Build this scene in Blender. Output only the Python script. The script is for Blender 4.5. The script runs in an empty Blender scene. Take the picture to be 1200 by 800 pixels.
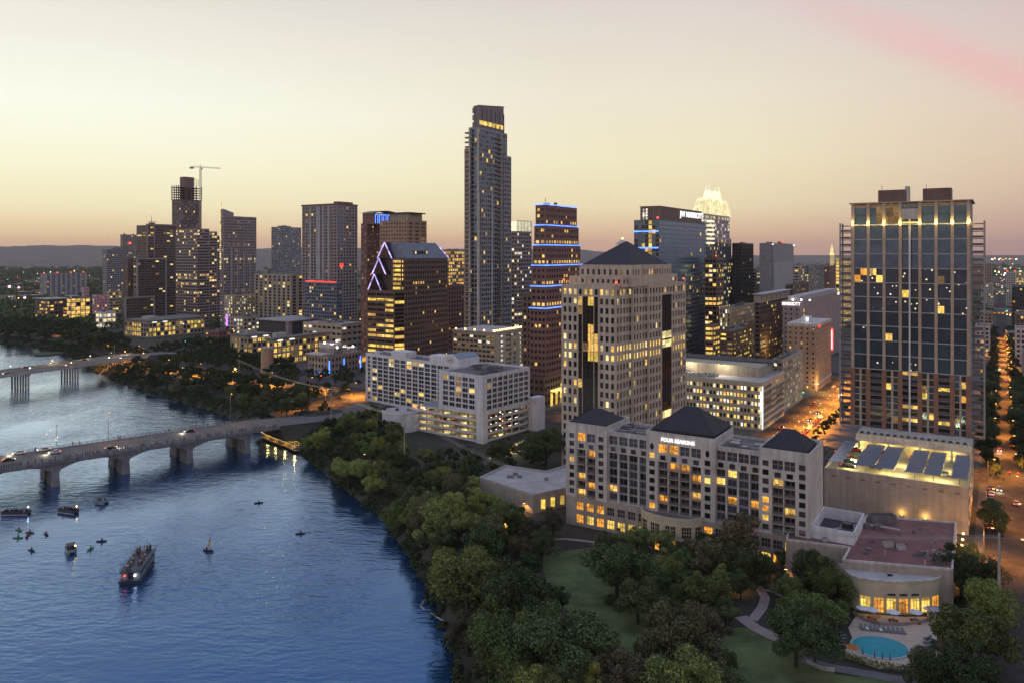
import bpy, bmesh, math, random
import numpy as np
from mathutils import Vector, Matrix

random.seed(7)
R = math.radians
scene = bpy.context.scene
C = scene.collection

# ------------------------------------------------------------------ camera
F, UC, VH, H = 900.0, 600.0, 297.0, 88.0      # focal length and horizon in photo pixels, camera height in metres
cam = bpy.data.cameras.new('camera')
cam.sensor_width, cam.lens = 36.0, 27.0
cam.shift_y = -(400 - VH) / 1200.0
cam.clip_start, cam.clip_end = 1.0, 60000.0
cam_ob = bpy.data.objects.new('camera', cam)
C.objects.link(cam_ob)
cam_ob.location = (0, 0, H)
cam_ob.rotation_euler = (R(90), 0, 0)
scene.camera = cam_ob
scene.view_settings.view_transform = 'Standard'
scene.view_settings.look = 'None'
scene.view_settings.exposure = 0.4
scene.view_settings.gamma = 1.0
scene.cycles.max_bounces = 6
scene.cycles.diffuse_bounces = 3
scene.cycles.glossy_bounces = 3
scene.cycles.volume_bounces = 0
scene.cycles.transparent_max_bounces = 8
scene.cycles.sample_clamp_indirect = 2.0
scene.cycles.sample_clamp_direct = 0.0

def lin(r, g, b):
    f = lambda c: (c / 255.0 / 12.92) if c / 255.0 <= 0.04045 else ((c / 255.0 + 0.055) / 1.055) ** 2.4
    return (f(r), f(g), f(b), 1.0)

# ------------------------------------------------------------------ sky: dusk, the sun just set on the left
world = bpy.data.worlds.new('World')
scene.world = world
world.use_nodes = True
wn, wl = world.node_tree.nodes, world.node_tree.links
wn.clear()
def N(t, **k):
    n = wn.new(t)
    for a, b in k.items(): setattr(n, a, b)
    return n
tc = N('ShaderNodeTexCoord')
nrm = N('ShaderNodeVectorMath', operation='NORMALIZE')
wl.new(tc.outputs['Generated'], nrm.inputs[0])
sep = N('ShaderNodeSeparateXYZ')
wl.new(nrm.outputs[0], sep.inputs[0])
def ramp(stops):
    r = N('ShaderNodeValToRGB')
    r.color_ramp.interpolation = 'EASE' if False else 'LINEAR'
    e = r.color_ramp.elements
    e[0].position, e[0].color = stops[0]
    e[1].position, e[1].color = stops[-1]
    for p, c in stops[1:-1]:
        q = e.new(p); q.color = c
    wl.new(sep.outputs['Z'], r.inputs[0])
    return r
UP = [(0.46, lin(186, 189, 202)), (0.65, lin(160, 174, 204)), (1.0, lin(135, 156, 200))]
west = ramp([(0.0, lin(219, 176, 150)), (0.018, lin(228, 193, 152)), (0.05, lin(236, 224, 184)), (0.10, lin(241, 238, 206)), (0.17, lin(242, 243, 228)), (0.26, lin(229, 227, 215)), (0.34, lin(207, 204, 198))] + UP)
mid = ramp([(0.0, lin(208, 162, 144)), (0.02, lin(216, 178, 146)), (0.06, lin(228, 212, 174)), (0.12, lin(231, 222, 188)), (0.20, lin(226, 219, 199)), (0.32, lin(210, 202, 196))] + UP)
east = ramp([(0.0, lin(166, 134, 134)), (0.03, lin(184, 150, 142)), (0.09, lin(205, 176, 157)), (0.16, lin(210, 186, 172)), (0.24, lin(203, 180, 178)), (0.33, lin(188, 168, 180))] + UP)
m1 = N('ShaderNodeMapRange', interpolation_type='SMOOTHSTEP'); m1.inputs[1].default_value = -0.58; m1.inputs[2].default_value = 0.02
m2 = N('ShaderNodeMapRange', interpolation_type='SMOOTHSTEP'); m2.inputs[1].default_value = -0.02; m2.inputs[2].default_value = 0.62
# azimuth measured from the place where the sun went down (west-north-west, at the left)
az = N('ShaderNodeVectorMath', operation='DOT_PRODUCT'); az.inputs[1].default_value = (0.82, -0.57, 0)
wl.new(nrm.outputs[0], az.inputs[0])
azs = N('ShaderNodeMath', operation='MULTIPLY_ADD'); azs.inputs[1].default_value = 1.0; azs.inputs[2].default_value = 0.42
wl.new(az.outputs['Value'], azs.inputs[0])
wl.new(azs.outputs[0], m1.inputs[0]); wl.new(azs.outputs[0], m2.inputs[0])
x1 = N('ShaderNodeMix', data_type='RGBA'); x2 = N('ShaderNodeMix', data_type='RGBA')
wl.new(m1.outputs[0], x1.inputs[0]); wl.new(west.outputs[0], x1.inputs[6]); wl.new(mid.outputs[0], x1.inputs[7])
wl.new(m2.outputs[0], x2.inputs[0]); wl.new(x1.outputs[2], x2.inputs[6]); wl.new(east.outputs[0], x2.inputs[7])
# thin pink streaks of high cloud
mp = N('ShaderNodeMapping'); mp.inputs['Rotation'].default_value = (0, R(24), 0); mp.inputs['Scale'].default_value = (1.6, 1.6, 12)
wl.new(nrm.outputs[0], mp.inputs[0])
nz = N('ShaderNodeTexNoise'); nz.inputs['Scale'].default_value = 1.3; nz.inputs['Detail'].default_value = 4
wl.new(mp.outputs[0], nz.inputs['Vector'])
cr = N('ShaderNodeMapRange', interpolation_type='SMOOTHSTEP'); cr.inputs[1].default_value = 0.5; cr.inputs[2].default_value = 0.78; cr.inputs[4].default_value = 0.55
wl.new(nz.outputs[0], cr.inputs[0])
hi = N('ShaderNodeMapRange', interpolation_type='SMOOTHSTEP'); hi.inputs[1].default_value = 0.17; hi.inputs[2].default_value = 0.30
wl.new(sep.outputs['Z'], hi.inputs[0])
mu = N('ShaderNodeMath', operation='MULTIPLY'); wl.new(cr.outputs[0], mu.inputs[0]); wl.new(hi.outputs[0], mu.inputs[1])
mu2 = N('ShaderNodeMath', operation='MULTIPLY'); wl.new(mu.outputs[0], mu2.inputs[0]); wl.new(m2.outputs[0], mu2.inputs[1])
back = ramp([(0.0, lin(154, 136, 140)), (0.05, lin(172, 154, 152)), (0.12, lin(184, 168, 164)), (0.33, lin(186, 182, 188))] + UP)
m4 = N('ShaderNodeMapRange', interpolation_type='SMOOTHSTEP'); m4.inputs[1].default_value = 0.6; m4.inputs[2].default_value = 1.15; wl.new(azs.outputs[0], m4.inputs[0])
x4 = N('ShaderNodeMix', data_type='RGBA'); wl.new(m4.outputs[0], x4.inputs[0]); wl.new(x2.outputs[2], x4.inputs[6]); wl.new(back.outputs[0], x4.inputs[7])
x3 = N('ShaderNodeMix', data_type='RGBA'); wl.new(mu2.outputs[0], x3.inputs[0]); wl.new(x4.outputs[2], x3.inputs[6]); x3.inputs[7].default_value = lin(232, 166, 172)
bd = N('ShaderNodeVectorMath', operation='DOT_PRODUCT'); bd.inputs[1].default_value = Vector((340, 900, 297)).cross(Vector((600, 900, 205))).normalized()
wl.new(nrm.outputs[0], bd.inputs[0])
wob = N('ShaderNodeMath', operation='MULTIPLY_ADD'); wob.inputs[1].default_value = 0.03; wob.inputs[2].default_value = -0.015
wl.new(nz.outputs[0], wob.inputs[0])
bs_ = N('ShaderNodeMath', operation='ADD'); wl.new(bd.outputs['Value'], bs_.inputs[0]); wl.new(wob.outputs[0], bs_.inputs[1])
ba = N('ShaderNodeMath', operation='ABSOLUTE'); wl.new(bs_.outputs[0], ba.inputs[0])
bm = N('ShaderNodeMapRange', interpolation_type='SMOOTHSTEP'); bm.inputs[1].default_value = 0.036; bm.inputs[2].default_value = 0.0; bm.inputs[4].default_value = 0.45
wl.new(ba.outputs[0], bm.inputs[0])
bf = N('ShaderNodeMapRange', interpolation_type='SMOOTHSTEP'); bf.inputs[1].default_value = 0.05; bf.inputs[2].default_value = 0.38
wl.new(azs.outputs[0], bf.inputs[0])
bx_ = N('ShaderNodeMath', operation='MULTIPLY'); wl.new(bm.outputs[0], bx_.inputs[0]); wl.new(bf.outputs[0], bx_.inputs[1])
mu2 = N('ShaderNodeMath', operation='MULTIPLY_ADD'); wl.new(mu.outputs[0], mu2.inputs[0]); mu2.inputs[1].default_value = 0.12; wl.new(bx_.outputs[0], mu2.inputs[2])
wl.new(mu2.outputs[0], x3.inputs[0])
bg = N('ShaderNodeBackground'); bg.inputs[1].default_value = 0.86
wl.new(x3.outputs[2], bg.inputs[0])
wo = N('ShaderNodeOutputWorld'); wl.new(bg.outputs[0], wo.inputs[0])

# what is left of the sun: a weak, broad, warm glow from the west
sun = bpy.data.lights.new('sun', 'SUN'); sun.energy = 0.25; sun.angle = R(25); sun.color = (1.0, 0.72, 0.5)
so = bpy.data.objects.new('sun', sun); C.objects.link(so)
so.rotation_euler = Vector((0.85, -0.5, -0.06)).to_track_quat('-Z', 'Y').to_euler()

# ------------------------------------------------------------------ placing: photo pixel -> place in the world
GA = R(-32.4)                                   # the street grid
def gx(e, n, z=0.0, a=GA):                       # grid east / north -> world
    c, s = math.cos(-a), math.sin(-a)
    return Vector((c * e + s * n, -s * e + c * n, z))
def gx_inv(x, y):
    c, s = math.cos(-GA), math.sin(-GA); return (c * x - s * y, s * x + c * y)
def P(u, v, z=0.0):                              # point on the level z that the photo shows at (u, v)
    Y = (H - z) * F / (v - VH)
    return Vector(((u - UC) / F * Y, Y, z))
def PY(u, Y, z=0.0):
    return Vector(((u - UC) / F * Y, Y, z))
def zat(v, Y): return H - (v - VH) / F * Y
def uv(p):
    return (UC + F * p[0] / p[1], VH + (H - p[2]) * F / p[1])

# ------------------------------------------------------------------ materials
MATS = {}
def mat(name, col, rough=0.7, metal=0.0, var=0.18, vscale=0.25, bump=0.0, bscale=3.0, spec=0.5, streak=0.0):
    m = bpy.data.materials.new(name); m.use_nodes = True
    nt = m.node_tree; ns, ls = nt.nodes, nt.links
    b = ns['Principled BSDF']
    b.inputs['Roughness'].default_value = rough; b.inputs['Metallic'].default_value = metal
    b.inputs['Specular IOR Level'].default_value = spec
    g = ns.new('ShaderNodeNewGeometry')
    n = ns.new('ShaderNodeTexNoise'); n.inputs['Scale'].default_value = vscale; n.inputs['Detail'].default_value = 6; n.inputs['Roughness'].default_value = 0.65
    ls.new(g.outputs['Position'], n.inputs['Vector'])
    mr = ns.new('ShaderNodeMapRange'); mr.inputs[1].default_value = 0.3; mr.inputs[2].default_value = 0.7
    mr.inputs[3].default_value = 1 - var; mr.inputs[4].default_value = 1 + var
    ls.new(n.outputs[0], mr.inputs[0])
    mx = ns.new('ShaderNodeVectorMath'); mx.operation = 'SCALE'; mx.inputs[0].default_value = col[:3]
    if streak:      # rain streaks down the walls
        mp = ns.new('ShaderNodeMapping'); mp.inputs['Scale'].default_value = (1.1, 1.1, 0.05); ls.new(g.outputs['Position'], mp.inputs[0])
        n3 = ns.new('ShaderNodeTexNoise'); n3.inputs['Scale'].default_value = 0.8; n3.inputs['Detail'].default_value = 5; ls.new(mp.outputs[0], n3.inputs['Vector'])
        m3 = ns.new('ShaderNodeMapRange'); m3.inputs[1].default_value = 0.35; m3.inputs[2].default_value = 0.7; m3.inputs[3].default_value = 1.08; m3.inputs[4].default_value = 1 - streak; ls.new(n3.outputs[0], m3.inputs[0])
        q3 = ns.new('ShaderNodeMath'); q3.operation = 'MULTIPLY'; ls.new(mr.outputs[0], q3.inputs[0]); ls.new(m3.outputs[0], q3.inputs[1]); ls.new(q3.outputs[0], mx.inputs['Scale'])
    else: ls.new(mr.outputs[0], mx.inputs['Scale'])
    ls.new(mx.outputs[0], b.inputs['Base Color'])
    if bump:
        n2 = ns.new('ShaderNodeTexNoise'); n2.inputs['Scale'].default_value = bscale; n2.inputs['Detail'].default_value = 4
        ls.new(g.outputs['Position'], n2.inputs['Vector'])
        bp = ns.new('ShaderNodeBump'); bp.inputs['Strength'].default_value = bump; bp.inputs['Distance'].default_value = 0.2
        ls.new(n2.outputs[0], bp.inputs['Height']); ls.new(bp.outputs[0], b.inputs['Normal'])
    MATS[name] = m
    return m

def glow(name, col, st, var=0.6, scale=1.5, base=(0.02, 0.02, 0.02), lamp=False, dots=None):
    m = bpy.data.materials.new(name); m.use_nodes = True
    nt = m.node_tree; ns, ls = nt.nodes, nt.links
    b = ns['Principled BSDF']
    b.inputs['Base Color'].default_value = (*base, 1); b.inputs['Roughness'].default_value = 0.25
    b.inputs['Emission Color'].default_value = (*col, 1)
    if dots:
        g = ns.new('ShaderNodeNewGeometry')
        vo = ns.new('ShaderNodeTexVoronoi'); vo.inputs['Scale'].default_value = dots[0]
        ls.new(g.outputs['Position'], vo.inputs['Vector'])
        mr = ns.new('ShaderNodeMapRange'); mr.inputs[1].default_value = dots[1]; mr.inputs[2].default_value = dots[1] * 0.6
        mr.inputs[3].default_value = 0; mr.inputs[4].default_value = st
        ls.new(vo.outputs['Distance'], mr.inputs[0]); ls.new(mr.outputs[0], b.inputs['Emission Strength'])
    elif var:
        g = ns.new('ShaderNodeNewGeometry')
        n = ns.new('ShaderNodeTexNoise'); n.inputs['Scale'].default_value = scale; n.inputs['Detail'].default_value = 3; n.inputs['Roughness'].default_value = 0.7
        ls.new(g.outputs['Position'], n.inputs['Vector'])
        mr = ns.new('ShaderNodeMapRange'); mr.inputs[1].default_value = 0.32; mr.inputs[2].default_value = 0.68
        mr.inputs[3].default_value = st * (1 - var); mr.inputs[4].default_value = st * (1 + var)
        ls.new(n.outputs[0], mr.inputs[0])
        sn = ns.new('ShaderNodeVectorMath'); sn.operation = 'SNAP'; sn.inputs[1].default_value = (3.1, 3.1, 3.3); ls.new(g.outputs['Position'], sn.inputs[0])
        wnz = ns.new('ShaderNodeTexWhiteNoise'); wnz.noise_dimensions = '3D'; ls.new(sn.outputs[0], wnz.inputs['Vector'])
        pr_ = ns.new('ShaderNodeMapRange'); pr_.inputs[3].default_value = 0.3 if var > .3 else .8; pr_.inputs[4].default_value = 1.25; ls.new(wnz.outputs['Value'], pr_.inputs[0])
        mm = ns.new('ShaderNodeMath'); mm.operation = 'MULTIPLY'; ls.new(mr.outputs[0], mm.inputs[0]); ls.new(pr_.outputs[0], mm.inputs[1])
        ls.new(mm.outputs[0], b.inputs['Emission Strength'])
    else:
        b.inputs['Emission Strength'].default_value = st
    if not lamp: m.cycles.emission_sampling = 'NONE'
    MATS[name] = m
    return m

M = MATS
mat('stone_pale', (0.58, 0.52, 0.475), 0.8, bump=0.1, streak=.3)
mat('stone_base', (0.41, 0.335, 0.275), 0.85, bump=0.1, streak=.14)
mat('granite', (0.56, 0.455, 0.355), 0.75, bump=0.08, streak=.25)
mat('white_paint', (0.68, 0.66, 0.69), 0.7, var=0.12, streak=.16)
mat('concrete', (0.39, 0.35, 0.295), 0.85, bump=0.15)
mat('concrete_dark', (0.2, 0.19, 0.19), 0.85, bump=0.15, streak=.4)
mat('beige', (0.40, 0.35, 0.27), 0.8, streak=.3)
mat('cream', (0.56, 0.475, 0.335), 0.8)
mat('brown', (0.175, 0.12, 0.095), 0.7)
mat('brown_stone', (0.13, 0.083, 0.064), 0.65)
mat('red_brown', (0.19, 0.09, 0.08), 0.6)
mat('brick_red', (0.24, 0.125, 0.09), 0.8)
mat('tan', (0.40, 0.265, 0.175), 0.8, streak=.25)
mat('tan_pier', (0.42, 0.33, 0.26), 0.7)
mat('charcoal', (0.045, 0.045, 0.05), 0.6)
mat('black_clad', (0.02, 0.02, 0.024), 0.5)
mat('grey_panel', (0.27, 0.265, 0.28), 0.6)
mat('grey_light', (0.36, 0.36, 0.38), 0.6)
mat('mauve_panel', (0.29, 0.235, 0.235), 0.6)
mat('blue_grey', (0.16, 0.18, 0.22), 0.5)
mat('roof_dark', (0.055, 0.05, 0.055), 0.8, var=0.25, bump=0.2)
mat('roof_grey', (0.16, 0.145, 0.145), 0.9, var=0.3, bump=0.2)
mat('roof_pale', (0.42, 0.39, 0.38), 0.9, var=0.2)
mat('roof_red', (0.2, 0.085, 0.085), 0.9, var=0.3, bump=0.25)
mat('slate', (0.028, 0.026, 0.032), 0.75, var=0.25, vscale=0.8, bump=0.3, bscale=2.0)
mat('metal_grey', (0.25, 0.25, 0.26), 0.4, 0.6)
mat('metal_dark', (0.04, 0.04, 0.045), 0.45, 0.4)
mat('canopy_blue', (0.19, 0.225, 0.30), 0.35, 0.2, var=0.1)
mat('asphalt', (0.06, 0.053, 0.05), 0.9, var=0.35, bump=0.2, spec=0.08)
mat('bridge_road', (0.12, 0.105, 0.1), 0.8, var=0.25, vscale=0.12, bump=0.15)
mat('pavement', (0.1, 0.092, 0.085), 0.9, var=0.2, bump=0.1)
mat('path_pink', (0.36, 0.26, 0.23), 0.9, var=0.2)
mat('pool_deck', (0.56, 0.42, 0.32), 0.8, var=0.12)
mat('road_paint', (0.6, 0.58, 0.5), 0.7)
mat('deck_floor', (0.34, 0.31, 0.24), 0.7, var=0.2)
mat('wood', (0.2, 0.12, 0.07), 0.7)
mat('bark', (0.06, 0.045, 0.035), 0.9)
mat('bark_pale', (0.2, 0.17, 0.14), 0.9)
mat('skin', (0.45, 0.28, 0.2), 0.6)
mat('hair', (0.03, 0.02, 0.015), 0.7)
mat('cloth_dark', (0.03, 0.03, 0.04), 0.9)
mat('cloth_blue', (0.06, 0.09, 0.2), 0.9)
mat('cloth_red', (0.25, 0.05, 0.05), 0.9)
mat('cloth_pale', (0.5, 0.48, 0.46), 0.9)
mat('denim', (0.04, 0.05, 0.09), 0.9)
mat('boat_white', (0.2, 0.23, 0.28), 0.5)
mat('boat_dark', (0.04, 0.045, 0.06), 0.5)
mat('kayak_green', (0.10, 0.30, 0.10), 0.4)
mat('kayak_red', (0.3, 0.06, 0.04), 0.4)
mat('kayak_dark', (0.03, 0.04, 0.06), 0.4)
mat('sail_yellow', (0.7, 0.42, 0.05), 0.8)
mat('sail_red', (0.5, 0.06, 0.05), 0.8)
mat('umbrella_white', (0.72, 0.72, 0.74), 0.8)
mat('umbrella_rust', (0.45, 0.15, 0.03), 0.8)
mat('lounger_grey', (0.18, 0.18, 0.2), 0.8)
mat('towel', (0.75, 0.76, 0.8), 0.9)
mat('rubber', (0.015, 0.015, 0.015), 0.7)
mat('car_white', (0.7, 0.7, 0.7), 0.25)
mat('car_silver', (0.4, 0.41, 0.42), 0.25, 0.5)
mat('car_dark', (0.02, 0.02, 0.025), 0.2)
mat('car_red', (0.3, 0.03, 0.025), 0.25)
mat('car_blue', (0.03, 0.06, 0.16), 0.25)
mat('frost_glass', (0.2, 0.26, 0.32), 0.15, 0.4)
mat('dusty_brown', (0.2, 0.135, 0.12), 0.8)
mat('ut_stone', (0.6, 0.5, 0.3), 0.8)
mat('hill_scrub', (0.13, 0.1, 0.09), 0.95, var=0.5, vscale=0.012)
mat('lawn_grass', (0.115, 0.14, 0.046), 0.95, var=0.55, vscale=0.11, bump=0.4, bscale=6)
mat('earth', (0.045, 0.042, 0.03), 0.95, var=0.4, vscale=0.06, bump=0.3, bscale=1.5)
mat('shrub_green', (0.04, 0.06, 0.025), 0.9, var=0.4, vscale=1.5)
mat('pool_tile', (0.35, 0.42, 0.45), 0.4, var=0.05)
# window glass
mat('glass', (0.02, 0.022, 0.027), 0.12, var=0.5, vscale=0.7)
mat('glass_room', (0.055, 0.045, 0.04), 0.3, var=0.6, vscale=0.8)
mat('glass_brown', (0.03, 0.018, 0.014), 0.12, var=0.4, vscale=0.7)
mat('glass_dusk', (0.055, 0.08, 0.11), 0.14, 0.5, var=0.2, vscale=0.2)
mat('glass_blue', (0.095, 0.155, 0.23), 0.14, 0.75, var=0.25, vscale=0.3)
mat('glass_jw', (0.17, 0.36, 0.5), 0.18, 0.85, var=0.15, vscale=0.2)
mat('glass_mauve', (0.12, 0.11, 0.14), 0.2, 0.4, var=0.25, vscale=0.3)
WARM, PALE, AMBER, WHITE = (1.0, 0.58, 0.13), (1.0, 0.78, 0.34), (1.0, 0.40, 0.045), (1.0, 0.93, 0.75)
glow('lit_warm', WARM, 0.95); glow('lit_pale', PALE, 0.95); glow('lit_amber', AMBER, 0.85, 0.75); glow('lit_white', WHITE, 1.0, 0.4)
glow('lit_dim', (0.8, 0.45, 0.15), 0.28, 0.6); glow('lit_gold', (1.0, 0.66, 0.12), 0.85, 0.55)
glow('glass_painted_glints', (1.0, 0.8, 0.5), 1.2, dots=(0.55, 0.2), base=(0.045, 0.06, 0.085))  # dark glass with glowing dots painted in, in place of reflected city lights
glow('neon_blue', (0.08, 0.22, 1.0), 2.2, 0.15); glow('neon_violet', (0.55, 0.42, 1.0), 1.6, 0.35, 0.2); glow('neon_red', (1.0, 0.04, 0.03), 2.0, 0.1)
glow('neon_purple', (0.3, 0.1, 1.0), 2.5, 0.1); glow('sign_white', (1.0, 0.98, 0.95), 1.15, 0); glow('beacon_red', (1.0, 0.05, 0.03), 5.0, 0)
glow('signal_green', (0.05, 1.0, 0.45), 4.0, 0); glow('signal_red', (1.0, 0.06, 0.02), 5.0, 0)
glow('lamp_orange', (1.0, 0.52, 0.14), 8.0, 0); glow('lamp_white', (1.0, 0.93, 0.85), 8.0, 0); glow('lamp_pink', (1.0, 0.5, 0.8), 2.0, 0)
glow('head_lamp', (1.0, 0.92, 0.75), 6.0, 0); glow('tail_lamp', (1.0, 0.04, 0.02), 4.0, 0)
glow('crown_light', (1.0, 0.86, 0.42), 0.60, 0.25, 0.25, (.2, .2, .15)); glow('tower_gold_glow', (1.0, 0.75, 0.28), 1.0, 0.3, 0.1)
glow('crown_white', (1.0, 0.92, 0.58), 0.8, 0.15, 0.3, (.3, .3, .25)); glow('up_light', (1.0, 0.72, 0.2), 1.0, 0.2)
glow('bulb_glow', (1.0, 0.62, 0.16), 1.6, 0); glow('wall_pink_glow', (0.75, 0.3, 0.45), 0.10, 0.3, 0.2, (.25, .2, .21))  # the wall material glows faintly itself, in place of pink light falling on it

# tree leaves
def leaf_mat(name, col):
    m = bpy.data.materials.new(name); m.use_nodes = True
    ns, ls = m.node_tree.nodes, m.node_tree.links
    b = ns['Principled BSDF']; b.inputs['Roughness'].default_value = 0.75; b.inputs['Specular IOR Level'].default_value = 0.15
    oi = ns.new('ShaderNodeObjectInfo'); g = ns.new('ShaderNodeNewGeometry')
    n = ns.new('ShaderNodeTexNoise'); n.inputs['Scale'].default_value = 0.55; n.inputs['Detail'].default_value = 3
    ls.new(g.outputs['Position'], n.inputs['Vector'])
    hsv = ns.new('ShaderNodeHueSaturation'); hsv.inputs['Color'].default_value = (*col, 1)
    mh = ns.new('ShaderNodeMapRange'); mh.inputs[3].default_value = 0.475; mh.inputs[4].default_value = 0.53
    ls.new(oi.outputs['Random'], mh.inputs[0]); ls.new(mh.outputs[0], hsv.inputs['Hue'])
    a = ns.new('ShaderNodeMath'); a.operation = 'MULTIPLY'
    ri = ns.new('ShaderNodeMapRange'); ri.inputs[3].default_value = 0.55; ri.inputs[4].default_value = 1.5
    ls.new(g.outputs['Random Per Island'], ri.inputs[0])
    no = ns.new('ShaderNodeMapRange'); no.inputs[1].default_value = 0.3; no.inputs[2].default_value = 0.7; no.inputs[3].default_value = 0.6; no.inputs[4].default_value = 1.4
    ls.new(n.outputs[0], no.inputs[0]); ls.new(ri.outputs[0], a.inputs[0]); ls.new(no.outputs[0], a.inputs[1])
    ob = ns.new('ShaderNodeMapRange'); ob.inputs[3].default_value = 0.62; ob.inputs[4].default_value = 1.5
    wr = ns.new('ShaderNodeMath'); wr.operation = 'MULTIPLY_ADD'; wr.inputs[1].default_value = 7.31; wr.inputs[2].default_value = 0.37; fr_ = ns.new('ShaderNodeMath'); fr_.operation = 'FRACT'
    ls.new(oi.outputs['Random'], wr.inputs[0]); ls.new(wr.outputs[0], fr_.inputs[0]); ls.new(fr_.outputs[0], ob.inputs[0])
    a2 = ns.new('ShaderNodeMath'); a2.operation = 'MULTIPLY'; ls.new(a.outputs[0], a2.inputs[0]); ls.new(ob.outputs[0], a2.inputs[1])
    ls.new(a2.outputs[0], hsv.inputs['Value']); ls.new(hsv.outputs[0], b.inputs['Base Color'])
    MATS[name] = m
leaf_mat('leaves_dark', (0.062, 0.080, 0.032)); leaf_mat('leaves_green', (0.125, 0.15, 0.046)); leaf_mat('leaves_bright', (0.24, 0.255, 0.066)); leaf_mat('leaves_brown', (0.105, 0.092, 0.05))

# lake water: rippled, ruffled in patches
def water_mat():
    m = bpy.data.materials.new('lake_water'); m.use_nodes = True
    ns, ls = m.node_tree.nodes, m.node_tree.links
    ns.clear()
    g = ns.new('ShaderNodeNewGeometry')
    def noise(sc, det, stretch=(1, 1, 1), rot=0.0):
        mp = ns.new('ShaderNodeMapping'); mp.inputs['Scale'].default_value = stretch; mp.inputs['Rotation'].default_value = (0, 0, rot)
        ls.new(g.outputs['Position'], mp.inputs[0])
        n = ns.new('ShaderNodeTexNoise'); n.inputs['Scale'].default_value = sc; n.inputs['Detail'].default_value = det; n.inputs['Roughness'].default_value = 0.55
        ls.new(mp.outputs[0], n.inputs['Vector']); return n
    w1 = noise(0.55, 4, (0.5, 1.3, 1), R(-8)); w2 = noise(0.16, 3, (0.6, 1.2, 1), R(12)); pa = noise(0.018, 4, (1, 0.7, 1), R(30))
    ad = ns.new('ShaderNodeMath'); ad.operation = 'MULTIPLY_ADD'; ad.inputs[1].default_value = 1.6
    ls.new(w2.outputs[0], ad.inputs[0]); ls.new(w1.outputs[0], ad.inputs[2])
    bs = ns.new('ShaderNodeMapRange'); bs.inputs[1].default_value = 0.35; bs.inputs[2].default_value = 0.65; bs.inputs[3].default_value = 0.05; bs.inputs[4].default_value = 0.42
    ls.new(pa.outputs[0], bs.inputs[0])
    bp = ns.new('ShaderNodeBump'); bp.inputs['Distance'].default_value = 0.9
    ls.new(bs.outputs[0], bp.inputs['Strength']); ls.new(ad.outputs[0], bp.inputs['Height'])
    gl = ns.new('ShaderNodeBsdfGlossy'); gl.inputs['Color'].default_value = (0.50, 0.76, 1.0, 1); gl.inputs['Roughness'].default_value = 0.12
    di = ns.new('ShaderNodeBsdfDiffuse'); di.inputs['Color'].default_value = (0.004, 0.035, 0.10, 1)
    fr = ns.new('ShaderNodeFresnel'); fr.inputs['IOR'].default_value = 1.33
    lw = ns.new('ShaderNodeLayerWeight'); mz = ns.new('ShaderNodeMapRange'); mz.inputs[1].default_value = 0.42; mz.inputs[2].default_value = 0.86; ls.new(lw.outputs['Facing'], mz.inputs[0])
    cm = ns.new('ShaderNodeMix'); cm.data_type = 'RGBA'; cm.inputs[6].default_value = (0.17, 0.46, 1.0, 1); cm.inputs[7].default_value = (0.68, 0.81, 1.0, 1)
    ls.new(mz.outputs[0], cm.inputs[0]); ls.new(cm.outputs[2], gl.inputs['Color'])
    for n in (gl, di, fr): ls.new(bp.outputs[0], n.inputs['Normal'])
    fm = ns.new('ShaderNodeMath'); fm.operation = 'MULTIPLY_ADD'; fm.inputs[1].default_value = 2.2; fm.inputs[2].default_value = 0.15
    ls.new(fr.outputs[0], fm.inputs[0])
    mx = ns.new('ShaderNodeMixShader'); ls.new(fm.outputs[0], mx.inputs[0]); ls.new(di.outputs[0], mx.inputs[1]); ls.new(gl.outputs[0], mx.inputs[2])
    o = ns.new('ShaderNodeOutputMaterial'); ls.new(mx.outputs[0], o.inputs[0])
    MATS['lake_water'] = m
water_mat()
m = mat('pool_water', (0.03, 0.36, 0.42), 0.08, var=0.12, vscale=0.8, bump=0.12, bscale=2.5)

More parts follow.
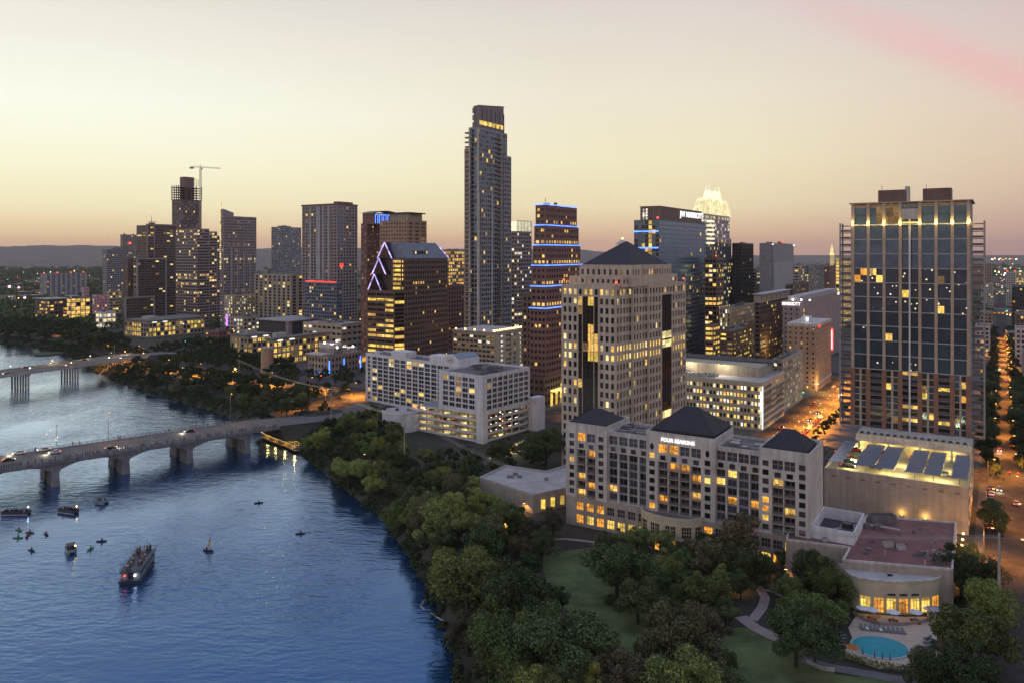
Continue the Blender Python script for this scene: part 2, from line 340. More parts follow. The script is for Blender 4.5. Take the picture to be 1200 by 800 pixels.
# ------------------------------------------------------------------ mesh building
class MB:
    def __init__(s): s.v = []; s.f = []; s.m = []; s.mats = []; s.idx = {}
    def mi(s, m):
        if m not in s.idx: s.idx[m] = len(s.mats); s.mats.append(M[m])
        return s.idx[m]
    def poly(s, pts, m):
        n = len(s.v); s.v.extend([tuple(p) for p in pts]); s.f.append(list(range(n, n + len(pts)))); s.m.append(s.mi(m))
    def box(s, x0, x1, y0, y1, z0, z1, m, bottom=True):
        n = len(s.v); k = s.mi(m)
        s.v.extend([(x0, y0, z0), (x1, y0, z0), (x1, y1, z0), (x0, y1, z0), (x0, y0, z1), (x1, y0, z1), (x1, y1, z1), (x0, y1, z1)])
        fs = [[0, 1, 5, 4], [1, 2, 6, 5], [2, 3, 7, 6], [3, 0, 4, 7], [4, 5, 6, 7]] + ([[3, 2, 1, 0]] if bottom else [])
        for f in fs: s.f.append([n + i for i in f]); s.m.append(k)
    def obox(s, c, d, L, w, z0, z1, m):      # box along unit direction d (2D) centred on c
        nx, ny = -d[1], d[0]
        pts = [(c[0] + d[0] * a * L / 2 + nx * b * w / 2, c[1] + d[1] * a * L / 2 + ny * b * w / 2) for a, b in ((-1, -1), (1, -1), (1, 1), (-1, 1))]
        s.prism(pts, z0, z1, m)
    def prism(s, pts, z0, z1, m, top=None, bottom=True):
        n = len(pts)
        lo = [(p[0], p[1], z0) for p in pts]; hi = [(p[0], p[1], z1) for p in pts]
        for i in range(n):
            j = (i + 1) % n
            s.poly([lo[i], lo[j], hi[j], hi[i]], m)
        s.poly(hi, top or m)
        if bottom: s.poly(lo[::-1], m)
    def loft(s, r0, r1, m):
        n = len(r0)
        for i in range(n):
            j = (i + 1) % n
            s.poly([r0[i], r0[j], r1[j], r1[i]], m)
    def tube(s, p0, p1, r0, r1=None, m='metal_grey', n=6, caps=True):
        p0, p1 = Vector(p0), Vector(p1); r1 = r0 if r1 is None else r1
        d = (p1 - p0).normalized(); a = d.orthogonal().normalized(); b = d.cross(a)
        c0 = [p0 + (a * math.cos(2 * math.pi * i / n) + b * math.sin(2 * math.pi * i / n)) * r0 for i in range(n)]
        c1 = [p1 + (a * math.cos(2 * math.pi * i / n) + b * math.sin(2 * math.pi * i / n)) * r1 for i in range(n)]
        s.loft(c0, c1, m)
        if caps: s.poly(c0[::-1], m); s.poly(c1, m)
    def ball(s, c, r, m, n=8, k=5, sz=1.0):
        rings = []
        for i in range(1, k):
            t = math.pi * i / k
            rings.append([(c[0] + r * math.sin(t) * math.cos(2 * math.pi * j / n), c[1] + r * math.sin(t) * math.sin(2 * math.pi * j / n), c[2] - r * sz * math.cos(t)) for j in range(n)])
        for a, b in zip(rings, rings[1:]): s.loft(a, b, m)
        s.poly(rings[0][::-1], m); s.poly(rings[-1], m)
    def hip(s, x0, x1, y0, y1, z0, z1, m, ridge=0.0, eave=0.0):
        cx, cy = (x0 + x1) / 2, (y0 + y1) / 2; q = ridge / 2
        if eave: s.box(x0, x1, y0, y1, z0 - eave, z0, m)
        A, B_, C_, D = (x0, y0, z0), (x1, y0, z0), (x1, y1, z0), (x0, y1, z0)
        if ridge:
            E, G = (cx - q, cy, z1), (cx + q, cy, z1)
            s.poly([A, B_, G, E], m); s.poly([B_, C_, G], m); s.poly([C_, D, E, G], m); s.poly([D, A, E], m)
        else:
            T = (cx, cy, z1)
            for a, b in ((A, B_), (B_, C_), (C_, D), (D, A)): s.poly([a, b, T], m)
    def mesh(s, name):
        me = bpy.data.meshes.new(name); me.from_pydata(s.v, [], s.f)
        for q in s.mats: me.materials.append(q)
        me.polygons.foreach_set('material_index', s.m); me.update()
        return me
    def build(s, name, parent=None, **props):
        if not s.f: return None
        return put(name, s.mesh(name), parent, **props)

def put(name, me, parent=None, loc=None, rot=None, **props):
    o = bpy.data.objects.new(name, me); C.objects.link(o)
    if parent is not None: o.parent = parent
    if loc is not None: o.location = loc
    if rot is not None: o.rotation_euler = rot
    for k, v in props.items():
        if v is not None: o[k] = v
    return o
def thing(name, label, cat, loc=(0, 0, 0), rz=0.0, group=None):
    o = put(name, None, None, loc, (0, 0, rz), label=label, category=cat, group=group)
    o.empty_display_size = 0.5
    return o
def setting(name, mb): return mb.build(name, None, kind='structure')
def copy_tree(o, parent=None, label=None):
    c = o.copy(); C.objects.link(c)
    if parent is not None: c.parent = parent
    if label: c['label'] = label
    for ch in KIDS.get(o.name) or o.children: copy_tree(ch, c)
    return c
KIDS = {}
def text(name, body, size, parent, loc, rot, m, depth=0.15, align='CENTER'):
    cu = bpy.data.curves.new(name, 'FONT'); cu.body = body; cu.size = size; cu.extrude = depth; cu.align_x = align; cu.align_y = 'CENTER'
    cu.offset = size * 0.02
    tmp = bpy.data.objects.new(name, cu); C.objects.link(tmp)
    me = bpy.data.meshes.new_from_object(tmp.evaluated_get(bpy.context.evaluated_depsgraph_get())); bpy.data.objects.remove(tmp)
    me.materials.clear(); me.materials.append(M[m])
    return put(name, me, parent, loc, rot)

# ------------------------------------------------------------------ buildings
PANES = {}
def pane(w, h, m, mull=None):
    k = (round(w, 2), round(h, 2), m, mull)
    if k not in PANES:
        b = MB(); w2, h2 = w / 2 + 0.05, h / 2 + 0.05
        b.box(-w2, w2, 0.0, 0.06, -h2, h2, m)
        if mull:
            fm, nv, nh = mull
            for i in range(1, nv + 1):
                x = -w / 2 + w * i / (nv + 1); b.box(x - 0.06, x + 0.06, -0.07, -0.004, -h / 2, h / 2, fm)
            for i in range(1, nh + 1):
                z = -h / 2 + h * i / (nh + 1); b.box(-w / 2, w / 2, -0.055, -0.002, z - 0.06, z + 0.06, fm)
        PANES[k] = b.mesh('window')
    return PANES[k]

SIDES = {'S': 0, 'E': 1, 'N': 2, 'W': 3}
ALLB = []
BLD_LIST = []
class Bld:
    def __init__(s, name, label, uL, uC, uR, Y, ang=GA, a=None, b=None, west=False, cat='building', group=None):
        k = lambda u: (u - UC) / F
        c, sn = math.cos(-ang), math.sin(-ang)
        s.e, s.n = (c, -sn), (sn, c); s.C = (k(uC) * Y, Y); s.Y = Y; s.west = west
        s.t = lambda d, u: (k(u) * s.C[1] - s.C[0]) / (d[0] - k(u) * d[1])
        if not west:
            s.a = a or s.t((-s.e[0], -s.e[1]), uL); s.b = b or s.t(s.n, uR)
            q = -1
        else:
            s.b = b or s.t(s.n, uL); s.a = a or s.t(s.e, uR); q = 1
        cx = s.C[0] + q * s.e[0] * s.a / 2 + s.n[0] * s.b / 2; cy = s.C[1] + q * s.e[1] * s.a / 2 + s.n[1] * s.b / 2
        s.root = thing(name, label, cat, (cx, cy, 0), ang, group)
        s.win = []; s.name = name; BLD_LIST.append(s)
        ALLB.append((name, round(s.a, 1), round(s.b, 1)))
    def z(s, v, Y=None): return H - (v - VH) / F * (Y or s.Y)
    def ux(s, u): return (s.a / 2 if not s.west else -s.a / 2) + s.t(s.e, u)
    def uy(s, u): return -s.b / 2 + s.t(s.n, u)
    def pt(s, side, bx, u, z, d):
        x0, x1, y0, y1 = bx
        return {'S': (x0 + u, y0 + d, z), 'E': (x1 - d, y0 + u, z), 'N': (x1 - u, y1 - d, z), 'W': (x0 + d, y1 - u, z)}[side]
    def face(s, mb, side, bx, z0, z1, holes, wall, reveal=None):
        """one wall with recessed openings; holes: (u0, u1, z0, z1, depth)"""
        W = bx[1] - bx[0] if side in 'SN' else bx[3] - bx[2]
        us = sorted({0.0, W} | {round(h[0], 4) for h in holes} | {round(h[1], 4) for h in holes})
        zs = sorted({z0, z1} | {round(h[2], 4) for h in holes} | {round(h[3], 4) for h in holes})
        ui = {u: i for i, u in enumerate(us)}; zi = {z: i for i, z in enumerate(zs)}
        occ = np.zeros((len(zs) - 1, len(us) - 1), bool)
        p = lambda u, z, d=0.0: s.pt(side, bx, u, z, d)
        for h in holes:
            u0, u1, a, b = (round(q, 4) for q in h[:4]); d = h[4]
            occ[zi[a]:zi[b], ui[u0]:ui[u1]] = True
            r = reveal or wall
            mb.poly([p(u0, a), p(u1, a), p(u1, a, d), p(u0, a, d)], r)
            mb.poly([p(u0, b, d), p(u1, b, d), p(u1, b), p(u0, b)], r)
            mb.poly([p(u0, a), p(u0, a, d), p(u0, b, d), p(u0, b)], r)
            mb.poly([p(u1, a, d), p(u1, a), p(u1, b), p(u1, b, d)], r)
        for i in range(len(zs) - 1):
            j = 0
            while j < len(us) - 1:
                if occ[i, j]: j += 1; continue
                j0 = j
                while j < len(us) - 1 and not occ[i, j]: j += 1
                mb.poly([p(us[j0], zs[i]), p(us[j], zs[i]), p(us[j], zs[i + 1]), p(us[j0], zs[i + 1])], wall)
    def add(s, side, bx, u, z, w, h, d, m, mull=None):
        s.win.append((s.pt(side, bx, u, z, d + 0.004), SIDES[side], w, h, m, mull))
    def cap(s, mb, bx, z1, roof='roof_grey', wall='concrete', par=0.9, th=0.4):
        """roof behind a parapet"""
        x0, x1, y0, y1 = bx; t = th; zr = z1 - par
        for a, b, c, d in (((x0, y0), (x1, y0), (x1 - t, y0 + t), (x0 + t, y0 + t)), ((x1, y0), (x1, y1), (x1 - t, y1 - t), (x1 - t, y0 + t)),
                           ((x1, y1), (x0, y1), (x0 + t, y1 - t), (x1 - t, y1 - t)), ((x0, y1), (x0, y0), (x0 + t, y0 + t), (x0 + t, y1 - t))):
            mb.poly([(*q, z1) for q in (a, b, c, d)], wall)
            mb.poly([(*d, z1), (*c, z1), (*c, zr), (*d, zr)], wall)
        mb.poly([(x0 + t, y0 + t, zr), (x1 - t, y0 + t, zr), (x1 - t, y1 - t, zr), (x0 + t, y1 - t, zr)], roof)
    def volume(s, bx, z0, z1, wall, fl=3.4, bay=3.4, ww=0.6, wh=0.55, sides='SE', depth=0.3, lit=None, glass=('glass', 'glass', 'glass_room'),
               base=1.0, top=1.2, roof='roof_grey', name='wall', mull=None, reveal=None, bayE=None, par=0.9, skip=None, cap=True, label=None, capwall=None):
        mb = MB()
        nf = max(1, int(round((z1 - z0 - base - top) / fl))); fh = (z1 - z0 - base - top) / nf
        for side in 'SENW':
            W = bx[1] - bx[0] if side in 'SN' else bx[3] - bx[2]
            holes = []
            if side in sides:
                by = (bayE or bay) if side in 'EW' else bay
                nb = max(1, int(round((W - 0.8) / by))); bw = (W - 0.8) / nb
                for i in range(nf):
                    for j in range(nb):
                        if skip and skip(side, i, j, nf, nb): continue
                        u = 0.4 + bw * (j + 0.5); z = z0 + base + fh * (i + 0.5); w, h = bw * ww, fh * wh; s.cz = z
                        holes.append((u - w / 2, u + w / 2, z - h / 2, z + h / 2, depth))
                        g = (lit(i, j, side, nf, nb) if lit else None) or random.choice(glass)
                        s.add(side, bx, u, z, w, h, depth, g, mull)
            s.face(mb, side, bx, z0, z1, holes, wall, reveal)
        if cap: s.cap(mb, bx, z1, roof, capwall or wall, par)
        return mb.build(name, s.root, label=label)
    def full(s): return (-s.a / 2, s.a / 2, -s.b / 2, s.b / 2)
    def part(s, name, mb, parent=None, **k): return mb.build(name, parent or s.root, **k)
    def finish(s, indiv=False, limit=295):
        wins = s.win
        one = []
        if indiv:
            one = wins[:limit]
            for p, r, w, h, m, mu in one:
                put('window', pane(w, h, m, mu), s.root, p, (0, 0, r * math.pi / 2))
        rest = wins[len(one):]
        if rest:
            mb = MB()
            for p, r, w, h, m, mu in rest:
                x, y, z = p
                w2, h2 = w / 2 + 0.05, h / 2 + 0.05
                if r == 0: mb.box(x - w2, x + w2, y, y + 0.06, z - h2, z + h2, m)
                elif r == 1: mb.box(x - 0.06, x, y - w2, y + w2, z - h2, z + h2, m)
                elif r == 2: mb.box(x - w2, x + w2, y - 0.06, y, z - h2, z + h2, m)
                else: mb.box(x, x + 0.06, y - w2, y + w2, z - h2, z + h2, m)
            mb.build('window_grid', s.root, kind='stuff')

def lits(p, ms=('lit_warm', 'lit_pale', 'lit_dim'), floors=None, fm=None, top=None):
    floors = floors or {}
    def f(i, j, side, nf, nb):
        q = floors.get(i, floors.get(i - nf, p))
        if random.random() < q: return random.choice(fm if (fm and q > p) else ms)
        return None
    return f
def roof_units(b, bx, z, n=3, m='metal_grey', hmax=2.6, name='roof_unit'):
    x0, x1, y0, y1 = bx
    for i in range(n):
        w, d, h = random.uniform(.1, .28) * (x1 - x0), random.uniform(.1, .28) * (y1 - y0), random.uniform(1.2, hmax)
        x, y = random.uniform(x0 + w, x1 - w), random.uniform(y0 + d, y1 - d)
        q = MB(); q.box(x - w / 2, x + w / 2, y - d / 2, y + d / 2, z + 0.002 * i, z + h, m)
        for t in range(3): q.box(x - w / 2 + w * (t + .2) / 3, x - w / 2 + w * (t + .8) / 3, y - d / 2 + d * .2, y + d / 2 - d * .2, z + h + .002, z + h + .25, 'metal_dark')
        b.part(name, q)
def beacon(b, x, y, z, r=0.5):
    q = MB(); q.tube((x, y, z), (x, y, z + 1.2), .12, .12, 'metal_dark'); q.ball((x, y, z + 1.2 + r), r, 'beacon_red')
    b.part('beacon', q)
HAZE = True
def haze_mat(density):
    m = bpy.data.materials.new('haze'); m.use_nodes = True
    ns, ls = m.node_tree.nodes, m.node_tree.links; ns.clear()
    v = ns.new('ShaderNodeVolumePrincipled'); v.inputs['Color'].default_value = (.8, .76, .78, 1); v.inputs['Density'].default_value = density; v.inputs['Anisotropy'].default_value = 0.2
    o = ns.new('ShaderNodeOutputMaterial'); ls.new(v.outputs[0], o.inputs['Volume']); MATS['haze'] = m
haze_mat(0.00004)
# ------------------------------------------------------------------ the land and the lake
WATER = -6.0
SHORE = [(40, -200), (8, 60), (-6, 130)] + [P(u, v, WATER).to_2d()[:] for u, v in ((541, 800), (527, 740), (503, 690), (480, 648), (441, 600), (388, 560), (345, 522), (303, 500), (264, 487), (226, 474), (152, 451), (118, 438), (100, 426), (82, 417), (60, 409), (0, 402))] + [(-760, 960), (-1500, 1300), (-3000, 1500)]
SOUTH = [(-150, -200), (-190, 60), (-252, 240), (-330, 360), (-470, 520), (-620, 640), (-900, 800), (-1600, 1080), (-3000, 1250)]
def seg_dist(px, py, line):
    d = np.full(px.shape, 1e9); sg = np.zeros(px.shape)
    for (ax, ay), (bx, by) in zip(line, line[1:]):
        dx, dy = bx - ax, by - ay; L2 = dx * dx + dy * dy
        t = np.clip(((px - ax) * dx + (py - ay) * dy) / L2, 0, 1)
        q = np.hypot(px - ax - t * dx, py - ay - t * dy)
        cr = dx * (py - ay) - dy * (px - ax)
        m = q < d
        d = np.where(m, q, d); sg = np.where(m, np.sign(cr), sg)
    return d * sg
def land_z(px, py):
    px, py = np.asarray(px, float), np.asarray(py, float)
    dn = -seg_dist(px, py, SHORE); ds = seg_dist(px, py, SOUTH)      # both positive on land
    d = np.maximum(dn, ds)
    z = np.interp(d, [-30, -8, 0, 5, 11], [-12, -10, -6, -2.2, 0.0])
    return z
def gaxis(lo, hi, step, far0, far1, g=1.14):
    a = list(np.arange(lo, hi + .01, step)); s = step; x = a[-1]
    while x < far1: s *= g; x += s; a.append(x)
    s = step; x = a[0]; b = []
    while x > far0: s *= g; x -= s; b.append(x)
    return np.array(b[::-1] + a)
xs = gaxis(-560, 220, 5.0, -20000, 20000); ys = gaxis(90, 840, 5.0, -400, 30000)
GXm, GYm = np.meshgrid(xs, ys); GZ = land_z(GXm, GYm)
nx_, ny_ = len(xs), len(ys)
me = bpy.data.meshes.new('ground')
vv = np.stack([GXm, GYm, GZ], -1).reshape(-1, 3)
ii = (np.arange(ny_ - 1)[:, None] * nx_ + np.arange(nx_ - 1)[None, :]).reshape(-1)
ff = np.stack([ii, ii + 1, ii + nx_ + 1, ii + nx_], 1)
me.from_pydata(vv.tolist(), [], ff.tolist()); me.materials.append(M['earth'])
me.polygons.foreach_set('use_smooth', [True] * len(ff))
put('ground', me, kind='structure')
w = MB(); w.poly([(-3200, -350, WATER), (45, -350, WATER), (45, 1700, WATER), (-3200, 1700, WATER)], 'lake_water'); setting('lake', w)

# hills on the horizon
def ridge(name, Y, us, vs, amp, m):
    b = MB(); pts = []
    u = -900.0
    while u <= 2300:
        ja = random.uniform(-2.5, 2.5)
        v = np.interp(u, us, vs); z = zat(v, Y) + amp * (math.sin(u * .021) + .6 * math.sin(u * .057 + 1) + .35 * math.sin(u * .13 + 2)) + ja
        x = (u - UC) / F * Y
        pts.append([(x * .45, Y * .45, -2), (x * .7, Y * .7, max(0, z) * .35), (x, Y, max(3, z)), (x * 1.3, Y * 1.3, -2)])
        u += 6
    for p, q in zip(pts, pts[1:]):
        for i in range(3): b.poly([p[i], q[i], q[i + 1], p[i + 1]], m)
    return setting(name, b)
ridge('hills', 8200, [-900, 0, 60, 160, 330, 540, 640, 740, 880, 1000, 1300, 2300], [288, 290, 288, 290, 291.5, 291, 292.5, 297, 301, 304, 304, 303], 9, 'hill_scrub')

# ------------------------------------------------------------------ streets, pavements
def strip(name, pts, width, z, m, kerb=None):
    b = MB(); L, Rr = [], []
    for i, p in enumerate(pts):
        a = Vector(pts[max(i - 1, 0)][:2]); c = Vector(pts[min(i + 1, len(pts) - 1)][:2])
        d = (c - a).normalized(); n = Vector((-d.y, d.x)) * width / 2
        zz = z if z else p[2]
        L.append((p[0] + n.x, p[1] + n.y, zz)); Rr.append((p[0] - n.x, p[1] - n.y, zz))
    for i in range(len(pts) - 1): b.poly([Rr[i], Rr[i + 1], L[i + 1], L[i]], m)
    return setting(name, b)
def gstreet(name, e0, n0, e1, n1, width, z=0.06, lanes=3, lines=True):
    a, c = gx(e0, n0), gx(e1, n1)
    strip(name, [a, c], width, z, 'asphalt')
    if lines:
        b = MB(); d = (c - a).normalized(); n = Vector((-d.y, d.x, 0)); L = min((c - a).length, 700)
        for k in range(1, lanes):
            off = n * (width * (k / lanes - .5)); t = 2.0
            while t < L - 4:
                p = a + d * t + off
                b.poly([p - n * .09 + Vector((0, 0, z + .004)), p + d * 3 - n * .09 + Vector((0, 0, z + .004)), p + d * 3 + n * .09 + Vector((0, 0, z + .004)), p + n * .09 + Vector((0, 0, z + .004))], 'road_paint')
                t += 9
        o = b.build('road_marking', None, kind='structure')
ST_N = {'trinity': 2.0, 'jacinto': -88.0, 'brazos': -205.0, 'congress': -320.0, 'colorado': -435.0, 'lavaca': -580.0}
ST_E = [(358, 22), (482, 14), (600, 14), (720, 14), (840, 14), (1000, 14)]
gstreet('street', -606, 358, 420, 358, 22, 0.06, 5)
for n_, w_ in ST_E[1:]: gstreet('street', -900, n_, 500, n_, w_, 0.056, 3)
gstreet('street', 2, 60, 2, 4500, 11, 0.064, 3, False)
gstreet('street', -88, 369.2, -88, 3000, 18, 0.064, 4)
gstreet('street', -205, 369.2, -205, 2000, 14, 0.064, 3)
gstreet('street', -320, 283, -320, 2600, 26, 0.064, 5)
gstreet('street', -435, 369.2, -435, 1600, 14, 0.064, 3)
gstreet('street', -580, 340, -580, 1600, 18, 0.064, 4)
gstreet('street', 118, 330, 118, 2600, 14, 0.064, 3)
strip('street', [P(178, 423), P(150, 411), P(100, 398), P(50, 387), P(0, 379), P(-90, 371)], 15, .06, 'asphalt')
# raised pavement of every block
ex = [-570, -445, -425, -335, -305, -213, -197, -98, -78, -5, 11, 110, 126, 230]
for i in range(0, len(ex) - 1):
    if ex[i + 1] - ex[i] < 40: continue
    for n0, n1 in ((371, 474), (490, 592), (608, 712), (728, 832)):
        b = MB(); e0, e1 = ex[i] + 1.5, ex[i + 1] - 1.5
        b.prism([gx(e0, n0).to_2d(), gx(e1, n0).to_2d(), gx(e1, n1).to_2d(), gx(e0, n1).to_2d()], -0.3, 0.13, 'pavement')
        setting('pavement', b)
for n0, n1 in ((190, 344),):
    b = MB(); b.prism([gx(-6.5, n0).to_2d(), gx(-4.2, n0).to_2d(), gx(-4.2, n1).to_2d(), gx(-6.5, n1).to_2d()], -0.3, 0.13, 'pavement'); setting('pavement', b)
    b = MB(); b.prism([gx(10.2, n0).to_2d(), gx(13, n0).to_2d(), gx(13, n1).to_2d(), gx(10.2, n1).to_2d()], -0.3, 0.13, 'pavement'); setting('pavement', b)

# lawns and paths by the hotel
def pix_sheet(name, pix, z, m, kind='structure'):
    b = MB(); b.poly([P(u, v, z) for u, v in pix], m); return setting(name, b)
pix_sheet('lawn', [(628, 650), (700, 640), (760, 668), (800, 700), (800, 760), (770, 830), (640, 830), (690, 740), (650, 700)][::-1], 0.03, 'lawn_grass')
pix_sheet('lawn', [(850, 735), (905, 735), (980, 790), (1090, 800), (1110, 850), (820, 850)][::-1], 0.034, 'lawn_grass')
strip('path', [P(640, 632), P(662, 631), P(690, 634), P(720, 640)], 1.6, 0.07, 'path_pink')
strip('path', [P(868, 722), P(885, 735), P(905, 745), P(925, 752)], 3.4, 0.07, 'path_pink')
strip('path', [P(882, 726), P(893, 712), P(897, 700), P(889, 688), P(880, 680)], 2.4, 0.075, 'path_pink')
strip('path', [P(886, 688), P(905, 693), P(925, 702)], 1.2, 0.08, 'path_pink')
strip('path', [P(940, 772), P(975, 782), P(1010, 788), P(1055, 796), P(1120, 800)], 3.0, 0.07, 'roof_grey')
strip('path', [P(432, 512), P(450, 523), P(470, 540), P(486, 556), P(510, 572), P(545, 580)], 4.5, 0.07, 'pavement')
strip('path', [P(520, 560), P(545, 551), P(570, 541), P(600, 530), P(640, 520)], 5, 0.078, 'pavement')
strip('path', [P(290, 461), P(305, 472), P(320, 486), P(345, 496)], 3, 0.07, 'pavement')

# low stone bench wall beside the pool path
t = thing('stone_wall', 'low pale stone wall curving beside the grey path below the pool', 'wall', P(962, 780))
b = MB(); pl = [P(945, 776), P(955, 781), P(966, 785), P(978, 786)]
o0 = t.location
for i in range(3):
    a, c = pl[i] - o0, pl[i + 1] - o0; d = (c - a); L = d.length; d.normalize()
    q = MB(); mid_ = (a + c) / 2; q.obox((mid_.x, mid_.y), (d.x, d.y), L - .06, .5, 0, .62 + .04 * i, 'roof_pale'); q.build('stone', t)

# ------------------------------------------------------------------ bridges
BD = Vector((0.757, 0.653)); BN = Vector((-0.653, 0.757))    # along / across the near bridge
B0 = Vector((-185.0, 309.0))                                  # nearest corner of the pier at (61, 571)
DECK = 4.2
br = thing('road_bridge', 'concrete road bridge on arched wall piers with people along its railing', 'bridge', (B0.x, B0.y, 0), math.atan2(BD.y, BD.x))
BW = 25.0
span = 26.3
X0, X1 = -210.0, 96.0
b = MB(); b.box(X0, X1, 0, BW, DECK - 1.0, DECK, 'concrete_dark'); b.build('deck', br)
b = MB(); b.poly([(X0, 2.6, DECK + .02), (X1 + 24, 2.6, DECK * .0 + .09), (X1 + 24, BW - 2.2, .09), (X0, BW - 2.2, DECK + .02)][:0] or [(X0, 2.6, DECK + .01), (X1, 2.6, DECK + .01), (X1, BW - 2.2, DECK + .01), (X0, BW - 2.2, DECK + .01)], 'bridge_road'); b.build('roadway', br)
for y0, y1 in ((0.35, 2.6), (BW - 2.2, BW - .35)):
    b = MB(); b.box(X0, X1, y0, y1, DECK + .002, DECK + .2, 'concrete_dark'); b.build('walkway', br)
b = MB()
for k in range(1, 5):
    y = 2.6 + (BW - 4.8) * k / 5
    t_ = X0
    while t_ < X1 - 4: b.box(t_, t_ + 3, y - .08, y + .08, DECK + .012, DECK + .018, 'road_paint'); t_ += 10
b.build('lane_marking', br, kind='stuff')
# arched girders: haunched spans between wall piers
pier_x = [k * span for k in range(-8, 4)]
for i, px in enumerate(pier_x[:-1]):
    for y0, y1 in ((0.8, 3.2), (8, 10), (15, 17), (BW - 3.2, BW - .8)):
        b = MB(); n = 10; top = []; bot = []
        for k in range(n + 1):
            tt = k / n; xx = px + 2.6 + (span - 2.6) * tt
            sag = (2 * tt - 1) ** 2
            bot.append((xx, DECK - 1.5 - 2.9 * max(0, sag - .15)))
        for (xa, za), (xb, zb) in zip(bot, bot[1:]):
            b.poly([(xa, y0, za), (xb, y0, zb), (xb, y0, DECK - 1.0), (xa, y0, DECK - 1.0)], 'concrete_dark')
            b.poly([(xb, y1, zb), (xa, y1, za), (xa, y1, DECK - 1.0), (xb, y1, DECK - 1.0)], 'concrete_dark')
            b.poly([(xa, y0, za), (xa, y1, za), (xb, y1, zb), (xb, y0, zb)], 'concrete_dark')
        b.build('arch_girder', br)
for px in pier_x:
  for y0, y1 in ((.9, 9.5), (BW - 9.5, BW - .9)):
    b = MB(); x0, x1 = px + .1, px + 2.6
    e = .55
    lo = [(x0 - e, y0 - e, WATER - 3), (x1 + e, y0 - e, WATER - 3), (x1 + e, y1 + e, WATER - 3), (x0 - e, y1 + e, WATER - 3)]
    hi = [(x0, y0, DECK - 5), (x1, y0, DECK - 5), (x1, y1, DECK - 5), (x0, y1, DECK - 5)]
    fl_ = [(x0 - 1.4, y0, DECK - 1.02), (x1 + 1.4, y0, DECK - 1.02), (x1 + 1.4, y1, DECK - 1.02), (x0 - 1.4, y1, DECK - 1.02)]
    b.loft(lo, hi, 'concrete_dark'); b.loft(hi, fl_, 'concrete_dark'); b.build('pier', br)
# railings: posts and two rails a side
rp = MB(); rp.box(-.09, .09, -.09, .09, 0, 1.1, 'concrete_dark'); rpm = rp.mesh('railing_post')
for y in (.18, BW - .18):
    b = MB()
    for z in (.45, .8, 1.08): b.box(X0, X1, y - .05, y + .05, DECK + z - .05, DECK + z + .05, 'concrete_dark')
    b.build('railing', br)
    x = X0 + 1
    while x < X1:
        wx = B0 + BD * x + BN * y
        if wx.y > 60 and wx.x / wx.y > -.70: put('railing_post', rpm, br, (x, y, DECK))
        x += 2.2
# the approach beyond the north end
a = B0 + BD * X1 + BN * (BW / 2)
strip('street', [(a.x, a.y, DECK - .0), (*(a + BD * 14)[:], DECK * .82), (*(a + BD * 30 + BN * 4)[:], 2.0), (*(a + BD * 52 + BN * 12)[:], .5), (*(a + BD * 75 + BN * 26)[:], .1)], 20, 0, 'bridge_road')
b = MB()
q0 = [(a + BN * 11 * s_) for s_ in (1, -1)]; ap = []
for s_, (dd, zz, bb) in ((0, (0, DECK - .12, 0)), (1, (30, 1.9, 4)), (2, (60, -.2, 18))):
    c = a + BD * dd + BN * bb; ap.append([(c.x + BN.x * 12, c.y + BN.y * 12, zz), (c.x - BN.x * 12, c.y - BN.y * 12, zz), (c.x - BN.x * 18, c.y - BN.y * 18, zz - 6), (c.x + BN.x * 18, c.y + BN.y * 18, zz - 6)])
for p, q in zip(ap, ap[1:]): b.loft(p, q, 'earth')
b.poly(ap[0][::-1], 'earth'); b.poly(ap[-1], 'earth')
setting('embankment', b)

# the far bridge: two parallel decks on column bents
FD = Vector((0.447, 0.894)); FN = Vector((-0.894, 0.447)); F0 = Vector((-334.0, 532.0)); FDK = 6.3
fb = thing('road_bridge', 'long flat bridge on rows of slim columns farther up the lake', 'bridge', (F0.x, F0.y, 0), math.atan2(FD.y, FD.x))
for k, (y0, y1) in enumerate(((0, 10.5), (12, 22.5))):
    b = MB(); b.box(-190, 96, y0, y1, FDK - 1.7, FDK, 'concrete'); b.build('deck', fb)
    b = MB(); b.box(-190, 96, y0 + .5, y1 - .5, FDK + .004, FDK + .02, 'bridge_road'); b.build('roadway', fb)
    for y in (y0, y1 - .3):
        b = MB(); b.box(-190, 96, y, y + .3, FDK + .001, FDK + .85, 'concrete'); b.build('parapet', fb)
col = MB(); col.tube((0, 0, WATER - 3), (0, 0, FDK - 2.7), .62, .62, 'concrete', 8); colm = col.mesh('column')
for x in (-144, -108, -72, -36, 0, 36, 72):
    b = MB(); b.box(x - .9, x + .9, .6, 22, FDK - 2.7, FDK - 1.72, 'concrete'); b.build('pier_cap', fb)
    for y in (1.6, 4.6, 7.6, 10.6, 14, 17, 20.5): put('column', colm, fb, (x, y, 0))
a = F0 + FD * 96 + FN * 11
strip('street', [(a.x, a.y, FDK), (*(a + FD * 25)[:], FDK * .75), (*(a + FD * 60)[:], .8), (*(a + FD * 85)[:], .1)], 20, 0, 'bridge_road')
b = MB(); ap = []
for dd, zz in ((-2, FDK - .3), (25, FDK * .75 - .2), (62, .4), (80, -.4)):
    c = a + FD * dd; ap.append([(c.x + FN.x * 11, c.y + FN.y * 11, zz), (c.x - FN.x * 11, c.y - FN.y * 11, zz), (c.x - FN.x * 20, c.y - FN.y * 20, zz - 7), (c.x + FN.x * 20, c.y + FN.y * 20, zz - 7)])
for p, q in zip(ap, ap[1:]): b.loft(p, q, 'earth')
b.poly(ap[0][::-1], 'earth'); setting('embankment', b)

